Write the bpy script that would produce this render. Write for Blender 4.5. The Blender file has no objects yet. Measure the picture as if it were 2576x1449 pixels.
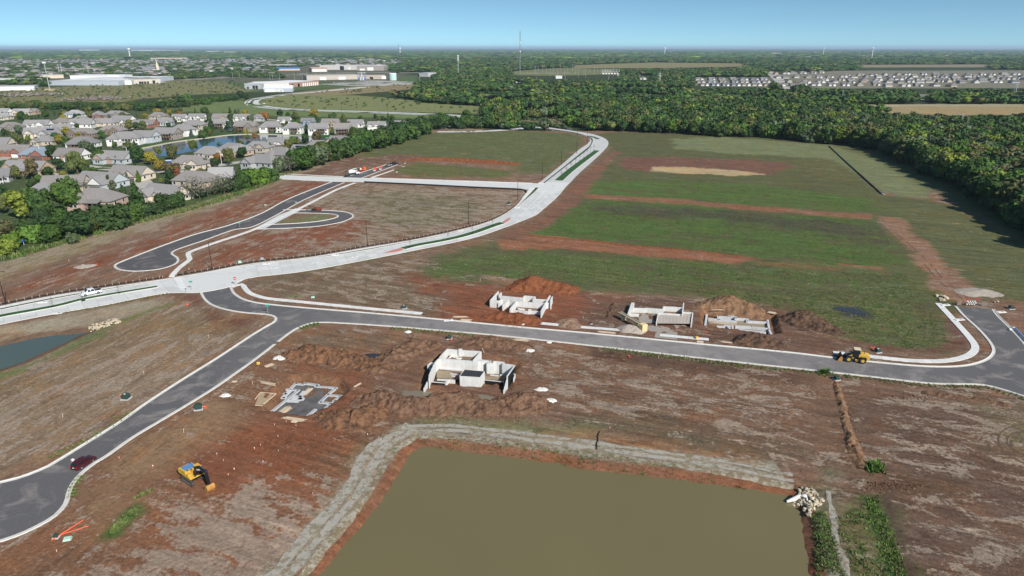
import bpy,bmesh,math,random
import numpy as np
from mathutils import Vector,Matrix
from mathutils.geometry import tessellate_polygon
R=math.radians
HAZE=3.8e-5
rnd=random.Random(7)
npr=np.random.default_rng(11)
SC=bpy.context.scene
COL=SC.collection

# ------------------------------------------------------------------ camera, sky, sun, exposure
CAMH,PITCH,FPX=70.0,R(19.4),1717.0
cam_d=bpy.data.cameras.new('camera');cam=bpy.data.objects.new('camera',cam_d);COL.objects.link(cam)
cam.location=(0,0,CAMH);cam.rotation_euler=(R(90)-PITCH,0,0)
cam_d.sensor_width=36;cam_d.lens=24.0;cam_d.clip_start=1.0;cam_d.clip_end=120000
SC.camera=cam
SUN_EL,SUN_ROT=R(36),R(144)
world=bpy.data.worlds.new('World');SC.world=world;world.use_nodes=True
wn=world.node_tree.nodes;wl=world.node_tree.links;wn.clear()
w_out=wn.new('ShaderNodeOutputWorld');w_bg=wn.new('ShaderNodeBackground');w_sky=wn.new('ShaderNodeTexSky')
w_sky.sky_type='NISHITA';w_sky.sun_disc=False;w_sky.sun_elevation=SUN_EL;w_sky.sun_rotation=SUN_ROT
w_sky.altitude=400;w_sky.air_density=1.0;w_sky.dust_density=0.25;w_sky.ozone_density=2.0
w_bg.inputs['Strength'].default_value=0.10
w_tc=wn.new('ShaderNodeTexCoord');w_ad=wn.new('ShaderNodeVectorMath');w_ad.operation='MULTIPLY_ADD';w_ad.inputs[1].default_value=(1,1,2.2);w_ad.inputs[2].default_value=(0,0,0.10);w_nm=wn.new('ShaderNodeVectorMath');w_nm.operation='NORMALIZE'
wl.new(w_tc.outputs['Generated'],w_ad.inputs[0]);wl.new(w_ad.outputs[0],w_nm.inputs[0]);wl.new(w_nm.outputs[0],w_sky.inputs['Vector']) # thick haze near the skyline: read the sky a little higher
w_ti=wn.new('ShaderNodeVectorMath');w_ti.operation='MULTIPLY';w_ti.inputs[1].default_value=(.84,1.05,1.0)
wl.new(w_sky.outputs[0],w_ti.inputs[0]);wl.new(w_ti.outputs[0],w_bg.inputs[0]);wl.new(w_bg.outputs[0],w_out.inputs[0])
sun_d=bpy.data.lights.new('sun','SUN');sun_d.energy=4.6;sun_d.angle=R(0.5);sun_d.color=(1.0,0.95,0.88)
sun=bpy.data.objects.new('sun',sun_d);COL.objects.link(sun)
sdir=Vector((math.sin(SUN_ROT)*math.cos(SUN_EL),math.cos(SUN_ROT)*math.cos(SUN_EL),math.sin(SUN_EL)))
sun.rotation_euler=sdir.to_track_quat('Z','Y').to_euler()
SC.view_settings.view_transform='Standard';SC.view_settings.look='None'
SC.view_settings.gamma=1.0;SC.view_settings.exposure=0.38;SC.view_settings.use_curve_mapping=False
SC.cycles.max_bounces=4;SC.cycles.volume_bounces=0;SC.cycles.transparent_max_bounces=4

# ------------------------------------------------------------------ helpers
SP,CP=math.sin(PITCH),math.cos(PITCH)
def G(u,v,z=0.0):
 a=(u-1288)/FPX;b=(v-724.5)/FPX
 t=(CAMH-z)/(SP+b*CP)
 return(a*t,(CP-b*SP)*t)
def GP(pts,z=0.0):return[G(p[0],p[1],z)for p in pts]
def ZM(x0,y0,s): # reading scale of an enlarged view of the site plan
 return lambda pts:[((x0+p[0]/s)/1.5652,(y0+p[1]/s)/1.5652)for p in pts]

MATS={}
def mat(name,col,rough=0.85,var=0.18,scale=1.2,bump=0.0,objcol=False,metal=0.0,rand=0.0,spec=0.3,vcol=None,detail=6):
 if name in MATS:return MATS[name]
 m=bpy.data.materials.new(name);m.use_nodes=True
 n,l=m.node_tree.nodes,m.node_tree.links
 b=n['Principled BSDF'];b.inputs['Roughness'].default_value=rough;b.inputs['Metallic'].default_value=metal
 b.inputs['Specular IOR Level'].default_value=spec
 geo=n.new('ShaderNodeNewGeometry');tex=n.new('ShaderNodeTexNoise')
 tex.inputs['Scale'].default_value=scale;tex.inputs['Detail'].default_value=detail;tex.inputs['Roughness'].default_value=0.62
 l.new(geo.outputs['Position'],tex.inputs['Vector'])
 mr=n.new('ShaderNodeMapRange');mr.inputs['From Min'].default_value=0.25;mr.inputs['From Max'].default_value=0.75
 mr.inputs['To Min'].default_value=1-var;mr.inputs['To Max'].default_value=1+var
 l.new(tex.outputs['Fac'],mr.inputs['Value'])
 mul=n.new('ShaderNodeVectorMath');mul.operation='SCALE'
 l.new(mr.outputs[0],mul.inputs['Scale'])
 if objcol:
  oi=n.new('ShaderNodeObjectInfo');l.new(oi.outputs['Color'],mul.inputs[0])
 elif vcol:
  at=n.new('ShaderNodeAttribute');at.attribute_name=vcol;l.new(at.outputs['Color'],mul.inputs[0])
 else:
  mul.inputs[0].default_value=col[:3]
 out=mul.outputs[0]
 if rand:
  oi2=n.new('ShaderNodeObjectInfo');mr2=n.new('ShaderNodeMapRange')
  mr2.inputs['To Min'].default_value=1-rand;mr2.inputs['To Max'].default_value=1+rand
  l.new(oi2.outputs['Random'],mr2.inputs['Value'])
  mul2=n.new('ShaderNodeVectorMath');mul2.operation='SCALE'
  l.new(out,mul2.inputs[0]);l.new(mr2.outputs[0],mul2.inputs['Scale']);out=mul2.outputs[0]
 l.new(out,b.inputs['Base Color'])
 if bump:
  bp=n.new('ShaderNodeBump');bp.inputs['Strength'].default_value=min(1,bump);bp.inputs['Distance'].default_value=0.1
  l.new(tex.outputs['Fac'],bp.inputs['Height']);l.new(bp.outputs[0],b.inputs['Normal'])
 MATS[name]=m;return m

def mesh_np(name,V,F,mats,smooth=False,mi=None):
 """V (n,3) array, F list of equal-length faces array (m,k)"""
 me=bpy.data.meshes.new(name)
 V=np.asarray(V,np.float32);F=np.asarray(F,np.int32);k=F.shape[1]
 me.vertices.add(len(V));me.vertices.foreach_set('co',V.ravel())
 me.loops.add(F.size);me.loops.foreach_set('vertex_index',F.ravel())
 me.polygons.add(len(F));me.polygons.foreach_set('loop_start',np.arange(0,F.size,k,dtype=np.int32))
 try:me.polygons.foreach_set('loop_total',np.full(len(F),k,np.int32))
 except Exception:pass
 if smooth:me.polygons.foreach_set('use_smooth',np.ones(len(F),bool))
 if mi is not None:me.polygons.foreach_set('material_index',np.asarray(mi,np.int32))
 me.update(calc_edges=True)
 for m in(mats if isinstance(mats,(list,tuple))else[mats]):me.materials.append(m)
 return me

def tag(o,label=None,cat=None,group=None,kind=None):
 if label:o['label']=label
 if cat:o['category']=cat
 if group:o['group']=group
 if kind:o['kind']=kind
 return o
def link(name,data,parent=None,loc=None,rz=None):
 o=bpy.data.objects.new(name,data);COL.objects.link(o)
 if parent is not None:o.parent=parent
 if loc is not None:o.location=loc
 if rz is not None:o.rotation_euler=(0,0,rz)
 return o
def thing(name,label,cat,loc=(0,0,0),rz=0.0,group=None):
 o=link(name,None,None,loc,rz);o.empty_display_size=0.5
 return tag(o,label,cat,group)
def dup(root,loc,rz,label=None,group=None):
 def cp(o,par):
  c=o.copy();COL.objects.link(c);c.parent=par
  for ch in o.children:cp(ch,c)
  return c
 r=cp(root,None);r.location=loc;r.rotation_euler=(0,0,rz)
 if label:r['label']=label
 if group:r['group']=group
 return r

ORD='first second third fourth fifth sixth seventh eighth ninth tenth eleventh twelfth thirteenth fourteenth fifteenth sixteenth seventeenth eighteenth nineteenth twentieth'.split()
def nth(i):
 if i<20:return ORD[i]
 t=('twenty','thirty','forty','fifty','sixty','seventy','eighty','ninety')[(i+1)//10-2]
 return(t[:-1]+'ieth')if(i+1)%10==0 else t+' '+ORD[(i+1)%10-1]
class MB:
 def __init__(s):s.v=[];s.f=[];s.m=[]
 def add(s,vs,fs,mi=0):
  o=len(s.v);s.v+=[tuple(p)for p in vs]
  for f in fs:s.f.append(tuple(i+o for i in f));s.m.append(mi)
 def box(s,c,d,rz=0,ry=0,mi=0,taper=1.0):
  hx,hy,hz=d[0]/2,d[1]/2,d[2]/2
  M=Matrix.Translation(c)@Matrix.Rotation(rz,4,'Z')@Matrix.Rotation(ry,4,'Y')
  vs=[]
  for z,t in((-hz,1),(hz,taper)):
   for x,y in((-hx,-hy),(hx,-hy),(hx,hy),(-hx,hy)):vs.append(M@Vector((x*t,y*t,z)))
  s.add(vs,[(0,3,2,1),(4,5,6,7),(0,1,5,4),(1,2,6,5),(2,3,7,6),(3,0,4,7)],mi);return s
 def tube(s,pts,rad,n=8,mi=0,cap=True):
  pts=[Vector(p)for p in pts];rad=rad if isinstance(rad,(list,tuple))else[rad]*len(pts)
  rings=[]
  for i,p in enumerate(pts):
   t=(pts[min(i+1,len(pts)-1)]-pts[max(i-1,0)]).normalized()
   a=t.orthogonal().normalized();
   if abs(t.z)<0.99:a=Vector((0,0,1)).cross(t).normalized()
   b=t.cross(a)
   rings.append([p+(a*math.cos(2*math.pi*k/n)+b*math.sin(2*math.pi*k/n))*rad[i]for k in range(n)])
  vs=[q for r in rings for q in r];fs=[]
  for i in range(len(rings)-1):
   for k in range(n):fs.append((i*n+k,i*n+(k+1)%n,(i+1)*n+(k+1)%n,(i+1)*n+k))
  if cap:fs+=[tuple(range(n-1,-1,-1)),tuple(range((len(rings)-1)*n,len(rings)*n))]
  s.add(vs,fs,mi);return s
 def prism(s,prof,y0,y1,mi=0,ytop=None,zsplit=None):
  """side profile (x,z) extruded in y; points above zsplit pulled in to ytop"""
  n=len(prof);vs=[]
  for sy in(0,1):
   for x,z in prof:
    y=(y0,y1)[sy]
    if zsplit is not None and z>zsplit:y=y*ytop
    vs.append((x,y,z))
  s.add(vs,[tuple(range(n)),tuple(range(2*n-1,n-1,-1))]+[((i+1)%n,i,n+i,n+(i+1)%n)for i in range(n)],mi);return s
 def quad(s,a,b,c,d,mi=0):s.add([a,b,c,d],[(0,1,2,3)],mi);return s
 def mesh(s,name,mats):
  me=bpy.data.meshes.new(name);me.from_pydata(s.v,[],s.f)
  for m in(mats if isinstance(mats,(list,tuple))else[mats]):me.materials.append(m)
  me.polygons.foreach_set('material_index',s.m);me.update()
  bm=bmesh.new();bm.from_mesh(me);bmesh.ops.recalc_face_normals(bm,faces=bm.faces);bm.to_mesh(me);bm.free()
  return me
 def build(s,name,mats,parent=None,loc=None,rz=None,bevel=0,smooth=False):
  o=link(name,s.mesh(name,mats),parent,loc,rz)
  if smooth:o.data.polygons.foreach_set('use_smooth',[True]*len(o.data.polygons))
  if bevel:
   md=o.modifiers.new('edge','BEVEL');md.width=bevel;md.segments=2;md.limit_method='ANGLE'
  return o

# ---- noise on arrays
def _h(ix,iy,s):
 n=(ix.astype(np.int64)*374761393+iy.astype(np.int64)*668265263+s*974711)&0xffffffff
 n=((n^(n>>13))*1274126177)&0xffffffff
 n=(n^(n>>16))&0xffff
 return n.astype(np.float32)/65535.0
def vnoise(x,y,s=0):
 ix=np.floor(x);iy=np.floor(y);fx=x-ix;fy=y-iy
 fx=fx*fx*(3-2*fx);fy=fy*fy*(3-2*fy)
 a=_h(ix,iy,s);b=_h(ix+1,iy,s);c=_h(ix,iy+1,s);d=_h(ix+1,iy+1,s)
 return(a+(b-a)*fx)*(1-fy)+(c+(d-c)*fx)*fy
def fbm(x,y,s=0,o=4):
 t=0;a=1;tot=0
 for k in range(o):
  t=t+a*vnoise(x*2**k+17.3*k,y*2**k-9.1*k,s+k);tot+=a;a*=0.55
 return t/tot
def inpoly(P,X,Y):
 P=np.asarray(P,float);ins=np.zeros(X.shape,bool);n=len(P);j=n-1
 for i in range(n):
  xi,yi=P[i];xj,yj=P[j]
  if yi!=yj:
   c=((yi>Y)!=(yj>Y))&(X<(xj-xi)*(Y-yi)/(yj-yi)+xi);ins^=c
  j=i
 return ins
def pldist(P,X,Y,closed=False):
 P=np.asarray(P,float);d=np.full(X.shape,1e9)
 n=len(P)
 for i in range(n if closed else n-1):
  a=P[i];b=P[(i+1)%n];dx,dy=b-a;L=dx*dx+dy*dy+1e-9
  t=np.clip(((X-a[0])*dx+(Y-a[1])*dy)/L,0,1)
  d=np.minimum(d,(X-a[0]-t*dx)**2+(Y-a[1]-t*dy)**2)
 return np.sqrt(d)
def sdist(P,X,Y):
 d=pldist(P,X,Y,True);return np.where(inpoly(P,X,Y),-d,d)
def smooth_pl(pts,step=1.5,closed=False):
 """Catmull-Rom through the points, resampled at ~step metres"""
 P=[Vector(p).to_3d()if len(p)==2 else Vector(p)for p in pts]
 if len(P)<3:seq=P
 else:
  n=len(P);seq=[]
  for i in range(n if closed else n-1):
   p0=P[(i-1)%n]if closed or i>0 else P[0];p1=P[i];p2=P[(i+1)%n]
   p3=P[(i+2)%n]if closed or i+2<n else P[-1]
   for k in range(8):
    t=k/8
    seq.append(0.5*((2*p1)+(p2-p0)*t+(2*p0-5*p1+4*p2-p3)*t*t+(3*p1-p0-3*p2+p3)*t**3))
  seq.append(P[0]if closed else P[-1])
 out=[seq[0]];acc=0
 for a,b in zip(seq,seq[1:]):
  L=(b-a).length
  if L<1e-6:continue
  d=step-acc
  while d<=L:out.append(a+(b-a)*(d/L));d+=step
  acc=L-(d-step)
 if(out[-1]-seq[-1]).length>step*0.3:out.append(seq[-1])
 else:out[-1]=seq[-1]
 return[(p.x,p.y)for p in out]
def normals2(pl):
 N=[]
 for i in range(len(pl)):
  a=pl[max(i-1,0)];b=pl[min(i+1,len(pl)-1)]
  dx,dy=b[0]-a[0],b[1]-a[1];L=math.hypot(dx,dy)or 1
  N.append((-dy/L,dx/L))
 return N
def sweep(pl,prof,mi=0,mb=None,miter=True):
 """profile [(offset to the left, z)] swept along a 2D polyline"""
 mb=mb or MB();N=normals2(pl);n=len(prof);vs=[];fs=[]
 for p,q in zip(pl,N):
  for o,z in prof:vs.append((p[0]+q[0]*o,p[1]+q[1]*o,z))
 for i in range(len(pl)-1):
  for k in range(n-1):fs.append((i*n+k,i*n+k+1,(i+1)*n+k+1,(i+1)*n+k))
 mb.add(vs,fs,mi);return mb
def poly_mesh(name,poly,z,m,parent=None,skirt=0.0):
 tr=tessellate_polygon([[Vector((p[0],p[1],0))for p in poly]])
 mb=MB();mb.add([(p[0],p[1],z)for p in poly],[tuple(t)for t in tr])
 if skirt:
  n=len(poly);mb.add([(p[0],p[1],z)for p in poly]+[(p[0],p[1],z-skirt)for p in poly],[(i,(i+1)%n,n+(i+1)%n,n+i)for i in range(n)])
 return mb.build(name,m,parent)
# ------------------------------------------------------------------ site plan (drawn on the plan view, metres after G())
z1=ZM(0,700,2.337);z2=ZM(1000,700,2.337);z3=ZM(2000,150,2.337);z4=ZM(2000,700,2.337)
zB=ZM(2950,1200,2.3752);zE=ZM(0,1660,2.3418)
# asphalt street: far kerb, east kerb, near kerb, west branch kerbs
ST_N=[(582,720.6),(585,729),(593,740),(610,751),(629,757.5),(656,763),(700,768),(776,775),(912,786),(1049,798),(1186,811),(1268,819),(1342,826),(1470,837),(1606,850),(1790,868),(1981,886),(2100,900),(2235,914),(2342,922),(2423,920),(2474,907),(2496,888),(2492,866),(2463,831),(2423,794),(2402,770)]
ST_E=[(2500,778),(2512,795),(2544,826),(2576,860),(2612,905),(2690,940),(2790,955)]
ST_S=[(2800,1075),(2690,1035),(2571,996),(2517,979),(2463,968),(2342,965),(2207,950),(2046,932),(1885,915),(1700,894),(1560,878),(1400,860),(1240,843),(1100,831),(1000,822.5),(890,815),(820,811.5),(785,813),(757,822),(735,834),(700,860)]
ST_BE=[(700,860),(650,899),(600,935),(541,976),(480,1014),(420,1050),(338,1099),(273,1145),(237,1167),(207,1191),(188,1213),(177,1235),(172,1257),(163,1274),(136,1301),(82,1331),(27,1354),(-40,1372),(-140,1385)]
ST_BW=[(-140,1235),(-60,1225),(0,1213),(55,1199),(109,1178),(137,1163),(220,1112),(303,1060),(369,1013),(460,954),(547,900),(629,846),(672,820),(688,811),(693,802),(686,795),(667,791),(640,789),(601,785),(560,777),(530,766),(514,753),(504,736)]
AV_N=[(-120,797),(0,771),(137,744),(273,723),(410,703),(547,680),(639,663),(776,648),(912,625),(1049,602),(1158,578.5),(1240,554),(1295,521),(1322,488),(1333,473)]
AV_V=[(-120,808),(0,781),(137,753),(210,740),(424,703),(448,699),(639,667),(703,659.5),(844,642.7),(994,616.7),(1131,589.4),(1240,556.6),(1300,521),(1342,487),(1357,472)]
AV_S=[(-120,846),(0,817),(137,790),(273,766),(410,739),(504,736),(582,720.6),(601,707),(639,697.5),(703,690.5),(776,681),(912,656),(1049,629),(1186,600),(1268,573),(1342,544),(1360,532),(1401,496),(1420,474)]
AV2_W=[(1357,459.5),(1414.5,413),(1455.5,377.4),(1479,361),(1484,350),(1474.6,343),(1442,333.6),(1387,325.5),(1305,316)]
AV2_V=[(1371,460.8),(1431,414),(1478,377.4),(1489.6,361),(1492,350),(1479,342.5),(1446,333.2),(1390,325)]
AV2_E=[(1435,459),(1458,434.8),(1510,388),(1530,364),(1524,350),(1496.5,339),(1452.8,331),(1387,321.5),(1310.6,310)]
SS_N=[(600,437),(684,440.3),(780,444),(912,448.5),(1342,462.2),(1357,461)]
SS_S=[(600,446),(694,450),(836,456.7),(912,458),(1186,470),(1322,476),(1345,478)]
RB_W=[(836,457),(729,499),(656,537.5),(574,567.5),(492,589.4),(410,618),(342,644),(301,660.4),(288,668),(292,675),(306,679.5),(342,682.5),(396,678),(432,668.6),(448,659),(448.3,649.5),(438,642),(433,637),(441,630),(465,621),(519,603),(588,578.4),(637,570),(703,537.5),(770,500.6),(866,459.5)]
RN=[(868.5,446.5),(972.4,414.3),(1000,414.3),(910,448)]
CR_O=[(712,528),(748,527.9),(816.6,529.3),(857.6,532),(879.5,536),(889,541.5),(885,548.4),(857.6,559.3),(803,568.9),(748,573),(693.6,575),(634,577)]
CR_I=[(666,565.5),(748,562),(803,556.6),(841,549),(849.4,543),(830,538),(748,535.5),(735,536)]
SW1=[(432,696),(437,688),(453,672),(470,659),(478,652),(475,645),(474,638),(484,631),(547,608.5),(629,581),(703,549),(776,513),(845,478),(893,460)]
SW2=[(583,722),(598,716),(610,716),(617,726),(630,738),(660,748),(694,753),(776,761),(912,774.5),(1061,788.5)]
SW2b=[(1357,813),(1405,817.3)];SW2c=[(1461,822.7),(1567,831)];SW2d=[(1660,843),(1783,854.2)]
SW3=[(2096,887),(2148,892),(2194,897),(2288,906.6),(2369,907.9),(2420,900),(2445,888),(2453,873),(2441,852),(2401,807),(2360,763)]
SW4=[(690,436.2),(866,445)];SW5=[(934,447),(1019,418.4)];SW6=[(935,447.5),(1268,458.5),(1340,461)]
FAR_AV=[(1290,309),(1202,297),(1134,290.5),(1056,287),(952,283),(894,281),(742,276),(673,270),(640,264),(633,257),(647,249),(684,243),(725,237),(795,231),(894,221.5),(975,213)]
LANE1=[(1088,331.5),(1186,331),(1295,325),(1342,319)]
LANE2=[(1290,293),(1332,280.4),(1395,276.8)]
P1=[(1060,1123),(1100,1127),(1200,1140),(1300,1152),(1400,1165),(1450,1179),(1500,1184),(1600,1195),(1700,1206),(1800,1219),(1900,1232),(1985,1248),(2008,1262),(2013,1290),(2020,1340),(2030,1400),(2040,1480),(2080,1800),(620,1800),(770,1480),(815,1440),(850,1392),(900,1332),(960,1262),(985,1222),(1010,1180),(1020,1160),(1035,1138)]
P2=[(-180,888),(0,871),(96,849),(224,836),(191,848.5),(123,881),(55,911),(0,930),(-180,985)]
P3=[(345,376),(387,367),(446,356),(517,347.3),(573,340),(630,337.4),(677,338),(704,339),(803,344.8),(830,347),(786,356),(700,363),(640,367),(552,373),(500,379),(440,389),(400,395),(340,386)]
W1Z,W2Z=-1.5,-0.7
P1w=GP(P1,W1Z);P2w=GP(P2,W2Z);P3w=GP(P3,-0.3)
def S(pl,step=1.5):return smooth_pl(GP(pl),step)
st_n,st_e,st_s,st_be,st_bw=S(ST_N),S(ST_E),S(ST_S),S(ST_BE),S(ST_BW)
av_n,av_v,av_s=S(AV_N),S(AV_V),S(AV_S)
a2_w,a2_v,a2_e=S(AV2_W,3),S(AV2_V,3),S(AV2_E,3)
rb=smooth_pl(GP(RB_W),2);cr_o,cr_i=S(CR_O,2),S(CR_I,2)
ss_n,ss_s=S(SS_N,3),S(SS_S,3)
street_poly=st_n+st_e+st_s+st_be[1:]+st_bw
avenue_poly=av_n+[G(1357,461),G(1435,459)]+av_s[::-1]
avenue2_poly=a2_w+a2_e[::-1]
side_poly=ss_n+ss_s[::-1]
rb_poly=rb;rn_poly=GP(RN);cr_poly=cr_o+cr_i
ROADS=[street_poly,avenue_poly,avenue2_poly,side_poly,rb_poly,rn_poly,cr_poly]

# pits (excavations): floor polygon, depth, slope run
zf0=ZM(1020,1480,7.156);zf1=ZM(1640,1350,6.133);zf2=ZM(1900,1060,6.038);zf3=ZM(2400,1160,3.578)
PIT0=GP(zf0([(210,1075),(640,480),(780,300),(1000,150),(1300,120),(2280,290),(2440,560),(1880,990),(1340,1215),(700,1110)]),-1.35)
PIT4=GP(zf3([(1320,440),(1340,250),(1500,265),(1690,262),(1960,315),(2240,325),(2310,330),(2370,590),(2240,600),(1330,480)]),-1.2)
PIT1=GP(zf1([(120,1150),(250,800),(200,600),(420,440),(560,330),(700,420),(1500,400),(2200,430),(2440,520),(2330,800),(2200,1160),(2060,1140),(1960,960),(1640,1080),(1000,1040),(330,1010)]),-0.5)
PITS=[(PIT0,1.5,1.0),(PIT4,1.4,0.7),(PIT1,0.7,0.7)]

def terrain(X,Y):
 near=(Y<420)
 Z=np.zeros(X.shape)
 und=(fbm(X/22,Y/22,5,3)-0.5)*0.5+(fbm(X/2.6,Y/2.6,9,3)-0.5)*0.16
 dr=np.full(X.shape,1e3)
 for P in ROADS+[S(SW2),S(SW3),S(SW1,2)]:
  P_=np.asarray(P);x0,y0=P_.min(0)-8;x1,y1=P_.max(0)+8
  m=(X>x0)&(X<x1)&(Y>y0)&(Y<y1)
  if m.any():
   sd=sdist(P,X[m],Y[m])if any(P is q for q in ROADS)else pldist(P,X[m],Y[m])-1.2
   dr[m]=np.minimum(dr[m],sd)
 Z=und*np.clip((dr-0.4)/5,0,1)
 Z=np.where(dr<-0.15,-0.12,Z)
 for P,wz,run,cut in((P1w,W1Z,15,0.62),(P2w,W2Z,9,0.55)):
  P_=np.asarray(P);x0,y0=P_.min(0)-25;x1,y1=P_.max(0)+25
  m=(X>x0)&(X<x1)&(Y>y0)&(Y<y1)
  if m.any():
   x,y=X[m],Y[m]
   sd=sdist(P,x,y)+(fbm(x/1.6,y/1.6,31,3)-0.5)*0.8
   w1=1.9+0.7*vnoise(x/7,y/7,3)
   b=np.where(sd<0,wz+np.maximum(sd*0.5,-1.0),wz+0.02+(-wz)*cut*np.clip(sd/w1,0,1)+(-wz)*(1-cut)*np.clip((sd-w1)/run,0,1))
   k=np.clip((sd-run-1)/3,0,1);Z[m]=np.where(sd<run+4,b*(1-k)+Z[m]*k+und[m]*0.25*np.clip(sd/3,0,1)*(1-k),Z[m])
 for P,dep,run in PITS:
  P_=np.asarray(P);x0,y0=P_.min(0)-6;x1,y1=P_.max(0)+6
  m=(X>x0)&(X<x1)&(Y>y0)&(Y<y1)
  if m.any():
   sd=sdist(P,X[m],Y[m])+(fbm(X[m]/1.3,Y[m]/1.3,41,2)-0.5)*0.7
   Z[m]=Z[m]-dep*np.clip(1-sd/run,0,1)
 sd=sdist(P3w,X,Y)
 Z=np.where(sd<0,-0.9,Z)
 return Z
def tz(x,y):return float(terrain(np.array([float(x)]),np.array([float(y)]))[0])

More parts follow.
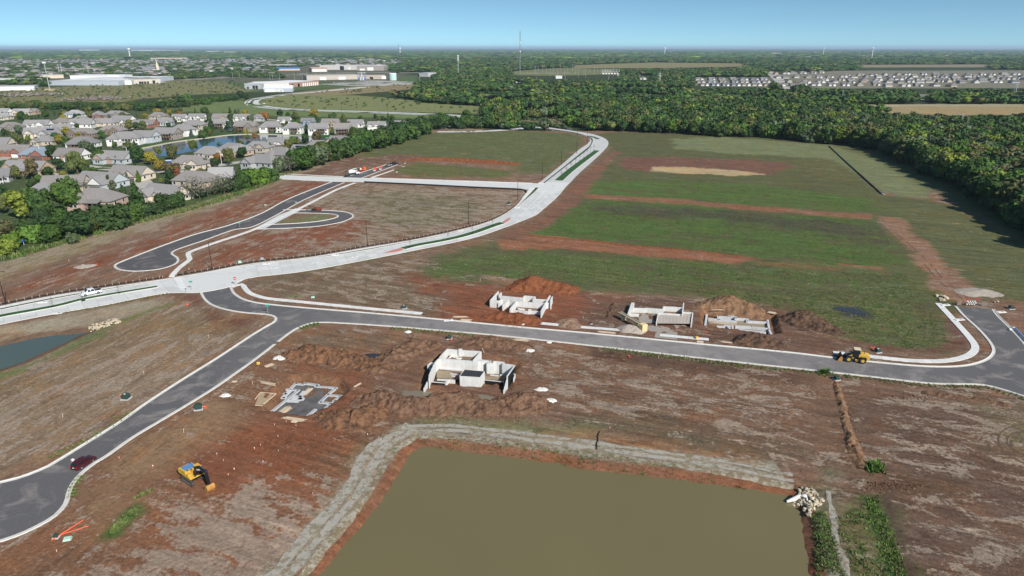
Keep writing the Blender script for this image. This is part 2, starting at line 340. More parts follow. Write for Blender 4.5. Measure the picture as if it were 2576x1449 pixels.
# ------------------------------------------------------------------ ground cover zones: polygon, base colour, edge softness, edge raggedness, bare-straw patches, weeds
BR=(.185,.112,.075);RED=(.190,.072,.036);ORG=(.215,.106,.062);TAN=(.255,.180,.115);STRAW=(.330,.275,.200);DK=(.085,.056,.042)
GRN=(.080,.122,.034);OLV_=(.105,.108,.042);SAGE=(.150,.168,.082);LAWN=(.036,.098,.026);MEAD=(.185,.178,.080);WOODS=(.040,.056,.022);SOIL2=(.120,.072,.050)
ZONES=[
 ([(-900,2600),(-900,700),(0,640),(300,560),(560,480),(830,385),(1085,325),(1440,330),(1560,330),(1950,345),(2200,365),(2500,520),(3600,800),(3600,2600)],BR,2,3,.45,.12),
 ([(-600,235),(-600,680),(0,650),(300,560),(500,520),(700,440),(800,400),(1050,330),(1065,290),(620,268),(0,258)],(.060,.085,.036),3,3,.25,.3),
 ([(330,374),(390,362),(560,335),(690,330),(880,335),(830,350),(700,342),(560,346),(440,362),(380,372)],(.030,.105,.022),1.5,1,0,.1),
 ([(1085,335),(1310,328),(1440,337),(1470,352),(1450,382),(1380,436),(1310,440),(1290,418),(1040,393),(930,400),(890,392),(1010,345)],(.100,.112,.046),4,6,.3,.45),
 ([(1050,408),(1300,430),(1290,447),(1060,445),(980,430)],(.115,.120,.045),3,5,.2,.6),
 ([(860,400),(1000,388),(1060,392),(1080,405),(1010,415),(930,432),(800,440),(690,437),(760,420)],(.150,.085,.056),3,4,.5,.1),
 ([(-300,770),(0,705),(300,600),(560,515),(690,462),(830,410),(890,390),(860,385),(700,440),(560,490),(300,565),(0,655),(-300,720)],(.210,.175,.095),3,4,.75,.35),
 ([(-100,700),(0,660),(300,572),(540,498),(690,448),(700,440),(540,480),(300,555),(0,640),(-100,670)],(.060,.092,.030),1,2,.1,.5),
 ([(0,735),(160,680),(420,585),(640,500),(760,460),(830,458),(700,508),(560,560),(400,612),(290,655),(180,700),(0,755)],(.185,.075,.042),3,5,.55,.05),
 ([(740,510),(900,462),(1320,480),(1290,520),(1230,548),(1100,585),(900,622),(700,650),(560,672),(480,665),(500,640),(640,590),(700,560),(900,545)],(.165,.105,.064),3,5,.8,.25),
 ([(850,490),(1000,480),(1200,500),(1230,540),(1080,580),(930,560),(900,520)],(.130,.115,.060),5,8,.75,.6),
 ([(500,640),(620,590),(720,580),(880,555),(930,560),(900,600),(740,640),(560,668),(490,670)],(.185,.078,.044),3,5,.6,.1),
 ([(780,540),(830,541),(835,548),(780,558),(720,560),(680,563)],(.150,.150,.070),2,3,.4,.5),
 ([(1470,340),(1560,332),(1950,345),(2085,365),(2220,488),(2400,520),(2650,640),(2650,760),(2440,745),(2380,890),(2100,855),(1960,800),(1700,745),(1480,735),(1230,690),(1040,692),(1100,640),(1290,590),(1400,520),(1470,440),(1540,370)],(.096,.102,.044),3,4,.2,.6),
 ([(1690,350),(1800,343),(2085,365),(2170,375),(2350,470),(2330,500),(2220,486),(2160,440),(2080,398),(1850,388),(1700,374)],SAGE,2,5,.25,.1),
 ([(2010,405),(2080,400),(2130,425),(2140,455),(2060,450),(2000,425)],(.110,.105,.042),3,4,.4,.7),
 ([(1560,395),(1760,396),(1980,408),(2000,420),(1930,440),(1640,432),(1560,425)],(.150,.080,.055),3,6,.25,.15),
 ([(1638,419),(1700,419),(1850,428),(1924,439),(1850,443),(1700,435),(1645,431)],(.390,.290,.165),1,3,.1,0),
 ([(1480,458),(1700,452),(1950,468),(2190,500),(2205,535),(1900,520),(1600,494),(1480,488)],GRN,3,7,.1,.7),
 ([(1455,485),(1520,491),(1700,501),(1900,517),(2100,533),(2200,539),(2195,551),(2000,540),(1800,524),(1600,507),(1470,499)],ORG,1.0,3.0,.25,.2),
 ([(1420,520),(1500,503),(1700,513),(1900,530),(2190,556),(2230,600),(2290,672),(2100,667),(1900,642),(1700,622),(1500,605),(1340,590)],(.078,.118,.034),3,7,.12,.8),
 ([(1470,514),(1900,534),(2190,565),(2220,612),(2090,590),(1800,556),(1500,532)],(.068,.066,.043),5,10,.05,.6),
 ([(1240,604),(1340,591),(1450,604),(1600,618),(1800,637),(1900,652),(1850,667),(1700,652),(1500,633),(1350,627),(1260,634)],(.232,.106,.060),1.0,3.0,.25,.15),
 ([(1900,655),(2100,672),(2250,690),(2200,692),(1900,668)],(.150,.100,.048),2,4,.1,.4),
 ([(2110,662),(2220,674),(2215,678),(2110,666)],ORG,.6,1,.1,.1),
 ([(1050,668),(1200,650),(1350,632),(1500,638),(1700,658),(1900,671),(2270,690),(2310,715),(2000,728),(1750,722),(1500,705),(1300,705),(1100,706),(1040,690)],(.090,.110,.042),3,7,.3,.8),
 ([(1500,700),(2000,725),(2300,715),(2330,800),(2390,860),(2300,885),(2120,850),(2010,790),(1800,742)],(.105,.108,.048),4,7,.35,.8),
 ([(2100,770),(2150,770),(2200,795),(2190,805),(2130,795)],(.050,.050,.052),1,2,0,.3),
 ([(2230,500),(2330,500),(2620,625),(2700,760),(2480,745),(2400,690),(2290,580)],(.100,.106,.048),4,6,.25,.5),
 ([(2195,541),(2260,548),(2330,608),(2400,680),(2470,740),(2430,765),(2360,740),(2320,680),(2270,610)],(.225,.132,.085),1.2,3,.4,.05),
 ([(1545,378),(1560,385),(1500,450),(1460,505),(1390,565),(1290,605),(1245,596),(1350,552),(1410,500),(1470,438)],(.170,.092,.060),2,3,.25,.15),
 ([(620,700),(1060,640),(1080,660),(1030,690),(1060,720),(1230,735),(1220,800),(1000,788),(700,750),(630,725)],(.150,.105,.066),4,6,.6,.45),
 ([(1020,690),(1060,700),(1200,725),(1280,730),(1280,815),(1120,800),(1100,760),(1060,725)],(.180,.080,.048),4,5,.3,.08),
 ([(1180,722),(1480,738),(1560,745),(1580,835),(1400,830),(1200,812),(1160,770)],(.190,.076,.042),3,4,.2,.06),
 ([(1470,745),(1700,748),(1980,775),(2100,840),(2100,893),(1900,875),(1600,845),(1460,832)],(.135,.078,.054),3,4,.35,.05),
 ([(1580,760),(1740,765),(1760,850),(1600,845)],(.125,.074,.055),3,3,.5,0),
 ([(2090,860),(2300,890),(2420,880),(2440,850),(2400,800),(2370,790),(2395,850),(2370,880),(2200,868),(2110,845)],(.130,.070,.050),1.5,3,.3,.05),
 ([(-200,860),(0,838),(260,782),(470,742),(500,748),(690,800),(640,840),(540,900),(300,1058),(130,1160),(0,1205),(-200,1250)],(.225,.158,.102),4,6,.65,.22),
 ([(-200,900),(0,950),(100,900),(230,840),(330,798),(470,765),(560,780),(640,795),(600,840),(300,870),(120,960),(-200,1080)],(.195,.135,.078),6,8,.5,.5),
 ([(-200,990),(0,935),(60,913),(190,852),(300,800),(420,765),(440,758),(430,768),(310,812),(200,868),(60,935),(-200,1020)],(.150,.160,.070),1.5,2.5,.25,.5),
 ([(-200,850),(0,825),(260,778),(420,745),(400,765),(330,790),(240,812),(100,832),(-200,870)],(.290,.240,.165),2,3,.5,.25),
 ([(430,740),(500,742),(560,785),(640,800),(640,830),(560,820),(480,780)],(.145,.078,.052),3,4,.2,.1),
 ([(690,815),(560,910),(300,1085),(150,1170),(160,1160),(300,1062),(540,905),(675,822)],(.200,.120,.072),1,2,.3,.15),
 ([(-200,1450),(0,1370),(160,1285),(200,1210),(330,1110),(700,865),(760,825),(1000,830),(1060,900),(1020,1030),(990,1100),(860,1240),(640,1700),(-200,1900)],(.185,.098,.056),3,4,.55,.12),
 ([(420,1180),(600,1060),(700,1040),(860,1060),(880,1110),(760,1230),(600,1300),(500,1260)],(.195,.078,.040),4,6,.30,.04),
 ([(180,1300),(330,1150),(480,1040),(600,985),(640,1000),(560,1090),(420,1180),(260,1310)],(.225,.140,.080),4,6,.3,.15),
 ([(300,1440),(450,1270),(620,1230),(780,1230),(700,1400),(560,1700),(200,1700)],(.205,.098,.056),5,7,.95,.12),
 ([(300,1300),(345,1275),(350,1290),(290,1345),(275,1340)],(.050,.100,.024),1,2,0,.5),
 ([(700,870),(800,830),(1000,840),(1050,870),(960,900),(860,880),(760,880),(700,905)],(.170,.112,.070),3,4,.5,.2),
 ([(700,900),(900,940),(950,1000),(850,1060),(660,1050),(640,1000),(760,940)],(.190,.082,.046),3,4,.15,0),
 ([(960,860),(1300,860),(1380,900),(1400,1020),(1100,1040),(950,1010),(960,900)],(.165,.092,.060),4,4,.25,.05),
 ([(1300,870),(1500,885),(1900,930),(2080,950),(2100,1100),(2140,1200),(1990,1190),(1500,1090),(1380,1040),(1340,960)],(.165,.098,.062),5,6,.62,.12),
 ([(1500,880),(2090,945),(2070,970),(1800,935),(1500,900)],(.105,.062,.044),2,3,.3,.15),
 ([(1430,1040),(1700,1060),(2000,1140),(2000,1170),(1700,1110),(1430,1065)],(.110,.088,.056),4,5,.35,.4),
 ([(2060,950),(2130,955),(2180,1180),(2250,1230),(2130,1230),(2100,1100)],(.170,.100,.060),4,4,.3,.05),
 ([(2120,960),(2600,1000),(2900,1100),(2900,1900),(2300,1900),(2180,1230),(2150,1100)],(.128,.080,.056),5,6,.55,.28),
 ([(2480,1020),(2700,1060),(2700,1180),(2560,1150),(2500,1090)],(.150,.120,.070),5,6,.5,.5),
 ([(2290,1200),(2420,1210),(2400,1250),(2250,1240),(2170,1220)],(.110,.070,.045),3,4,.1,.2),
 ([(1000,1095),(1010,1070),(1060,1050),(1200,1060),(1380,1060),(1480,1072),(1500,1100),(1300,1100),(1100,1080)],(.150,.150,.075),3,3,.4,.45),
 ([(1380,1075),(1500,1090),(1700,1120),(2000,1190),(2000,1205),(1700,1150),(1500,1120),(1380,1095)],(.215,.118,.060),2,3,.2,.25),
 ([(640,1700),(760,1420),(860,1250),(950,1110),(1000,1080),(1020,1090),(950,1180),(850,1330),(760,1480),(640,1800)],(.190,.170,.100),3,5,.55,.4),
 ([(2030,1230),(2100,1190),(2110,1260),(2150,1350),(2180,1700),(2060,1700),(2040,1480),(2022,1300)],(.130,.125,.078),2,3,.55,.55),
 ([(2085,1300),(2180,1250),(2215,1240),(2260,1330),(2300,1480),(2310,1700),(2190,1700),(2130,1400)],(.140,.125,.060),2,3,.4,.7),
 ([(2170,1250),(2205,1245),(2240,1320),(2285,1450),(2290,1600),(2255,1500),(2215,1380),(2180,1310)],(.042,.105,.020),1.5,3,0,.6),
 ([(2215,1240),(2235,1250),(2270,1340),(2310,1460),(2330,1700),(2300,1700),(2285,1460),(2250,1350)],(.085,.056,.040),1,1.5,.2,.05),
 ([(1085,1010),(1020,1000),(1000,975),(1090,985)],(.200,.150,.100),1,1.5,0,0),
 ([(1190,995),(1230,998),(1260,1008),(1220,1010)],(.290,.235,.165),.8,1,0,0),
 # far fields
 ([(1835,261.5),(2040,263.5),(2040,270),(1840,268)],(.240,.200,.130),4,5,.2,.1),
 ([(2147,163),(2494,162),(2494,169),(2160,170)],(.220,.190,.125),10,15,.2,.1),
 ([(1880,300),(1950,301),(1940,307),(1880,306)],(.200,.180,.100),4,5,.2,.2),
 ([(1640,191),(1760,190),(1750,196),(1640,196)],(.120,.150,.060),8,10,.1,.1),
 ([(2080,362),(2200,370),(2300,405),(2460,485),(2620,585),(2680,650),(2540,590),(2350,482),(2200,400)],(.098,.106,.046),3,4,.1,.5),
 ([(-900,205),(0,213),(130,220),(280,213),(400,203),(560,193),(760,200),(690,222),(620,232),(450,240),(300,255),(0,262),(-900,290)],MEAD,8,20,.35,.6),
 ([(430,268),(620,246),(640,262),(700,278),(900,284),(1130,291.5),(1130,299),(700,292),(560,285),(440,280)],(.130,.170,.065),5,8,.2,.3),
 ([(640,262),(670,245),(740,238),(860,238),(1030,250),(1060,258),(1225,268),(1212,286),(1000,282),(750,274)],(.165,.185,.072),5,10,.4,.25),
 ([(700,240),(740,232),(930,214),(1050,206),(1040,224),(880,238)],(.220,.180,.095),5,8,.3,.3),
 ([(560,205),(800,196),(1050,190),(1050,212),(900,217),(780,226),(640,232)],(.080,.120,.048),8,10,.1,.3),
 ([(1440,164),(1640,157),(1872,159.5),(1882,167),(1700,171),(1440,172)],(.200,.180,.090),15,20,.1,.1),
 ([(1280,180),(1410,171),(1545,177),(1545,186),(1400,191),(1290,189)],(.150,.160,.070),10,15,.2,.2),
 ([(1462,222),(1560,219),(1740,225.5),(1690,234),(1560,231.5)],(.190,.185,.085),8,10,.2,.1),
 ([(1180,234),(1350,231),(1352,242),(1200,245)],(.230,.195,.110),8,10,.3,.3),
 ([(2000,266.5),(2300,263),(2600,264),(2640,288),(2400,291),(2200,284)],(.290,.225,.115),4,6,.2,.1),
 ([(2120,264),(2300,262),(2600,262),(2600,268),(2300,268),(2130,270)],(.300,.270,.180),3,5,.2,.1),
 ([(1310,305),(1340,286),(1440,282),(1600,298),(1560,305),(1420,313)],(.200,.170,.095),4,6,.4,.7),
 ([(1600,290),(1720,296),(1700,305),(1610,300)],(.240,.190,.120),4,5,.2,.2),
 ([(1150,322),(1230,324),(1190,331),(1110,331)],(.210,.165,.110),4,5,.2,.2),
 ([(1940,188),(2100,178),(2900,176),(2900,222),(2050,222)],(.175,.165,.120),10,15,.4,.2),
 ([(1746,197),(1940,195),(1944,220),(1740,216)],(.150,.150,.105),8,10,.3,.2),
 ([(1885,228),(1990,227),(1980,236),(1885,237)],(.170,.180,.085),6,8,.1,.1),
 ([(2560,350),(2640,355),(2640,375),(2575,372)],(.110,.160,.055),3,4,.1,.1),
 ([(2060,160),(2230,159),(2230,165),(2080,166)],(.220,.180,.115),25,30,.1,.1),
 ([(2420,158),(2700,155),(2700,161),(2430,162)],(.175,.165,.090),25,30,.1,.1),
 ([(-300,140),(300,140),(950,143),(950,150),(300,150),(-300,152)],(.110,.115,.080),60,80,.4,.2),
 ([(0,168),(400,163),(900,160),(1010,163),(1010,205),(700,208),(420,203),(0,212)],(.100,.105,.065),25,40,.4,.3),
 ([(720,152),(950,150),(1010,158),(1000,166),(860,166),(720,160)],(.190,.180,.150),30,40,.4,.2),
 ([(300,155),(560,152),(720,156),(560,160),(320,160)],(.170,.160,.130),30,40,.4,.2),
]
def build_ground():
 def axis(a0,a1,step,lo,hi,gr):
  mid=list(np.arange(a0,a1+1e-6,step));up=[];s=step;x=mid[-1]
  while x<hi:
   s*=gr if x-mid[-1]<3200 else 1.25
   x+=s;up.append(x)
  dn=[];s=step;x=mid[0]
  while x>lo:
   s*=gr if mid[0]-x<3200 else 1.25
   x-=s;dn.append(x)
  return np.array(dn[::-1]+mid+up)
 xs=axis(-118,130,0.6,-60000,60000,1.032)
 ys=[40.0,55.0,66.0];y=66.0
 while y<90000:
  y+=max(0.6,0.0068*(y-110))if y<4000 else(y-110)*0.09
  ys.append(y)
 ys=np.array(ys)
 X,Y=np.meshgrid(xs,ys);shp=X.shape;X=X.ravel();Y=Y.ravel();n=len(X)
 print('ground verts',n,shp)
 Z=terrain(X,Y)
 C=np.empty((n,3));C[:]=WOODS;M=np.zeros((n,2));M[:,1]=0.15
 far=Y>2600 # beyond the plan: patchwork of woods and pale fields
 f=fbm(X/700,Y/420,77,3);fw=(np.clip((f-0.55)/0.06,0,1)*far)[:,None]
 fc=np.where((fbm(X/900,Y/600,78,2)>0.5)[:,None],np.array([[.150,.130,.085]]),np.array([[.085,.110,.050]]))
 C=C*(1-fw)+fc*fw
 nz=[fbm(X/s,Y/s,21+i,3)-0.5 for i,s in enumerate((2.2,7.0,60.0))]
 for poly,col,soft,amp,r,g in ZONES:
  W=np.asarray(GP(poly));x0,y0=W.min(0)-3*(soft+amp);x1,y1=W.max(0)+3*(soft+amp)
  m=np.where((X>x0)&(X<x1)&(Y>y0)&(Y<y1))[0]
  if not len(m):continue
  k=nz[0][m]*0.9+nz[1][m]*1.6 if amp<15 else nz[2][m]*2
  w=np.clip(0.5-(sdist(W,X[m],Y[m])+k*amp*1.3)/(2*soft),0,1)[:,None]
  C[m]=C[m]*(1-w)+np.array(col)*w
  M[m]=M[m]*(1-w)+np.array([[r,g]])*w
 # pond banks: raw red clay at the waterline
 for P,run,c in((P1w,2.2,(.180,.085,.048)),(P2w,2.6,(.150,.095,.060))):
  W=np.asarray(P);x0,y0=W.min(0)-6;x1,y1=W.max(0)+6
  m=np.where((X>x0)&(X<x1)&(Y>y0)&(Y<y1))[0]
  sd=sdist(P,X[m],Y[m])
  if P is P1w:
   w=(np.clip((sd-2.2)/.5,0,1)*np.clip((8.2+nz[1][m]*5-sd)/2,0,1)*(X[m]<G(1998,1235)[0]))[:,None];C[m]=C[m]*(1-w)+np.array((.245,.215,.160))*w;M[m]=M[m]*(1-w)+np.array([[.55,.5]])*w
  w=np.clip((run+nz[0][m]*1.4-sd)/0.5,0,1)[:,None]
  C[m]=C[m]*(1-w)+np.array(c)*w;M[m]=M[m]*(1-w)
 for P,dep,run in PITS:
  W=np.asarray(P);x0,y0=W.min(0)-6;x1,y1=W.max(0)+6
  m=np.where((X>x0)&(X<x1)&(Y>y0)&(Y<y1))[0]
  sd=sdist(P,X[m],Y[m]);w=np.clip((1.6-sd)/0.8,0,1)[:,None]
  C[m]=C[m]*(1-w)+np.array((.175,.095,.055))*w;M[m]=M[m]*(1-0.7*w)
 # which way the soil is streaked: 1 = along the western branch road
 dl=np.clip((G(760,830)[0]+10-X)/30,0,1)*(Y<190)+np.clip((G(1000,560)[0]-X)/60,0,1)*(Y>=190)*(Y<420)
 ny,nx=shp
 idx=np.arange(n).reshape(shp)
 F=np.stack([idx[:-1,:-1],idx[:-1,1:],idx[1:,1:],idx[1:,:-1]],-1).reshape(-1,4)
 me=mesh_np('ground',np.stack([X,Y,Z],1),F,ground_mat(),smooth=True)
 a=me.attributes.new('Cover','FLOAT_COLOR','POINT');a.data.foreach_set('color',np.concatenate([C,np.ones((n,1))],1).astype(np.float32).ravel())
 b=me.attributes.new('Blend','FLOAT_COLOR','POINT');b.data.foreach_set('color',np.stack([M[:,0],M[:,1],dl,np.ones(n)],1).astype(np.float32).ravel())
 o=link('ground',me);tag(o,'bare reddish soil and grass fields reaching to the horizon',None,None,'structure');return o

def ground_mat():
 m=bpy.data.materials.new('soil_and_grass');m.use_nodes=True;n,l=m.node_tree.nodes,m.node_tree.links
 bs=n['Principled BSDF'];bs.inputs['Roughness'].default_value=0.95;bs.inputs['Specular IOR Level'].default_value=0.1
 def N(t,**k):
  x=n.new(t)
  for a,b in k.items():setattr(x,a,b)
  return x
 geo=N('ShaderNodeNewGeometry');pos=geo.outputs['Position']
 cov=N('ShaderNodeAttribute',attribute_name='Cover').outputs['Color']
 bl=N('ShaderNodeSeparateColor');l.new(N('ShaderNodeAttribute',attribute_name='Blend').outputs['Color'],bl.inputs[0])
 def mapping(rz,sc):
  r=N('ShaderNodeMapping');r.vector_type='POINT';r.inputs['Rotation'].default_value=(0,0,rz);r.inputs['Scale'].default_value=(1,1,1)
  s=N('ShaderNodeVectorMath',operation='MULTIPLY');s.inputs[1].default_value=sc
  l.new(pos,r.inputs[0]);l.new(r.outputs[0],s.inputs[0]);return s.outputs[0]
 def noise(vec,scale,det=5,rough=0.6,dist=0.0):
  t=N('ShaderNodeTexNoise');t.inputs['Scale'].default_value=scale;t.inputs['Detail'].default_value=det;t.inputs['Roughness'].default_value=rough;t.inputs['Distortion'].default_value=dist
  l.new(vec,t.inputs['Vector']);return t.outputs['Fac']
 def rng(v,a,b,c,d):
  r=N('ShaderNodeMapRange');r.inputs[1].default_value=a;r.inputs[2].default_value=b;r.inputs[3].default_value=c;r.inputs[4].default_value=d
  l.new(v,r.inputs[0]);return r.outputs[0]
 def mth(op,a,b):
  x=N('ShaderNodeMath',operation=op)
  for i,q in enumerate((a,b)):
   if isinstance(q,(int,float)):x.inputs[i].default_value=q
   else:l.new(q,x.inputs[i])
  return x.outputs[0]
 def mix(f,a,b,blend='MIX'):
  x=N('ShaderNodeMix',data_type='RGBA',blend_type=blend)
  for i,q in((0,f),(6,a),(7,b)):
   if isinstance(q,(int,float)):x.inputs[i].default_value=q
   elif isinstance(q,tuple):x.inputs[i].default_value=(*q,1)
   else:l.new(q,x.inputs[i])
  return x.outputs[2]
 angA=math.atan2(G(690,800)[1]-G(125,1162)[1],G(690,800)[0]-G(125,1162)[0])
 vA=mapping(-angA,(0.24,0.75,0.5));vB=mapping(R(22),(0.30,0.62,0.5));vR=mapping(R(22),(0.035,0.9,0.5))
 def both(scale,det=5,rough=0.6,dist=0.0):
  a=noise(vA,scale,det,rough,dist);b=noise(vB,scale,det,rough,dist)
  x=N('ShaderNodeMix',data_type='FLOAT');l.new(bl.outputs[2],x.inputs[0]);l.new(b,x.inputs[2]);l.new(a,x.inputs[3]);return x.outputs[0]
 big=noise(pos,0.045,4,0.6);st1=both(0.45,6,0.65,0.6);st2=both(1.7,5,0.7,0.3)
 fine=noise(pos,1.5,6,0.72);clod=noise(pos,4.5,3,0.7)
 # straw-pale dried crust lying in streaks
 pat=mth('ADD',mth('MULTIPLY',st1,0.62),mth('ADD',mth('MULTIPLY',fine,0.26),mth('MULTIPLY',big,0.12)))
 thr=mth('SUBTRACT',0.635,mth('MULTIPLY',bl.outputs[0],0.20))
 pf=mth('MULTIPLY',rng(mth('SUBTRACT',pat,thr),-0.012,0.03,0,1),rng(bl.outputs[0],0.0,0.25,0,0.8))
 # patchy soil: redder and paler tongues
 mac=noise(pos,0.075,6,0.68,0.8);hv=N('ShaderNodeVectorMath',operation='MULTIPLY');l.new(cov,hv.inputs[0]);hv.inputs[1].default_value=(1.26,1.06,.90)
 c=mix(rng(mac,.46,.62,0,.8),cov,hv.outputs[0])
 hv2=N('ShaderNodeVectorMath',operation='MULTIPLY');l.new(cov,hv2.inputs[0]);hv2.inputs[1].default_value=(1.18,1.30,1.38)
 c=mix(rng(both(0.22,6,0.66,0.9),.50,.66,0,.75),c,hv2.outputs[0])
 c=mix(pf,c,(.300,.235,.178))
 # darker damp streaks and reddish clay
 df=rng(both(0.5,7,0.7,0.9),0.52,0.64,0,0.62)
 dk=N('ShaderNodeVectorMath',operation='MULTIPLY');l.new(c,dk.inputs[0]);dk.inputs[1].default_value=(.52,.50,.50);c=mix(df,c,dk.outputs[0])
 # brown gaps in the grass
 gf=mth('MULTIPLY',rng(bl.outputs[1],.45,.7,0,.75),rng(both(0.16,7,0.68,1.2),.50,.62,0,1));c=mix(gf,c,(.105,.078,.048))
 # weeds
 wd=mth('ADD',mth('MULTIPLY',noise(pos,0.62,6,0.75),0.6),mth('MULTIPLY',st1,0.4))
 wt=mth('SUBTRACT',0.68,mth('MULTIPLY',bl.outputs[1],0.22))
 wf=mth('MULTIPLY',mth('MULTIPLY',rng(mth('SUBTRACT',wd,wt),0.0,0.05,0,0.85),rng(bl.outputs[1],0.0,0.12,0,1)),mth('SUBTRACT',1.0,mth('MULTIPLY',gf,.75)))
 wc=mix(rng(noise(pos,0.16,4,0.65),.35,.65,0,1),(.036,.066,.018),(.090,.140,.034));c=mix(wf,c,wc)
 rw=N('ShaderNodeVectorMath',operation='SCALE');l.new(c,rw.inputs[0]);l.new(rng(noise(vR,0.7,5,0.7),.3,.7,.70,1.32),rw.inputs['Scale']);rm_=N('ShaderNodeMath',operation='SUBTRACT');rm_.inputs[0].default_value=1.0;l.new(bl.outputs[2],rm_.inputs[1]);c=mix(rm_.outputs[0],c,rw.outputs[0])
 # tone variation
 v=mth('MULTIPLY',rng(st2,0.25,0.75,0.74,1.24),mth('MULTIPLY',rng(fine,0.25,0.75,0.62,1.36),rng(clod,0.2,0.8,0.72,1.25)))
 sc=N('ShaderNodeVectorMath',operation='SCALE');l.new(c,sc.inputs[0]);l.new(v,sc.inputs['Scale'])
 l.new(sc.outputs[0],bs.inputs['Base Color'])
 bp=N('ShaderNodeBump');bp.inputs['Strength'].default_value=0.9;bp.inputs['Distance'].default_value=0.22
 l.new(mth('ADD',fine,mth('MULTIPLY',clod,0.4)),bp.inputs['Height']);l.new(bp.outputs[0],bs.inputs['Normal'])
 return m
build_ground()
# ------------------------------------------------------------------ roads
def road_mat(name,col,var,stains,dust=None):
 m=bpy.data.materials.new(name);m.use_nodes=True;n,l=m.node_tree.nodes,m.node_tree.links
 b=n['Principled BSDF'];b.inputs['Roughness'].default_value=0.9;b.inputs['Specular IOR Level'].default_value=0.2
 g=n.new('ShaderNodeNewGeometry')
 def noise(s,d,r,dist=0):
  t=n.new('ShaderNodeTexNoise');t.inputs['Scale'].default_value=s;t.inputs['Detail'].default_value=d;t.inputs['Roughness'].default_value=r;t.inputs['Distortion'].default_value=dist
  l.new(g.outputs['Position'],t.inputs['Vector']);return t.outputs['Fac']
 def rng(v,a,b_,c,d):
  r=n.new('ShaderNodeMapRange');r.inputs[1].default_value=a;r.inputs[2].default_value=b_;r.inputs[3].default_value=c;r.inputs[4].default_value=d;l.new(v,r.inputs[0]);return r.outputs[0]
 mx=n.new('ShaderNodeMix');mx.data_type='RGBA';mx.inputs[6].default_value=(*col,1);mx.inputs[7].default_value=(*stains[0],1)
 l.new(rng(noise(0.12,7,0.68,1.0),stains[1],stains[1]+0.16,0,stains[2]),mx.inputs[0])
 base=mx.outputs[2]
 if dust: # soil tracked onto the stretch between the basements
  sub=n.new('ShaderNodeVectorMath');sub.operation='SUBTRACT';l.new(g.outputs['Position'],sub.inputs[0]);sub.inputs[1].default_value=dust
  sc_=n.new('ShaderNodeVectorMath');sc_.operation='MULTIPLY';l.new(sub.outputs[0],sc_.inputs[0]);sc_.inputs[1].default_value=(1,1.6,0)
  ln=n.new('ShaderNodeVectorMath');ln.operation='LENGTH';l.new(sc_.outputs[0],ln.inputs[0])
  dm=n.new('ShaderNodeMath');dm.operation='MULTIPLY';l.new(rng(ln.outputs['Value'],25,95,1,0),dm.inputs[0]);l.new(rng(noise(0.25,6,.65,.6),.3,.6,.35,1),dm.inputs[1])
  m3=n.new('ShaderNodeMix');m3.data_type='RGBA';l.new(dm.outputs[0],m3.inputs[0]);l.new(base,m3.inputs[6]);m3.inputs[7].default_value=(.270,.247,.235,1);base=m3.outputs[2]
 oi=n.new('ShaderNodeObjectInfo')
 a=n.new('ShaderNodeMath');a.operation='MULTIPLY';l.new(rng(noise(3.0,5,0.7),0.25,0.75,1-var,1+var),a.inputs[0]);l.new(rng(oi.outputs['Random'],0,1,0.88,1.06),a.inputs[1])
 s=n.new('ShaderNodeVectorMath');s.operation='SCALE';l.new(base,s.inputs[0]);l.new(a.outputs[0],s.inputs['Scale'])
 l.new(s.outputs[0],b.inputs['Base Color']);return m
M_ASPH=road_mat('asphalt',(.096,.092,.094),0.16,((.270,.235,.215),0.53,0.75))
M_STREET=road_mat('street_asphalt',(.116,.111,.112),0.18,((.290,.255,.235),0.51,0.8),(*G(1480,857),0))
M_CONC=road_mat('pale_concrete',(.56,.56,.54),0.07,((.46,.44,.40),0.52,0.6))
M_KERB=mat('kerb_concrete',(.56,.54,.50),0.9,0.16,0.9)
M_WALK=mat('walk_concrete',(.63,.62,.59),0.9,0.10,0.7,rand=0.06)
M_JOINT=mat('joint',(.30,.29,.27),0.95,0.1)
M_TURF=mat('median_turf',(.030,.085,.022),0.95,0.45,1.8,bump=0.6)
M_VERGE=mat('verge_turf',(.045,.062,.026),0.95,0.5,1.2,bump=0.6)
M_PINK=mat('red_paver',(.46,.20,.17),0.9,0.15,2.0)
M_WHITE=mat('white_paint',(.80,.80,.78),0.6,0.08)
KERB=[(-.55,.034),(-.06,.036),(.0,.15),(.20,.15),(.26,-.05)]
def kerb(pl,parent,flip=False):
 pf=[(-o,z)for o,z in KERB]if flip else KERB
 return sweep(pl,pf).build('kerb',M_KERB,parent)
street=poly_mesh('street',street_poly,0.03,M_STREET);tag(street,'dark asphalt street with pale kerbs between the building lots',kind='structure')
for pl in(st_n,st_e):kerb(pl,street)
kerb(st_s,street);kerb(st_be[1:],street);kerb(st_bw,street)
avenue=poly_mesh('avenue',avenue_poly,0.02,M_JOINT,skirt=0.1);tag(avenue,'pale concrete boulevard curving past the lots',kind='structure')
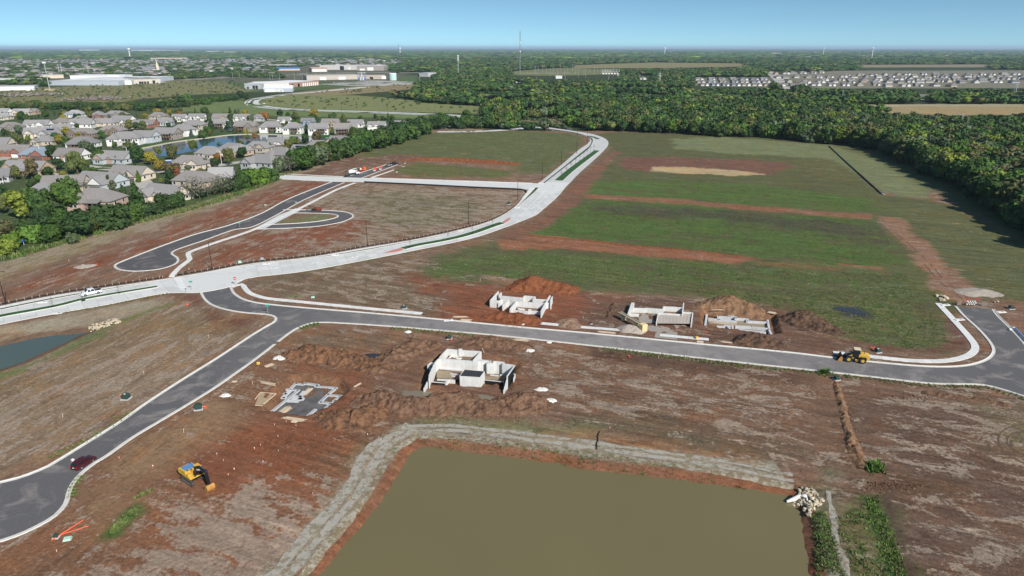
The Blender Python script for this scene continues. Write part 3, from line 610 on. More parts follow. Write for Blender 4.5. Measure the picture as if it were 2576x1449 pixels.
# concrete slabs between the verge line and the south edge
def resample(pl,n):
 d=[0]
 for a,b in zip(pl,pl[1:]):d.append(d[-1]+math.hypot(b[0]-a[0],b[1]-a[1]))
 t=np.linspace(0,d[-1],n);P=np.array(pl)
 return np.stack([np.interp(t,d,P[:,0]),np.interp(t,d,P[:,1])],1)
NS=74
ra,rc=resample(av_v+[G(1392,466)],NS),resample(av_s,NS)
for i in range(NS-1):
 for k in range(4):
  q=[]
  for(ii,kk)in((i,k),(i,k+1),(i+1,k+1),(i+1,k)):
   t=kk/4;q.append(ra[ii]*(1-t)+rc[ii]*t)
  c=sum(q)/4
  q=[c+(p-c)*(1-0.05/max(0.5,np.linalg.norm(p-c)))for p in q]
  mb=MB();mb.add([(p[0],p[1],0.035)for p in q]+[(p[0],p[1],0.0)for p in q],[(0,3,2,1),(0,1,5,4),(1,2,6,5),(2,3,7,6),(3,0,4,7)])
  mb.build('concrete_slab',M_CONC,avenue)
poly_mesh('crossing_slab',[G(1340,474),G(1357,458),G(1434,459),G(1419,475),G(1390,490),G(1362,485)],0.0385,M_CONC,avenue)
poly_mesh('junction_slab',GP([(437,722),(480,692),(600,668),(640,690),(583,721),(504,736)]),0.0375,M_CONC,avenue)
sweep(av_s,[(0.15,-.05),(.12,.16),(-.1,.16),(-.14,.037)]).build('kerb',M_KERB,avenue)
sweep(av_v,[(0.1,.037),(.12,.16),(.32,.16),(.34,.10)]).build('kerb',M_KERB,avenue)
# turf verge between roadway and walk
def strip_between(a,b,n,t0,t1,z,name,m,parent):
 A,B=resample(a,n),resample(b,n);mb=MB();P=A*(1-t0)+B*t0;Q=A*(1-t1)+B*t1
 vs=[(p[0],p[1],z)for p in P]+[(q[0],q[1],z)for q in Q]
 mb.add(vs,[(i,i+1,n+i+1,n+i)for i in range(n-1)]);return mb.build(name,m,parent)
av_v1=[p for p in av_v]
strip_between(av_v,av_n,120,0.06,0.42,0.11,'turf_verge',M_VERGE,avenue)
avenue2=poly_mesh('avenue',avenue2_poly,0.03,M_CONC,skirt=0.1);tag(avenue2,'far bend of the concrete boulevard beyond the crossing',kind='structure')
strip_between(a2_v,a2_w,60,0.06,0.32,0.10,'turf_verge',M_VERGE,avenue2)
side=poly_mesh('side_street',side_poly,0.03,M_CONC,skirt=0.1);tag(side,'straight pale concrete side street joining the boulevard',kind='structure')
kerb(ss_s,side,True);kerb(ss_n,side)
brs=poly_mesh('cul_de_sac',rb_poly,0.031,M_ASPH);tag(brs,'dark asphalt lane ending in a rounded turning bulb',kind='structure');kerb(rb,brs,True)
apron=poly_mesh('apron',GP([(636,578),(700,542),(745,524),(760,527),(735,540),(668,574)]),0.036,M_CONC,brs)
rn=poly_mesh('short_lane',rn_poly,0.03,M_ASPH);tag(rn,'short asphalt lane north of the concrete side street',kind='structure')
rnp=[tuple(p)for p in rn_poly];kerb([rnp[0],rnp[1]],rn);kerb([rnp[3],rnp[2]],rn,True)
crs=poly_mesh('crescent_drive',cr_poly,0.033,M_ASPH);tag(crs,'asphalt crescent drive looping round a bare island',kind='structure');kerb(cr_o,crs,False);kerb(cr_i,crs,False)
def walk(pl,w,label,panel=1.8,z=0.07,close=False):
 pl=smooth_pl(GP(pl),panel);N=normals2(pl)
 root=thing('sidewalk',None,None);tag(root,label,None,None,'structure')
 for i in range(len(pl)-1):
  a,b=pl[i],pl[i+1];na,nb=N[i],N[i+1];L=math.hypot(b[0]-a[0],b[1]-a[1]);e=0.015/max(L,.1)
  a2=(a[0]+(b[0]-a[0])*e,a[1]+(b[1]-a[1])*e);b2=(b[0]-(b[0]-a[0])*e,b[1]-(b[1]-a[1])*e);h=w/2;zz=z+rnd.uniform(-.006,.006)
  vs=[(a2[0]+na[0]*h,a2[1]+na[1]*h,zz),(a2[0]-na[0]*h,a2[1]-na[1]*h,zz),(b2[0]-nb[0]*h,b2[1]-nb[1]*h,zz),(b2[0]+nb[0]*h,b2[1]+nb[1]*h,zz)]
  mb=MB();mb.add(vs+[(x,y,-.15)for x,y,q in vs],[(0,1,2,3),(0,4,5,1),(1,5,6,2),(2,6,7,3),(3,7,4,0)]);mb.build('walk_panel',M_WALK,root)
 return root
walk(SW1,1.7,'narrow winding concrete walk from boulevard along the asphalt lane',2.2)
walk(SW2,1.6,'concrete walk curving from the stop sign along the street',1.8)
walk(SW2b,1.5,'short isolated walk piece in front of a basement');walk(SW2c,1.5,'short walk piece ending at a pale gravel pile');walk(SW2d,1.5,'walk piece crossing the gravel driveway')
walk(SW3,1.7,'concrete walk rounding the street corner behind the loader');walk(SW4,1.5,'walk piece along north side of the side street, west',3);walk(SW5,1.5,'walk beside the short asphalt lane',3);walk(SW6,1.5,'long walk along north side of the side street',3)
nvw=[(p[0],p[1])for p in resample(av_n,130)*0.80+resample(av_v,130)*0.20]
root=thing('sidewalk',None,None);tag(root,'wide concrete walk along the north side of the boulevard',None,None,'structure')
RA,RB_=resample(av_n,150),resample(av_v,150)
for i in range(149):
 q=[RA[i],RA[i+1],RA[i+1]*.45+RB_[i+1]*.55,RA[i]*.45+RB_[i]*.55];c=sum(q)/4;q=[c+(p-c)*.985 for p in q]
 mb=MB();mb.add([(p[0],p[1],0.13)for p in q]+[(p[0],p[1],0.0)for p in q],[(0,3,2,1),(0,1,5,4),(1,2,6,5),(2,3,7,6),(3,0,4,7)]);mb.build('walk_panel',M_WALK,root)
# medians
def median(pl,w0,w1,label,nose=None):
 pl=smooth_pl(GP(pl),2);n=len(pl);N=normals2(pl)
 L_,R_=[],[]
 for i,(p,q)in enumerate(zip(pl,N)):
  w=(w0+(w1-w0)*i/(n-1))/2;L_.append((p[0]+q[0]*w,p[1]+q[1]*w));R_.append((p[0]-q[0]*w,p[1]-q[1]*w))
 o=poly_mesh('median',L_+R_[::-1],0.17,M_TURF,skirt=0.17);tag(o,label,kind='structure')
 ring=L_+R_[::-1]+[L_[0]];sweep(ring,[(0,.10),(0.02,.19),(.16,.19),(.18,.03)]).build('kerb',M_KERB,o)
 return o
median([(-120,824),(0,796),(137,771),(210,753),(300,737),(396,721.5)],2.6,1.6,'long green median strip beside the white pickup')
m2=median([(1013,626),(1049,617),(1125,603),(1186,587.5),(1240,568.5),(1264,561)],3.0,3.2,'green median with red paved tips where the boulevard bends')
median([(1405,455),(1440,425),(1502,379)],4.6,4.0,'broad green median planted with young trees beyond the crossing')
median([(1480,342),(1494,345.5),(1507,351)],3.0,3.0,'far small green median at the bend')
poly_mesh('paved_tip',GP([(964,637.6),(985,630.5),(1010,624),(1014,630),(990,635.5)]),0.17,M_PINK,m2,skirt=0.14)
poly_mesh('paved_tip',GP([(1264,558.5),(1274,552),(1284,547.5),(1283,552.5),(1268,563)]),0.17,M_PINK,m2,skirt=0.14)
# painted marks
def flat(name,pts,z,m,parent=None):return poly_mesh(name,GP(pts),z,m,parent)
cw=thing('crosswalk',None,None);tag(cw,'white striped crosswalk over the boulevard',None,None,'structure')
for k in range(9):
 t=k/8;a=(438.5+14.5*t,700.5+28*t);b=(455.5+14*t,697.5+29*t)
 flat('stripe',[(a[0],a[1]-.8),(b[0],b[1]-.8),(b[0]+.5,b[1]+.7),(a[0]+.5,a[1]+.7)],0.046,M_WHITE,cw)
for(u,v,a)in((682.6,676.3,0),(789,661.8,0),(888,647.7,0),(1338,524.3,1),(1357,508.8,1),(1372,494,1)):
 x,y=G(u,v);rz=[R(28),R(62)][a]
 mb=MB();mb.quad((-2,-.12,0),(1.2,-.12,0),(1.2,.12,0),(-2,.12,0));mb.add([(1.2,-.6,0),(2.4,0,0),(1.2,.6,0)],[(0,1,2)]);mb.quad((-.3,.13,0),(.1,.13,0),(.4,1.0,0),(0,1.0,0))
 o=mb.build('turn_arrow',M_WHITE,None,(x,y,0.047),rz);o.parent=avenue
for pl in([(1300,548),(1322,530),(1345,508),(1374,476)],):sweep(S(pl),[(-.07,.046),(.07,.046)]).build('lane_line',M_WHITE,avenue)
sweep(S([(660,676),(760,662),(860,645),(950,630)]),[(-.05,.046),(.05,.046)]).build('lane_line',M_WHITE,avenue)
# far boulevard loop and lanes
fa=smooth_pl(GP(FAR_AV),6);FAV=sweep(fa,[(-9,-.05),(-9,.06),(9,.06),(9,-.05)]).build('far_road',M_CONC);tag(FAV,'distant pale boulevard looping through the meadows',kind='structure')
sweep(fa[:len(fa)*3//4],[(-1.6,.075),(1.6,.075)]).build('turf_median',M_VERGE,FAV);sweep(fa,[(5.2,.075),(6.6,.075)]).build('turf_verge',M_VERGE,FAV)
for pl,w,lb in((LANE1,4,'pale lane running from the hedge to the boulevard'),(LANE2,2.5,'narrow pale path in the scrub field')):
 o=sweep(smooth_pl(GP(pl),5),[(-w,-.05),(-w,.06),(w,.06),(w,-.05)]).build('lane',M_CONC);tag(o,lb,kind='structure')
M_OLDC=mat('old_concrete',(.40,.37,.33),0.9,0.15,0.3)
for pl,w,lb in(([(-60,407),(40,401),(110,402),(226,420),(290,426),(387,431),(460,431),(560,414),(640,403),(720,392)],4.2,'concrete street winding through the subdivision'),
                  ([(290,330),(360,318),(470,304),(600,300),(760,305),(960,318)],4.0,'rear concrete street between the rows of houses'),
                  ([(1932,178),(1946,190),(1968,208),(1990,224)],12,'distant pale straight road by the far subdivision'),
                  ([(-200,226),(100,215),(420,203),(620,193),(760,188)],9,'distant pale highway past the white warehouse'),
                  ([(600,190),(900,183),(1200,184),(1450,184)],12,'distant pale highway behind the brown warehouse')):
 o=sweep(smooth_pl(GP(pl),6),[(-w,-.02),(-w,.05),(w,.05),(w,-.02)]).build('road',M_OLDC);tag(o,lb,kind='structure')
for pts,lb in(([(330,455),(378,452),(395,470),(352,476),(356,500),(334,504)],'pale concrete driveway between two cypress trees'),([(105,432),(150,437),(165,434),(160,440),(104,444)],'pale patio behind the tan house'),([(345,447),(360,436),(390,438),(385,447)],'pale driveway of the cream house'),([(1115,320),(1150,316),(1156,323),(1120,325)],'driveway of the house at the row end'),([(0,396),(26,392),(28,399),(0,402)],'driveway of the brick house by the frame edge'),([(-30,640),(0,636),(36,628),(40,633),(0,645)],'pale path below the tree clump')):
 o=poly_mesh('driveway',GP(pts),0.12,M_OLDC);tag(o,lb,kind='structure')
M_LOT=mat('lot_concrete',(.34,.32,.29),0.95,0.2,0.1)
for pts in([(800,212),(935,202),(1050,206),(1035,213),(900,217)],[(610,222),(720,214),(735,226),(630,226)],[(240,208),(410,203),(420,208),(300,211)]):
 o=poly_mesh('parking_lot',GP(pts),0.05,M_LOT);tag(o,'distant pale parking lot',kind='structure')
gd=poly_mesh('gravel_drive',GP(zf3([(690,400),(1130,412),(960,470),(950,640),(630,605),(650,540),(440,470),(400,290),(520,250),(640,280),(660,390)])),0.06,mat('gravel',(.30,.265,.225),0.95,0.35,3.5,bump=0.8));tag(gd,'grey gravel driveway in front of the third basement',kind='structure')
# water
def water_mat(name,col,rough,bump=0.08,sc=0.6):
 m=bpy.data.materials.new(name);m.use_nodes=True;n,l=m.node_tree.nodes,m.node_tree.links;b=n['Principled BSDF']
 g=n.new('ShaderNodeNewGeometry');t=n.new('ShaderNodeTexNoise');t.inputs['Scale'].default_value=0.035;t.inputs['Detail'].default_value=3;l.new(g.outputs['Position'],t.inputs['Vector'])
 r=n.new('ShaderNodeMapRange');r.inputs[3].default_value=0.9;r.inputs[4].default_value=1.1;l.new(t.outputs['Fac'],r.inputs[0])
 s=n.new('ShaderNodeVectorMath');s.operation='SCALE';s.inputs[0].default_value=col;l.new(r.outputs[0],s.inputs['Scale']);l.new(s.outputs[0],b.inputs['Base Color'])
 b.inputs['Roughness'].default_value=rough;b.inputs['IOR'].default_value=1.33;b.inputs['Specular IOR Level'].default_value=0.5
 t2=n.new('ShaderNodeTexNoise');t2.inputs['Scale'].default_value=sc;t2.inputs['Detail'].default_value=4;l.new(g.outputs['Position'],t2.inputs['Vector'])
 p=n.new('ShaderNodeBump');p.inputs['Strength'].default_value=bump;p.inputs['Distance'].default_value=0.1;l.new(t2.outputs['Fac'],p.inputs['Height']);l.new(p.outputs[0],b.inputs['Normal']);return m
def grow(P,d):
 P=[Vector(p)for p in P];c=sum(P,Vector((0,0)))/len(P);A=sum(P[i].x*P[(i+1)%len(P)].y-P[(i+1)%len(P)].x*P[i].y for i in range(len(P)))
 out=[]
 for i in range(len(P)):
  t=(P[(i+1)%len(P)]-P[i-1]).normalized();nn=Vector((t.y,-t.x))*(1 if A>0 else-1);out.append(tuple(P[i]+nn*d))
 return out
w1=poly_mesh('pond_water',grow(P1w,1.2),W1Z,water_mat('silty_water',(.148,.124,.060),0.2,0.16,1.2));tag(w1,'muddy olive water of the large square pond',kind='structure')
w2=poly_mesh('pond_water',grow(P2w,1.0),W2Z,water_mat('green_water',(.075,.100,.085),0.08));tag(w2,'grey green water of the pond beside the boulevard',kind='structure')
w3=poly_mesh('pond_water',P3w,-0.25,water_mat('blue_water',(.030,.060,.085),0.08));tag(w3,'blue water of the pond among the houses',kind='structure')
rim=sweep(smooth_pl(GP([(345,376),(387,367),(446,356),(517,347.3),(573,340),(630,337.4),(677,338),(704,339),(803,344.8)]),3),[(-.6,-.3),(-.3,.15),(1.0,.25),(1.4,0)]).build('stone_rim',mat('rim_stone',(.42,.36,.27),0.9,0.3,1.0));tag(rim,'pale stone edge along the pond behind the white houses',kind='structure')
# puddles
M_PUD=water_mat('puddle_water',(.20,.165,.115),0.1);M_PUDD=water_mat('dark_puddle',(.035,.036,.040),0.08)
for pts,mm,lb in((zf1([(3000,0)]),None,None),
 ([(1188,996),(1212,993),(1240,999),(1258,1006),(1232,1009),(1205,1004)],M_PUD,'tan puddle under the dirt ridge below the basement'),
 ([(1010,990),(1050,984),(1090,990),(1080,1002),(1030,1003)],M_PUD,'shallow brown puddle left of the basement wing wall'),
 ([(905,896),(935,889),(970,893),(985,899),(960,908),(940,905)],M_PUDD,'dark puddle behind the long dirt heap'),
 ([(2094,776),(2110,772),(2128,775),(2150,776),(2170,784),(2190,790),(2160,792),(2140,786),(2115,783)],M_PUDD,'dark puddle in the grass field'),
 ([(648,421),(656,419),(659,422),(651,424)],M_PUDD,'tiny puddle in the red dirt')):
 if mm is None:continue
 P=np.asarray(GP(pts));z=float(np.mean([tz(x,y)for x,y in P]))+0.10
 o=poly_mesh('puddle',smooth_pl([tuple(p)for p in P],0.8,True)[:-1],z,mm);tag(o,lb,kind='structure')

# ------------------------------------------------------------------ erosion blankets round the pond
def ribbon_drape(name,pl,w,m,label,lift=0.04):
 pl=smooth_pl(pl,1.0);N=normals2(pl);k=max(3,int(w/0.7));P=[]
 for i,(p,q)in enumerate(zip(pl,N)):
  for j in range(k+1):
   o=(j/k-0.5)*w
   if j in(0,k):o+=(fbm(np.array([i*.35+j]),np.array([w*7.0+j*3]),5,2)[0]-0.5)*0.9
   P.append((p[0]+q[0]*o,p[1]+q[1]*o))
 P=np.array(P);Z=terrain(P[:,0],P[:,1])+lift
 idx=np.arange(len(P)).reshape(len(pl),k+1);F=np.stack([idx[:-1,:-1],idx[:-1,1:],idx[1:,1:],idx[1:,:-1]],-1).reshape(-1,4)
 o=link(name,mesh_np(name,np.column_stack([P,Z]),F,m,True));return tag(o,label,'erosion mat','erosion mats laid round the pond')
def mat_blanket(name,a,b,c2,thr):
 m=bpy.data.materials.new(name);m.use_nodes=True;n,l=m.node_tree.nodes,m.node_tree.links;bs=n['Principled BSDF'];bs.inputs['Roughness'].default_value=0.95;bs.inputs['Specular IOR Level'].default_value=.1
 g=n.new('ShaderNodeNewGeometry')
 def noise(s,d):
  t=n.new('ShaderNodeTexNoise');t.inputs['Scale'].default_value=s;t.inputs['Detail'].default_value=d;t.inputs['Roughness'].default_value=0.72;l.new(g.outputs['Position'],t.inputs['Vector']);return t.outputs['Fac']
 def rng(v,p,q,c,d):
  r=n.new('ShaderNodeMapRange');r.inputs[1].default_value=p;r.inputs[2].default_value=q;r.inputs[3].default_value=c;r.inputs[4].default_value=d;l.new(v,r.inputs[0]);return r.outputs[0]
 x=n.new('ShaderNodeMix');x.data_type='RGBA';x.inputs[6].default_value=(*a,1);x.inputs[7].default_value=(*b,1);l.new(rng(noise(0.9,7),thr,thr+0.09,0,1),x.inputs[0])
 y=n.new('ShaderNodeMix');y.data_type='RGBA';y.inputs[7].default_value=(*c2,1);l.new(x.outputs[2],y.inputs[6]);l.new(rng(noise(0.35,6),0.55,0.64,0,.8),y.inputs[0])
 s=n.new('ShaderNodeVectorMath');s.operation='SCALE';l.new(y.outputs[2],s.inputs[0]);l.new(rng(noise(4.0,4),.25,.75,.75,1.2),s.inputs['Scale']);l.new(s.outputs[0],bs.inputs['Base Color'])
 return m
M_BL1=mat_blanket('grey_straw_mat',(.335,.31,.265),(.22,.185,.13),(.17,.15,.08),.50)
M_BL2=mat_blanket('worn_straw_mat',(.31,.28,.225),(.19,.145,.09),(.10,.115,.045),.45)
WLN=[(770,1480),(815,1440),(850,1392),(900,1332),(935,1292),(960,1262),(985,1222),(1010,1172),(1030,1140)]
def inset(k,top):return GP([(u-k*(1+.12*(v-1140)/340),v-k*.18)for u,v in WLN]+top,-.3)
ribbon_drape('straw_mat',inset(96,[(985,1096),(1030,1066)]),1.7,M_BL1,'pale grey straw mat strip outermost along the pond west bank')
ribbon_drape('straw_mat',inset(66,[(1000,1106),(1042,1078)]),1.5,M_BL1,'middle straw mat strip along the pond west bank')
ribbon_drape('straw_mat',inset(42,[(1016,1112),(1050,1090)]),1.3,M_BL2,'worn straw mat strip next to the red west waterline')
ribbon_drape('straw_mat',GP([(1030,1068),(1120,1066),(1250,1078),(1400,1096),(1550,1118),(1700,1138),(1850,1162),(1995,1190)]),.9,M_BL1,'uppermost pale straw mat strip along the pond north bank')
ribbon_drape('straw_mat',GP([(1045,1080),(1120,1078),(1250,1090),(1400,1109),(1550,1131),(1700,1151),(1850,1176),(1998,1204)]),1.0,M_BL1,'second pale straw mat strip along the pond north bank')
ribbon_drape('straw_mat',GP([(1055,1092),(1120,1091),(1250,1103),(1400,1122),(1550,1144),(1700,1165),(1850,1189),(1998,1217)]),1.4,M_BL2,'weedy straw mat strip just above the north waterline')
ribbon_drape('straw_mat',GP([(2086,1230),(2092,1280),(2102,1340),(2125,1410),(2140,1470)]),1.0,M_BL1,'thin pale straw strip running down the grass east of the pond')

# ------------------------------------------------------------------ dirt mounds
M_DIRT={}
def dirt_mat(name,a,b,c):
 m=bpy.data.materials.new(name);m.use_nodes=True;n,l=m.node_tree.nodes,m.node_tree.links;bs=n['Principled BSDF'];bs.inputs['Roughness'].default_value=0.97;bs.inputs['Specular IOR Level'].default_value=.08
 g=n.new('ShaderNodeNewGeometry')
 def noise(s,d):
  t=n.new('ShaderNodeTexNoise');t.inputs['Scale'].default_value=s;t.inputs['Detail'].default_value=d;t.inputs['Roughness'].default_value=0.7;l.new(g.outputs['Position'],t.inputs['Vector']);return t.outputs['Fac']
 r=n.new('ShaderNodeValToRGB');r.color_ramp.elements[0].position=.36;r.color_ramp.elements[0].color=(*a,1);r.color_ramp.elements[1].position=.66;r.color_ramp.elements[1].color=(*c,1);e=r.color_ramp.elements.new(.5);e.color=(*b,1)
 l.new(noise(0.75,8),r.inputs[0]);l.new(r.outputs[0],bs.inputs['Base Color'])
 p=n.new('ShaderNodeBump');p.inputs['Strength'].default_value=1;p.inputs['Distance'].default_value=.4;l.new(noise(1.8,7),p.inputs['Height']);l.new(p.outputs[0],bs.inputs['Normal']);return m
D_RED=dirt_mat('red_dirt',(.120,.045,.024),(.215,.078,.036),(.275,.108,.050))
D_BRN=dirt_mat('brown_dirt',(.090,.052,.034),(.165,.092,.058),(.235,.150,.100))
D_MIX=dirt_mat('mixed_dirt',(.062,.042,.032),(.175,.090,.050),(.260,.140,.078))
D_TAN=dirt_mat('tan_dirt',(.130,.072,.042),(.225,.130,.075),(.300,.190,.115))
D_GRV=dirt_mat('pale_gravel',(.34,.29,.235),(.40,.345,.285),(.46,.41,.35))
D_DRK=dirt_mat('dark_dirt',(.050,.034,.026),(.110,.066,.045),(.190,.112,.068))
D_LBR=dirt_mat('light_dirt',(.19,.115,.075),(.27,.175,.12),(.33,.235,.17))
def mound(label,spine,m,res=0.3,rough=0.55,group='dirt piles'):
 """spine: (u, v, half width m, height m)"""
 pts=[(*G(u,v),w,h*.86)for u,v,w,h in spine]
 wm=max(p[2]for p in pts)*1.35;xs=[p[0]for p in pts];ys=[p[1]for p in pts]
 gx=np.arange(min(xs)-wm,max(xs)+wm,res);gy=np.arange(min(ys)-wm,max(ys)+wm,res)
 X,Y=np.meshgrid(gx,gy);H=np.zeros(X.shape);s=int(abs(pts[0][0]*13+pts[0][1]))%991
 warp=(fbm(X/2.8,Y/2.8,s,3)-.5)
 segs=list(zip(pts,pts[1:]))if len(pts)>1 else[(pts[0],pts[0])]
 for a,b in segs:
  dx,dy=b[0]-a[0],b[1]-a[1];L=dx*dx+dy*dy+1e-9
  t=np.clip(((X-a[0])*dx+(Y-a[1])*dy)/L,0,1);d=np.hypot(X-a[0]-t*dx,Y-a[1]-t*dy)
  w=a[2]+(b[2]-a[2])*t;h=a[3]+(b[3]-a[3])*t
  q=np.clip(1-d/(w*(1+0.55*warp)),0,1);H=np.maximum(H,h*(q*0.75+0.25*np.sin(q*math.pi/2)))
 edge=np.clip(H/0.5,0,1)
 Z=H+edge*((fbm(X/1.3,Y/1.3,s+5,3)-.5)*1.7+(fbm(X/.38,Y/.38,s+9,2)-.5)*1.0)*rough-0.05
 T=terrain(X.ravel(),Y.ravel()).reshape(X.shape);Z=Z+np.minimum(T,0.05)
 keep=(H>0.01);idx=np.arange(X.size).reshape(X.shape)
 fk=keep[:-1,:-1]|keep[:-1,1:]|keep[1:,1:]|keep[1:,:-1]
 Z=np.where(keep,Z,np.minimum(T,0.05)-0.12)
 F=np.stack([idx[:-1,:-1],idx[:-1,1:],idx[1:,1:],idx[1:,:-1]],-1)[fk]
 us,inv=np.unique(F,return_inverse=True)
 V=np.column_stack([X.ravel(),Y.ravel(),Z.ravel()])[us];c=np.array([np.mean(xs),np.mean(ys),0]);V=V-c
 o=link('dirt_pile',mesh_np('dirt_pile',V,inv.reshape(F.shape),m,False),None,tuple(c));return tag(o,label,'dirt pile',group)
mound('tall red dirt pile behind the white walled basement',[(1288,728,3,.7),(1312,722,5,2.3),(1338,720,6.5,4.2),(1365,722,5.5,2.9),(1400,726,5,2.6),(1425,730,4.5,2.2),(1440,734,2.5,1)],D_RED,.35,.5)
mound('low red dirt pile between the white basement and the street',[(1228,797,2.5,.9),(1262,797,4.2,1.9),(1300,803,4.6,2.1),(1335,809,3.5,1.3),(1352,812,2,.5)],D_RED,.3,.6)
mound('long lumpy brown dirt heap left of the unroofed basement',[(735,893,3.0,1.3),(780,888,4.6,2.8),(812,893,4.6,2.9),(846,900,4.4,2.3),(890,910,4,2.1),(925,917,4,1.9),(955,926,3.5,1.4)],D_MIX,.27,.8)
mound('brown dirt heap by the dark puddle',[(950,930,3,1.1),(985,905,4.2,1.8),(1010,885,4.2,2.0),(1045,870,4.2,2.1),(1078,868,3.4,1.5)],D_BRN,.27,.7)
mound('brown dirt heap between basement and street with utility box beside it',[(1170,865,2.5,.9),(1200,862,3.6,1.6),(1235,862,4,1.9),(1275,868,3.6,1.3),(1312,873,3,1)],D_BRN,.27,.7)
mound('long dark ridge of dirt in front of the unroofed basement',[(925,1010,3.4,1.6),(965,1008,4,2.3),(1010,1020,4.2,2.3),(1060,1022,4.2,2.4),(1110,1018,4.4,2.8),(1155,1014,4.6,3.0),(1195,1024,3.4,1.8),(1235,1026,3.6,1.9),(1275,1024,4,2.2),(1320,1014,4.6,2.9),(1352,1018,3.6,1.8),(1372,1024,2,.8)],D_BRN,.26,.8)
mound('reddish clod heap at the corner of the pond bank',[(818,1052,2.5,1),(850,1058,4.2,2.4),(890,1058,4.4,2.5),(925,1042,4,2.0),(950,1022,3.4,1.5)],D_MIX,.26,.85)
mound('orange brown dirt pile behind the footing trench',[(1765,773,3,.9),(1800,769,5,2.2),(1835,768,6.5,3.4),(1865,773,5,2.6),(1888,780,4,1.6),(1900,786,3,.8)],D_TAN,.33,.7)
mound('tan and dark dirt pile in front of the footing trench',[(1862,862,2.5,1),(1885,858,4,2.0),(1908,859,4.6,2.5),(1935,865,3.8,1.6),(1958,870,2.4,.7)],D_DRK,.3,.8)
mound('dark peaked dirt pile with a tan flank right of the footing trench',[(1995,806,3,1.0),(2008,806,5,2.6),(2024,806,5.6,3.4),(2048,815,4.6,2.3),(2075,826,4,1.4),(2105,838,2.5,.5)],D_DRK,.32,.7)
mound('pale gravel pile beside the yellow conveyor',[(1568,828,1.6,.5),(1580,829,2.8,1.7),(1596,831,2.8,1.5),(1612,833,1.6,.4)],D_GRV,.22,.15)
mound('pinkish low dirt pile interrupting the walk pieces',[(1418,818,2.2,.5),(1430,812,3.4,1.3),(1442,820,2.6,.8)],D_LBR,.25,.45)
mound('long low red berm in the far field behind the side street',[(1020,404,4,.8),(1060,402,6,1.8),(1120,402,6,1.8),(1180,406,6,1.6),(1240,409,6,1.8),(1300,413,4,1.2)],D_RED,.8,.8)
mound('narrow spoil ridge beside the open trench',[(2104,965,.9,.45),(2112,1000,1.0,.55),(2122,1040,1.0,.55),(2134,1085,1.1,.6),(2146,1120,1.3,.8),(2158,1150,1.4,.9),(2168,1176,1.1,.6)],D_TAN,.2,.6)
mound('dark clod row left of the third basement',[(1530,800,1.0,.5),(1538,780,1.2,.6),(1546,765,1.0,.5)],D_DRK,.25,.8)
mound('low clod mound by the street at the right edge',[(2330,990,1.2,.4),(2400,998,1.4,.5),(2470,1006,1.3,.5),(2530,1020,1.2,.4)],D_BRN,.3,.8)
mound('flat pale gravel heap beyond the barricade',[(2440,736,4,.8),(2470,736,4.5,.9),(2500,739,3,.4)],D_GRV,.35,.2)
mound('long red spoil bank along the lower haul track',[(1330,592,1.2,.35),(1450,604,1.2,.45),(1600,619,1.2,.45),(1750,633,1.1,.4),(1860,645,1.0,.3)],D_RED,.5,.5)
# scattered clods
def scatter_mesh(name,pts,sizes,m,label,kind='stuff'):
 base=np.array([(1,0,0),(-1,0,0),(0,1,0),(0,-1,0),(0,0,1),(0,0,-1)],float);tri=np.array([(0,2,4),(2,1,4),(1,3,4),(3,0,4),(2,0,5),(1,2,5),(3,1,5),(0,3,5)])
 n=len(pts);sc=np.asarray(sizes)[:,None,None]*npr.uniform(.6,1.3,(n,6,1))*np.array([1,1,.7]);a=npr.uniform(0,6.28,n);c,s_=np.cos(a)[:,None],np.sin(a)[:,None]
 V=base[None]*sc;x=V[...,0]*c-V[...,1]*s_;y=V[...,0]*s_+V[...,1]*c;V=np.stack([x,y,V[...,2]],-1)+np.asarray(pts)[:,None,:]
 F=(tri[None]+(np.arange(n)*6)[:,None,None]).reshape(-1,3);o=link(name,mesh_np(name,V.reshape(-1,3),F,m));tag(o,label,None,None,kind);return o
cp=[];cs=[]
for(u,v,su,sv,k)in((850,960,120,20,500),(1150,1045,260,14,700),(900,1085,80,16,400),(1000,905,80,16,300),(1250,880,90,8,250),(750,930,60,14,200),(1940,880,50,5,120),(1300,740,90,5,150),(1290,822,70,4,150),(2140,1090,26,70,260),(2230,1225,70,14,350),(760,1120,160,40,500),(2300,1000,130,8,300),(1700,930,200,20,200)):
 for _ in range(k):
  x,y=G(rnd.gauss(u,su*.5),rnd.gauss(v,sv*.5));cp.append((x,y));cs.append(abs(rnd.gauss(0,.09))+.05)
cpa=np.array(cp);cz=terrain(cpa[:,0],cpa[:,1])
scatter_mesh('dirt_clods',np.column_stack([cpa,cz+.03]),cs,D_BRN,'loose brown clods of earth scattered over the lots')

# wheel ruts
M_RUT=mat('rut_soil',(.108,.068,.048),.95,.4,2)
def ruts(pl,label,gap=2.0,w=.34):
 q=smooth_pl(GP(pl),1.0);q=[(x+1.6*(float(vnoise(np.array([i*.05]),np.array([x*.01]),4)[0])-.5),y+.8*(float(vnoise(np.array([i*.07]),np.array([3.3]),6)[0])-.5))for i,(x,y)in enumerate(q)];N=normals2(q)
 for s in(-1,1):
  V=[]
  for i,(p,nn)in enumerate(zip(q,N)):
   ww=w*(.6+.8*float(vnoise(np.array([i*.7]),np.array([s*9.0]),3)[0]))
   for o in(s*gap/2-ww/2,s*gap/2+ww/2):V.append((p[0]+nn[0]*o,p[1]+nn[1]*o))
  V=np.array(V);Z=terrain(V[:,0],V[:,1])+.035;n=len(q);i=np.arange(n-1)*2;keep=vnoise(np.arange(n-1)*.25,np.full(n-1,s*5.0),8)>.42
  F=np.stack([i,i+1,i+3,i+2],1)[keep]
  if len(F):tag(link('wheel_rut',mesh_np('wheel_rut',np.column_stack([V,Z]),F,M_RUT)),label,kind='structure')
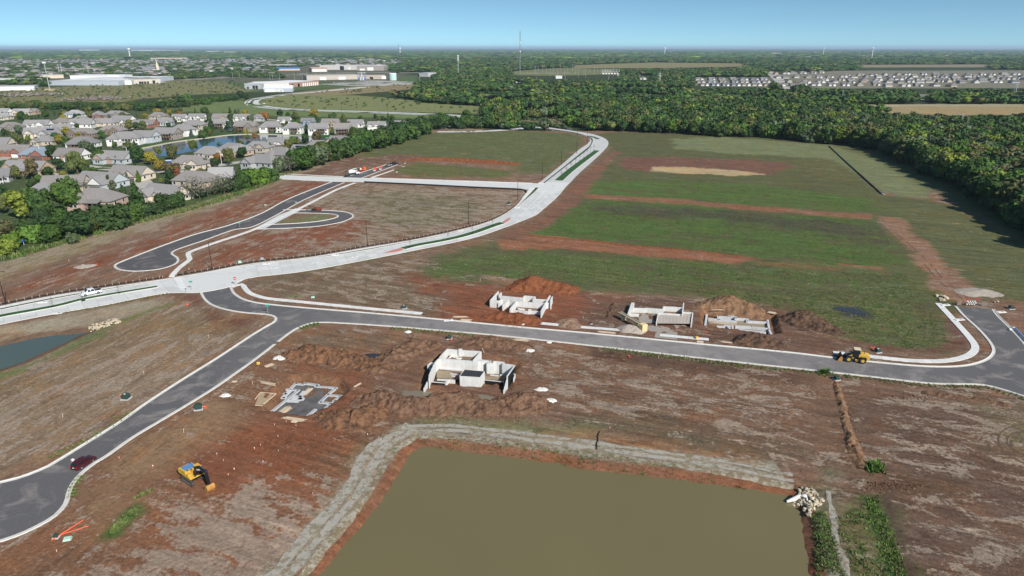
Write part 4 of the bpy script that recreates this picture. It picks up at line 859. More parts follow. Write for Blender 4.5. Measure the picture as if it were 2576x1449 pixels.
for pl,lb in(([(2600,1075),(2560,1078),(2530,1090),(2520,1110),(2540,1140),(2600,1170)],'curved wheel ruts at the right edge'),([(2600,1095),(2565,1096),(2545,1105),(2548,1125),(2600,1150)],'inner curved wheel ruts at the right edge'),
 ([(1590,830),(1560,815),(1550,795),(1560,775),(1590,762),(1680,757)],'curved wheel ruts round the third basement'),([(1575,800),(1568,785),(1580,770),(1640,760)],'inner curved wheel ruts round the third basement'),
 ([(1400,960),(1600,985),(1850,1020),(2090,1050)],'long wheel ruts across the lots right of centre'),([(1380,1040),(1600,1062),(1850,1100),(2060,1150)],'lower wheel ruts across the lots'),([(2330,865),(2335,830),(2330,790),(2345,765)],'wheel ruts in the grass left of the corner walk'),
 ([(1060,960),(1010,945),(980,960),(930,985)],'wheel ruts left of the unroofed basement'),([(1320,930),(1350,960),(1330,985),(1250,1000)],'wheel ruts right of the unroofed basement'),([(1180,775),(1150,760),(1100,750),(1040,735)],'wheel ruts left of the winged basement'),([(2215,555),(2290,625),(2380,715),(2430,755)],'wheel ruts on the haul road')):ruts(pl,lb)
# ------------------------------------------------------------------ basements
M_FORM=mat('formed_concrete',(.60,.60,.58),0.85,0.10,1.1,rand=0.05)
M_FOOT=mat('footing_concrete',(.50,.51,.52),0.9,0.12,1.5,rand=0.05)
M_TAR=mat('tar_coating',(.012,.012,.013),0.7,0.2)
M_MUD=mat('grey_mud',(.115,.105,.098),0.5,0.5,0.5)
M_SLURRY=mat('tan_slurry',(.285,.225,.150),0.6,0.12,0.4)
M_DECK=mat('dark_deck',(.040,.042,.045),0.7,0.2,0.8)
M_PLANK=mat('pine_plank',(.58,.45,.32),0.8,0.15,2.0,rand=0.15)
M_FILL=mat('fill_dirt',(.200,.130,.085),0.95,0.35,0.8,bump=0.8)
M_LIME=mat('lime_patch',(.66,.64,.60),0.9,0.25,1.2,bump=.5)
def wall_run(zm,pts,ztop,zbot,thick,parent,panel=0.9,m=None,name='wall_panel',tops=None):
 P=[G(*p,z=ztop)for p in zm(pts)]
 for i in range(len(P)-1):
  a,b=Vector(P[i]),Vector(P[i+1]);L=(b-a).length
  if L<.05:continue
  n=max(1,round(L/panel));ang=math.atan2(b.y-a.y,b.x-a.x)
  for k in range(n):
   c=a+(b-a)*((k+.5)/n);l=L/n-0.025+(thick*.0 if k else 0)
   if k==n-1:l+=thick*.5;c=c+(b-a).normalized()*thick*.25
   if tops:t=(k+.5)/n;zt=tops[i]+(tops[i+1]-tops[i])*t
   else:zt=ztop
   MB().box((c.x,c.y,(zt+zbot)/2),(l,thick+(k%2)*.008,zt-zbot),ang).build(name,m or M_FORM,parent)
def floor(zm,pts,z,m,parent,name='floor_slab',zt=None):
 return poly_mesh(name,[G(*p,z=z if zt is None else zt)for p in zm(pts)],z,m,parent,skirt=.1)
f1=thing('basement','white concrete walkout basement with a dark roofed box in front','basement',group='house basements under construction')
T1,B1=2.5,-0.6
wall_run(zf1,[(1560,200),(1350,440)],T1,.2,.25,f1)
wall_run(zf1,[(745,143),(1020,175),(1555,205)],T1,.8,.25,f1)
wall_run(zf1,[(745,143),(562,340)],T1,.2,.25,f1)
wall_run(zf1,[(1015,150),(1080,152)],T1+.35,.8,.5,f1)
wall_run(zf1,[(540,372),(1000,412),(1470,446),(1755,432),(1705,490),(1838,492),(1872,440),(2112,464),(2082,500),(2372,540)],T1,B1,.25,f1)
wall_run(zf1,[(540,372),(448,470),(312,770)],T1,B1,.25,f1)
wall_run(zf1,[(1510,400),(1795,432)],T1,1.4,.25,f1);wall_run(zf1,[(1795,420),(1790,470)],T1,1.4,.3,f1)
wall_run(zf1,[(312,770),(305,850)],T1,B1,.25,f1)
wall_run(zf1,[(305,870),(180,1050)],1.5,B1,.25,f1,tops=[1.7,.9])
wall_run(zf1,[(2372,540),(2190,800)],T1,B1,.25,f1)
wall_run(zf1,[(2190,880),(2110,1080)],1.5,B1,.25,f1,tops=[1.7,.7])
wall_run(zf1,[(330,935),(700,965),(768,885),(920,895)],.3,B1,.25,f1)
wall_run(zf1,[(500,870),(755,890)],.35,0,.3,f1)
wall_run(zf1,[(1630,890),(2105,940)],.3,B1,.25,f1)
# the roofed box
bx=[G(*p,z=1.95)for p in zf1([(1045,800),(1535,832),(1640,690),(1160,648)])]
for a,b in((0,1),(1,2),(2,3),(3,0)):
 A,B=Vector(bx[a]),Vector(bx[b]);L=(B-A).length;n=max(3,round(L/.9));ang=math.atan2(B.y-A.y,B.x-A.x)
 for k in range(n):
  c=A+(B-A)*((k+.5)/n);MB().box((c.x,c.y,(1.95+B1)/2),(L/n-.02,.22+(k%2)*.006,1.95-B1),ang).build('wall_panel',M_FORM,f1)
cc=sum((Vector(p)for p in bx),Vector((0,0)))/4
poly_mesh('roof_deck',[tuple(Vector(p)+(cc-Vector(p)).normalized()*.1)for p in bx],1.99,M_DECK,f1,skirt=.06)
for k in range(5):
 t=(k+.5)/5;a=Vector(bx[0])*(1-t)+Vector(bx[3])*t;b=Vector(bx[1])*(1-t)+Vector(bx[2])*t
 MB().box(((a.x+b.x)/2,(a.y+b.y)/2,2.01),((b-a).length-.3,.12,.03),math.atan2(b.y-a.y,b.x-a.x)).build('roof_rib',M_DECK,f1)
# garage fill, floors, wells, coating
floor(zf1,[(735,385),(860,235),(1420,275),(1330,440)],1.0,M_FILL,f1,'garage_fill')
for pts in([(790,345),(870,255),(960,245),(1060,300),(1000,345),(900,360),(860,330),(820,370),(760,372)],[(940,370),(1020,350),(1110,365),(1070,400),(990,398)]):
 floor(zf1,pts,1.04,M_LIME,f1,'lime_patch')
floor(zf1,[(480,700),(560,620),(1100,660),(1660,740),(2030,760),(2180,800),(2100,935),(1640,890),(900,880),(480,840)],-.05,M_FILL,f1,'dirt_floor')
floor(zf1,[(484,715),(545,665),(700,680),(880,700),(830,770),(880,800),(850,862),(700,858),(500,838)],0.0,M_SLURRY,f1,'wet_floor')
floor(zf1,[(1645,800),(1880,830),(2010,800),(1980,890),(1645,862)],0.0,M_SLURRY,f1,'wet_floor')
for pts in([(815,738),(1010,765)],[(840,790),(905,800)],[(1780,770),(1960,785)],[(2010,780),(2060,770)],[(560,612),(1090,662)]):
 wall_run(zf1,pts,.12,-.05,.45,f1,3,M_FOOT,'footing')
wall_run(zf1,[(445,480),(340,470),(268,540)],1.2,.2,.18,f1,1.2);wall_run(zf1,[(440,600),(315,605)],0.9,.2,.18,f1,1.2);wall_run(zf1,[(2330,740),(2385,745),(2345,860)],1.0,.1,.18,f1,1.0)
for pts,zt in(([(2388,552),(2210,812)],T1-.15),([(2204,890),(2128,1085)],.9),([(330,950),(690,982)],.26),([(1650,905),(2100,955)],.26)):
 P=[G(*p,z=zt)for p in zf1(pts)];a,b=Vector(P[0]),Vector(P[1])
 MB().box(((a.x+b.x)/2,(a.y+b.y)/2,(zt+B1)/2),((b-a).length,.05,zt-B1),math.atan2(b.y-a.y,b.x-a.x)).build('tar_coating',M_TAR,f1)
st=thing('leaning_board','single thin board leaning on the rear corner of the unroofed basement','board');p0=G(*zf1([(1640,240)])[0],z=0);p1=G(*zf1([(1580,120)])[0],z=.6)
MB().tube([(p0[0],p0[1],0),(p1[0],p1[1],.6)],.07,4).build('board',M_PLANK,st)

f0=thing('footing_layout','low white footings on dark mud in a cut pit, west of the basement','footings',group='house basements under construction');Z0,ZB=-1.15,-1.6
floor(zf0,[(380,1040),(960,330),(1040,235),(2100,330),(1830,930),(1300,1180),(700,1095)],-1.38,M_MUD,f0,'mud_floor')
for pts in([(300,1042),(1105,400)],[(1120,395),(800,372)],[(880,360),(1025,212),(1230,232),(1292,200),(1650,248),(1605,285),(2170,332),(1960,500),(1720,735),(2030,762),(1830,940)],[(1950,530),(2300,555),(2110,700),(2270,720),(2200,760)],[(1600,925),(1300,1185)]):
 wall_run(zf0,pts,Z0,ZB,.62,f0,1.4,M_FOOT,'footing');wall_run(zf0,pts,Z0+.025,Z0-.1,.12,f0,2.2,M_MUD,'keyway')
for pts,w in(([(880,395),(690,590)],.9),([(665,600),(790,625)],.5),([(960,565),(1150,580)],.8),([(910,630),(1220,640)],.8),([(800,690),(1070,702)],.8),([(1280,420),(1170,560)],.9),([(1210,585),(1150,650)],.9),([(700,480),(740,500)],.7)):
 wall_run(zf0,pts,Z0+.01,ZB,w,f0,2.4,M_FOOT,'footing')
def planks(name,label,u0,u1,n,spread,z,zm,L=None,group='stacks of lumber',cat='lumber'):
 a=Vector(G(*zm([u0])[0],z=z));b=Vector(G(*zm([u1])[0],z=z));c=(a+b)/2;t=thing(name,label,cat,(c.x,c.y,z),0,group);d=b-a;ang0=math.atan2(d.y,d.x)
 for k in range(n):
  o=(k-n/2)*spread/max(1,n);ang=ang0+rnd.gauss(0,.04);nx,ny=-math.sin(ang0),math.cos(ang0);s=rnd.uniform(-.1,.1)*d.length
  MB().box((nx*o+math.cos(ang0)*s,ny*o+math.sin(ang0)*s,.05+.02*(k%3)),(d.length*rnd.uniform(.8,1),spread/max(1,n)*.8,.06),ang).build('plank',M_PLANK,t)
 return t
planks('lumber_stack','bundle of pale planks on the mud in the footing pit, rear',(1210,560),(1480,340),6,1.2,-1.3,zf0)
planks('lumber_stack','wide bundle of pale planks at the near edge of the footing pit',(590,1060),(850,870),7,1.8,-1.3,zf0)
planks('lumber_stack','loose long planks below the footing pit',(680,1165),(1300,1262),5,1.0,.05,zf0)
planks('lumber_stack','short planks crossing under the loose long ones',(930,1270),(1110,1295),5,1.0,.1,zf0)
planks('lumber_stack','thin sticks lying left of the footing pit',(30,170),(490,245),4,1.0,.05,zf0)
planks('lumber_stack','three boards on red dirt right of the footing pit',(905,765),(985,722),3,.6,.05,ZM(1000,1200,2.337))
ff=thing('form_frame','tan sand bed framed by white form boards beside the footing pit','form frame')
poly_mesh('sand_bed',[G(*p)for p in zf0([(-110,815),(30,470),(420,500),(130,800)])],.02,mat('sand',(.36,.27,.17),.95,.2,2.0),ff)
for a,b in(((-110,820),(90,820)),((40,455),(480,490)),((470,500),(130,780)),((30,470),(-110,640))):wall_run(zf0,[a,b],.15,-.05,.12,ff,6,M_PLANK,'form_board')

f2=thing('basement','white basement with tall wing walls below the tall red dirt pile','basement',group='house basements under construction');T2=2.1
wall_run(zf2,[(380,520),(185,733),(368,745)],T2,-.2,.25,f2);wall_run(zf2,[(368,765),(470,705),(640,725),(800,755)],T2-.2,0,.25,f2);wall_run(zf2,[(470,705),(380,800)],1.6,0,.25,f2)
wall_run(zf2,[(450,548),(395,600)],T2,0,.25,f2);wall_run(zf2,[(445,632),(955,682),(1000,628),(1255,650),(1200,705),(1515,722)],T2,-.3,.25,f2)
wall_run(zf2,[(635,725),(478,850)],1.8,0,.25,f2);wall_run(zf2,[(478,850),(620,870)],.5,0,.2,f2)
wall_run(zf2,[(805,752),(655,940)],T2,0,.25,f2);wall_run(zf2,[(655,960),(1085,1000)],.9,0,.25,f2);wall_run(zf2,[(1085,955),(1145,955)],1.4,0,.4,f2);wall_run(zf2,[(1145,985),(1395,1005)],1.0,0,.25,f2)
wall_run(zf2,[(805,765),(1480,808)],1.9,0,.25,f2);wall_run(zf2,[(1505,775),(1395,985)],T2,0,.25,f2);wall_run(zf2,[(1480,812),(1625,790),(1615,800)],1.7,0,.25,f2)
wall_run(zf2,[(1605,618),(1520,745)],T2+.2,0,.25,f2);wall_run(zf2,[(1660,642),(1612,745),(1625,790)],T2,0,.25,f2)
floor(zf2,[(800,905),(1340,905),(1330,985),(1060,985),(860,960)],.25,M_FILL,f2,'dirt_floor');floor(zf2,[(830,925),(990,940),(1010,975),(880,965),(830,945)],.3,M_LIME,f2,'lime_patch');floor(zf2,[(1000,725),(1160,730),(1185,765),(985,765)],.1,M_SLURRY,f2,'wet_floor')
f3=thing('basement','pale backfilled basement with a ribbed garage slab by the yellow conveyor','basement',group='house basements under construction')
wall_run(zf3,[(322,112),(268,262)],1.5,0,.5,f3);wall_run(zf3,[(345,112),(318,185)],1.5,0,.25,f3);wall_run(zf3,[(265,265),(410,272)],.9,0,.25,f3);wall_run(zf3,[(325,186),(505,192),(510,186),(750,205),(762,166),(960,176),(1028,182)],1.5,0,.25,f3)
wall_run(zf3,[(1045,115),(1026,270)],1.6,0,.3,f3);wall_run(zf3,[(690,255),(1024,278)],1.3,0,.25,f3);wall_run(zf3,[(690,257),(664,380)],1.2,0,.3,f3);wall_run(zf3,[(1035,246),(1172,254),(1152,405)],1.2,0,.3,f3)
floor(zf3,[(695,285),(1022,296),(1035,265),(1150,270),(1130,405),(675,400)],.9,mat('slab_gravel',(.40,.34,.28),.95,.14,.5),f3,'garage_slab')
for k in range(9):
 a,b=(735+k*48,292),(728+k*46,402);A,B=Vector(G(*zf3([a])[0],z=.9)),Vector(G(*zf3([b])[0],z=.9));MB().box(((A.x+B.x)/2,(A.y+B.y)/2,.915),((A-B).length,.1,.03),math.atan2(A.y-B.y,A.x-B.x)).build('slab_rib',M_FOOT,f3)
floor(zf3,[(320,250),(500,235),(740,235),(1015,240),(1010,262),(690,252),(420,270)],.1,M_FILL,f3,'dirt_floor')
f4=thing('footing_trench','pale low footing walls in a trench between three dirt piles','footings',group='house basements under construction')
for pts in([(1372,272),(1350,420)],[(1392,330),(1542,348),(1778,370)],[(1528,350),(1530,302),(1700,315),(1690,295),(1782,310),(1772,365)],[(1772,328),(1950,342),(1940,368),(2220,385)],[(2228,352),(2250,490),(2288,580)],[(1510,440),(1612,444)],[(1612,428),(1700,440)],[(1660,440),(1690,470)],[(1735,432),(1735,470)],[(1770,438),(1990,450),(2230,475)],[(1810,488),(2190,525)],[(1600,480),(1600,505)],[(1735,510),(1745,530)]):
 wall_run(zf3,pts,-.6,-1.4,.55,f4,1.5,M_FOOT,'footing')
floor(zf3,[(1390,370),(1560,355),(1960,375),(2210,395),(2220,470),(1800,440),(1400,410)],-1.2,M_SLURRY,f4,'wet_floor')
zc=lambda p:p
z2400=zf3
planks('lumber_stack','long pale boards lying inside the footing trench',(1400,385),(1790,425),4,.9,-1.15,zf3)
planks('lumber_stack','board pile at the street below the gravel drive, dark pallet under it',(1225,660),(1330,670),6,1.2,.05,zf3)
planks('lumber_stack','single pale plank pack by the walk left of the clod pile',(1550,662),(1815,685),3,.7,.05,zf3)
planks('lumber_stack','white board behind the footing trench',(1445,215),(1615,215),2,.4,.05,zf3)
planks('lumber_stack','crossed tan boards far right of the footing trench',(2230,245),(2355,265),6,1.4,.1,zf3)
planks('lumber_stack','pale boards stacked on the verge left of the gravel pile',(830,245),(995,262),5,1.0,.05,ZM(2000,1200,2.337))
planks('lumber_stack','long plank stack on the verge south of the street',(2385,318),(2540,330),6,1.3,.05,ZM(1000,1200,2.337))
planks('lumber_stack','white panel stack by the street below the first red pile',(1830,112),(1975,108),4,1.0,.05,ZM(1000,1200,2.337))
planks('lumber_stack','tan lumber bundle under the white panel stack',(1890,140),(2000,145),6,1.6,.05,ZM(1000,1200,2.337))
planks('lumber_stack','small light crate lumber south of the branch street',(2140,705),(2185,708),3,.9,.05,ZM(0,1200,2.337))
planks('lumber_stack','broken boards beside the white lime patch',(2430,575),(2510,545),5,1.2,.05,ZM(0,1200,2.337))
# lime / concrete washout patches
def splat(u,v,w,label):
 x,y=G(u,v);n=14;mb=MB();h=.22
 ring=lambda f,z:[(math.cos(6.283*k/n)*w*f*rnd.uniform(.7,1.1),math.sin(6.283*k/n)*w*f*rnd.uniform(.6,1.1)*.8,z+rnd.uniform(-.04,.05))for k in range(n)]
 r0,r1,r2=ring(1,-.05),ring(.72,h*.8),ring(.35,h);mb.add(r0+r1+r2+[(0,0,h*.9)],[(k,(k+1)%n,n+(k+1)%n,n+k)for k in range(n)]+[(n+k,n+(k+1)%n,2*n+(k+1)%n,2*n+k)for k in range(n)]+[(2*n+k,2*n+(k+1)%n,3*n)for k in range(n)])
 o=mb.build('concrete_washout',M_LIME,None,(x,y,tz(x,y)+.02));tag(o,label,'washout','dumped white concrete washouts')
for u,v,w,lb in((705,900,1.9,'large white washout left of the long lumpy heap'),(567,994,1.3,'lone round white washout beside the branch street'),(1026,835,1.1,'bright white washout on the grass strip at the street'),(1333,882,1.3,'flat grey white washout right of the heap by the street'),(1361,980,1.5,'washout above the right end of the dark ridge'),(1384,1008,1.5,'double white washout at the right end of the dark ridge'),(1318,817,1.0,'thin white spill at the corner of the winged basement'),(1381,862,.8,'small washout near the plank stack')):splat(u,v,w,lb)

# ------------------------------------------------------------------ machines and vehicles
M_YEL=mat('machine_yellow',(.60,.37,.06),0.45,0.08,2.0);M_BLK=mat('machine_black',(.014,.015,.018),0.45,0.2);M_TRK=mat('track_steel',(.060,.048,.040),0.8,0.35,3.0)
M_BLUE=mat('blue_cover',(.10,.22,.42),0.6,0.2,2.0);M_RUST=mat('worn_bucket',(.42,.21,.055),0.6,0.25,2.0);M_GLS=mat('dark_glass',(.010,.013,.016),0.08,0.05,spec=.6);M_TYRE=mat('tyre',(.028,.026,.025),0.9,0.25,3);M_CREAM=mat('cream_roof',(.60,.50,.34),0.6,0.1);M_CHR=mat('steel_rod',(.55,.55,.55),0.3,0.05,metal=1.0);M_GRY=mat('grey_metal',(.20,.21,.22),.6,.1)
def excavator(loc,rz):
 t=thing('excavator','yellow tracked excavator with black boom and a blue cover on its engine','excavator',loc,rz)
 for s in(-1,1):
  n=10;prof=[(1.75+.42*math.sin(a),.42-.42*math.cos(a))for a in np.linspace(0,math.pi,n)]+[(-1.75-.42*math.sin(a),.42+.42*math.cos(a))for a in np.linspace(0,math.pi,n)]
  tr=MB().prism(prof,s*1.25-.3,s*1.25+.3).build('track',M_TRK,t)
  mb=MB()
  for k in range(22):mb.box((-1.75+k*3.5/21,s*1.25,.865),(.07,.62,.05))
  mb.build('track_shoe',M_TRK,tr);MB().box((0,s*1.25,.42),(3.2,.64,.28)).build('track_frame',M_GRY,tr)
 MB().box((0,0,.75),(1.8,2.0,.5)).tube([(0,0,.9),(0,0,1.12)],.75,16).build('undercarriage',M_BLK,t)
 MB().box((-.65,0,1.25),(4.0,2.6,.28)).build('deck',M_YEL,t,bevel=.04)
 MB().prism([(-2.2,1.1),(-2.2,2.15),(-2.75,2.15),(-3.0,1.9),(-3.0,1.25),(-2.85,1.1)],-1.32,1.32).build('counterweight',M_YEL,t,bevel=.08)
 MB().box((-1.2,-.78,1.85),(1.9,1.05,.9)).build('side_housing',M_YEL,t,bevel=.06);MB().box((-1.2,.75,1.8),(1.9,1.1,.8)).build('side_housing',M_YEL,t,bevel=.06)
 MB().box((.25,-.95,1.65),(1.0,.65,.55)).box((.95,-.95,1.5),(.4,.6,.25)).build('tank_box',M_YEL,t,bevel=.05)
 MB().box((-1.35,0,2.33),(1.75,2.1,.18)).build('engine_cover',M_BLUE,t,bevel=.06);MB().box((-.35,-.75,2.33),(.75,.9,.08)).build('hatch',M_YEL,t,bevel=.03);MB().box((-.35,-.75,2.376),(.5,.35,.02)).build('vent',M_BLK,t)
 MB().tube([(-1.9,.7,2.4),(-1.9,.7,2.85)],.07,8).build('exhaust',M_BLK,t)
 cb=MB().prism([(-.1,1.35),(1.45,1.35),(1.5,2.1),(1.2,2.9),(-.1,2.9)],.38,1.28).build('cab',M_GLS,t,bevel=.04);MB().box((.55,.83,2.96),(1.45,.98,.1)).build('cab_roof',M_YEL,cb,bevel=.03)
 for x,z0,z1 in((-.1,1.35,2.92),(.6,1.35,2.92),(1.42,1.4,2.1)):MB().box((x,.38,(z0+z1)/2),(.08,.05,z1-z0)).build('cab_pillar',M_YEL,cb)
 bm=[(.7,1.55),(1.3,1.45),(2.5,3.05),(3.6,3.55),(5.2,3.75),(5.25,4.1),(3.5,4.05),(2.0,3.7),(1.2,2.6)]
 b=MB().prism(bm,-.28,.28).build('boom',M_BLK,t,bevel=.03)
 cu=bpy.data.curves.new('boom_lettering','FONT');cu.body='DEERE';cu.size=.5;cu.extrude=.008;cu.align_x='CENTER'
 tmp=bpy.data.objects.new('tmp',cu);COL.objects.link(tmp);me=bpy.data.meshes.new_from_object(tmp.evaluated_get(bpy.context.evaluated_depsgraph_get()));bpy.data.objects.remove(tmp)
 me.materials.append(M_WHITE);o=link('lettering',me,b);o.location=(3.05,-.285,3.42);o.rotation_euler=(R(90),R(-22),0)
 MB().prism([(4.95,4.2),(5.4,4.25),(5.6,3.9),(5.85,1.3),(5.55,1.2),(5.2,3.1)],-.2,.2).build('stick',M_BLK,t,bevel=.03)
 MB().tube([(1.6,0,3.55),(3.4,0,4.45)],.1,8).build('cylinder',M_BLK,b);MB().tube([(3.4,0,4.45),(4.95,0,4.25)],.055,8).build('cylinder_rod',M_CHR,b)
 for s in(-1,1):MB().tube([(1.5,s*.38,1.5),(2.4,s*.38,3.0)],.09,8).build('cylinder',M_BLK,b)
 MB().tube([(5.75,0,3.3),(5.95,0,1.7)],.07,8).build('cylinder',M_BLK,t)
 bk=[(5.35,1.25),(5.95,1.45),(6.25,1.1),(6.3,.6),(6.0,.12),(5.45,.0),(5.0,.08),(5.05,.14),(5.5,.14),(5.95,.3),(6.12,.65),(6.05,1.0),(5.85,1.25),(5.4,1.15)]
 k=MB().prism(bk,-.75,.75).build('bucket',M_RUST,t)
 for s in(-1,1):MB().prism([(5.35,1.25),(5.95,1.42),(6.25,1.1),(6.28,.6),(6.0,.14),(5.45,.02),(5.05,.1)],s*.75-.025,s*.75+.025).build('bucket_side',M_RUST,k)
 for y in np.linspace(-.65,.65,5):MB().box((4.92,y,.08),(.28,.12,.08)).build('tooth',M_GRY,k)
 return t
ex=G(488,1206);excavator((*ex,tz(*ex)),R(-37)).scale=(.9,.9,.9)
def wheel(parent,x,y,z,r,w,hub=M_CHR,hr=.55):
 wh=MB().tube([(x,y-w/2,z),(x,y+w/2,z)],r,22).build('wheel',M_TYRE,parent,bevel=min(.05,w*.15));s=1 if y>0 else-1
 MB().tube([(x,y+s*w*.3,z),(x,y+s*(w/2+.02),z)],[r*hr,r*hr*.9],14).build('rim',hub,wh);return wh
def loader(loc,rz):
 t=thing('wheel_loader','yellow wheel loader with black bucket arms parked on the street','wheel loader',loc,rz)
 for x in(-1.5,1.5):
  for y in(-1.02,1.02):wheel(t,x,y,.74,.74,.55,M_YEL,.55)
 MB().prism([(-2.95,.75),(-2.95,1.95),(-2.6,2.15),(-1.0,2.35),(-.55,2.0),(-.55,.85)],-.82,.82).build('engine_hood',M_YEL,t,bevel=.08)
 MB().box((-2.99,0,1.4),(.06,1.2,.7)).build('grille',M_BLK,t);MB().box((-2.4,-.835,1.55),(.7,.02,.6)).build('vent',M_BLK,t);MB().box((-1.5,-.835,2.05),(.35,.02,.18)).build('marking',M_BLK,t)
 for s in(-1,1):MB().prism([(-2.35,.95),(-2.2,1.55),(-.85,1.55),(-.65,1.0),(-.8,1.0),(-1.0,1.42),(-2.05,1.42),(-2.2,.95)],s*.75,s*1.3).build('fender',M_BLK,t)
 MB().box((-.4,0,.95),(1.1,1.2,.5)).build('articulation',M_BLK,t)
 c=MB().prism([(-.75,1.3),(.55,1.3),(.5,2.3),(.3,3.1),(-.65,3.1)],-.72,.72).build('cab',M_GLS,t,bevel=.05);MB().box((-.15,0,3.18),(1.5,1.65,.16)).build('cab_roof',M_CREAM,c,bevel=.06)
 for x,z in((-.72,2.2),(.5,2.0)):
  for y in(-.73,.73):MB().box((x,y,z),(.09,.06,1.75)).build('cab_pillar',M_BLK,c)
 for s in(-1,1):MB().box((-.2,s*.95,.8),(.6,.35,.1)).box((-.2,s*.95,.5),(.5,.3,.08)).build('step',M_YEL,t);MB().tube([(.5,s*.85,2.6),(.75,s*1.05,2.65)],.04,6).box((.78,s*1.1,2.5),(.06,.2,.35)).build('mirror',M_BLK,t)
 MB().tube([(-1.7,.35,2.2),(-1.7,.35,2.9)],.07,8).build('exhaust',M_BLK,t)
 MB().prism([(.35,.8),(.35,1.9),(.75,2.15),(1.1,1.6),(1.95,1.2),(1.95,.75)],-.55,.55).build('front_frame',M_YEL,t,bevel=.05)
 for s in(-1,1):MB().prism([(.6,2.0),(.75,2.2),(1.6,1.95),(2.75,.95),(2.85,.5),(2.6,.45),(2.35,.95),(1.45,1.65)],s*.5-.1,s*.5+.1).build('lift_arm',M_BLK,t);MB().prism([(.9,1.5),(1.9,1.62),(2.25,1.05),(2.1,1.0),(1.8,1.5),(1.0,1.4)],s*.78,s*1.25).build('front_fender',M_BLK,t)
 MB().tube([(.8,0,2.15),(1.9,0,1.9)],.1,8).prism([(1.8,2.25),(2.0,2.2),(2.2,1.2),(2.0,1.2)],-.1,.1).build('tilt_linkage',M_GRY,t)
 bk=MB().prism([(2.85,.12),(2.75,.9),(2.95,1.35),(3.15,1.45),(3.05,1.25),(2.9,.85),(3.0,.22),(3.95,.1),(3.95,.03),(3.0,.03)],-1.3,1.3).build('bucket',M_BLK,t)
 for s in(-1,1):MB().prism([(2.85,.08),(2.8,.9),(3.1,1.42),(3.35,1.2),(3.8,.3),(3.9,.05)],s*1.3-.03,s*1.3+.03).build('bucket_side',M_RUST,bk)
 MB().box((3.9,0,.06),(.2,2.62,.04)).build('cutting_edge',M_GRY,bk);return t
lw=G(2155,913.5);d=Vector(G(2137.8,912.8))-Vector(G(2168.8,916.6));ld=loader((lw[0],lw[1]+1.1,.035),math.atan2(d.y,d.x))
PAINTS={}
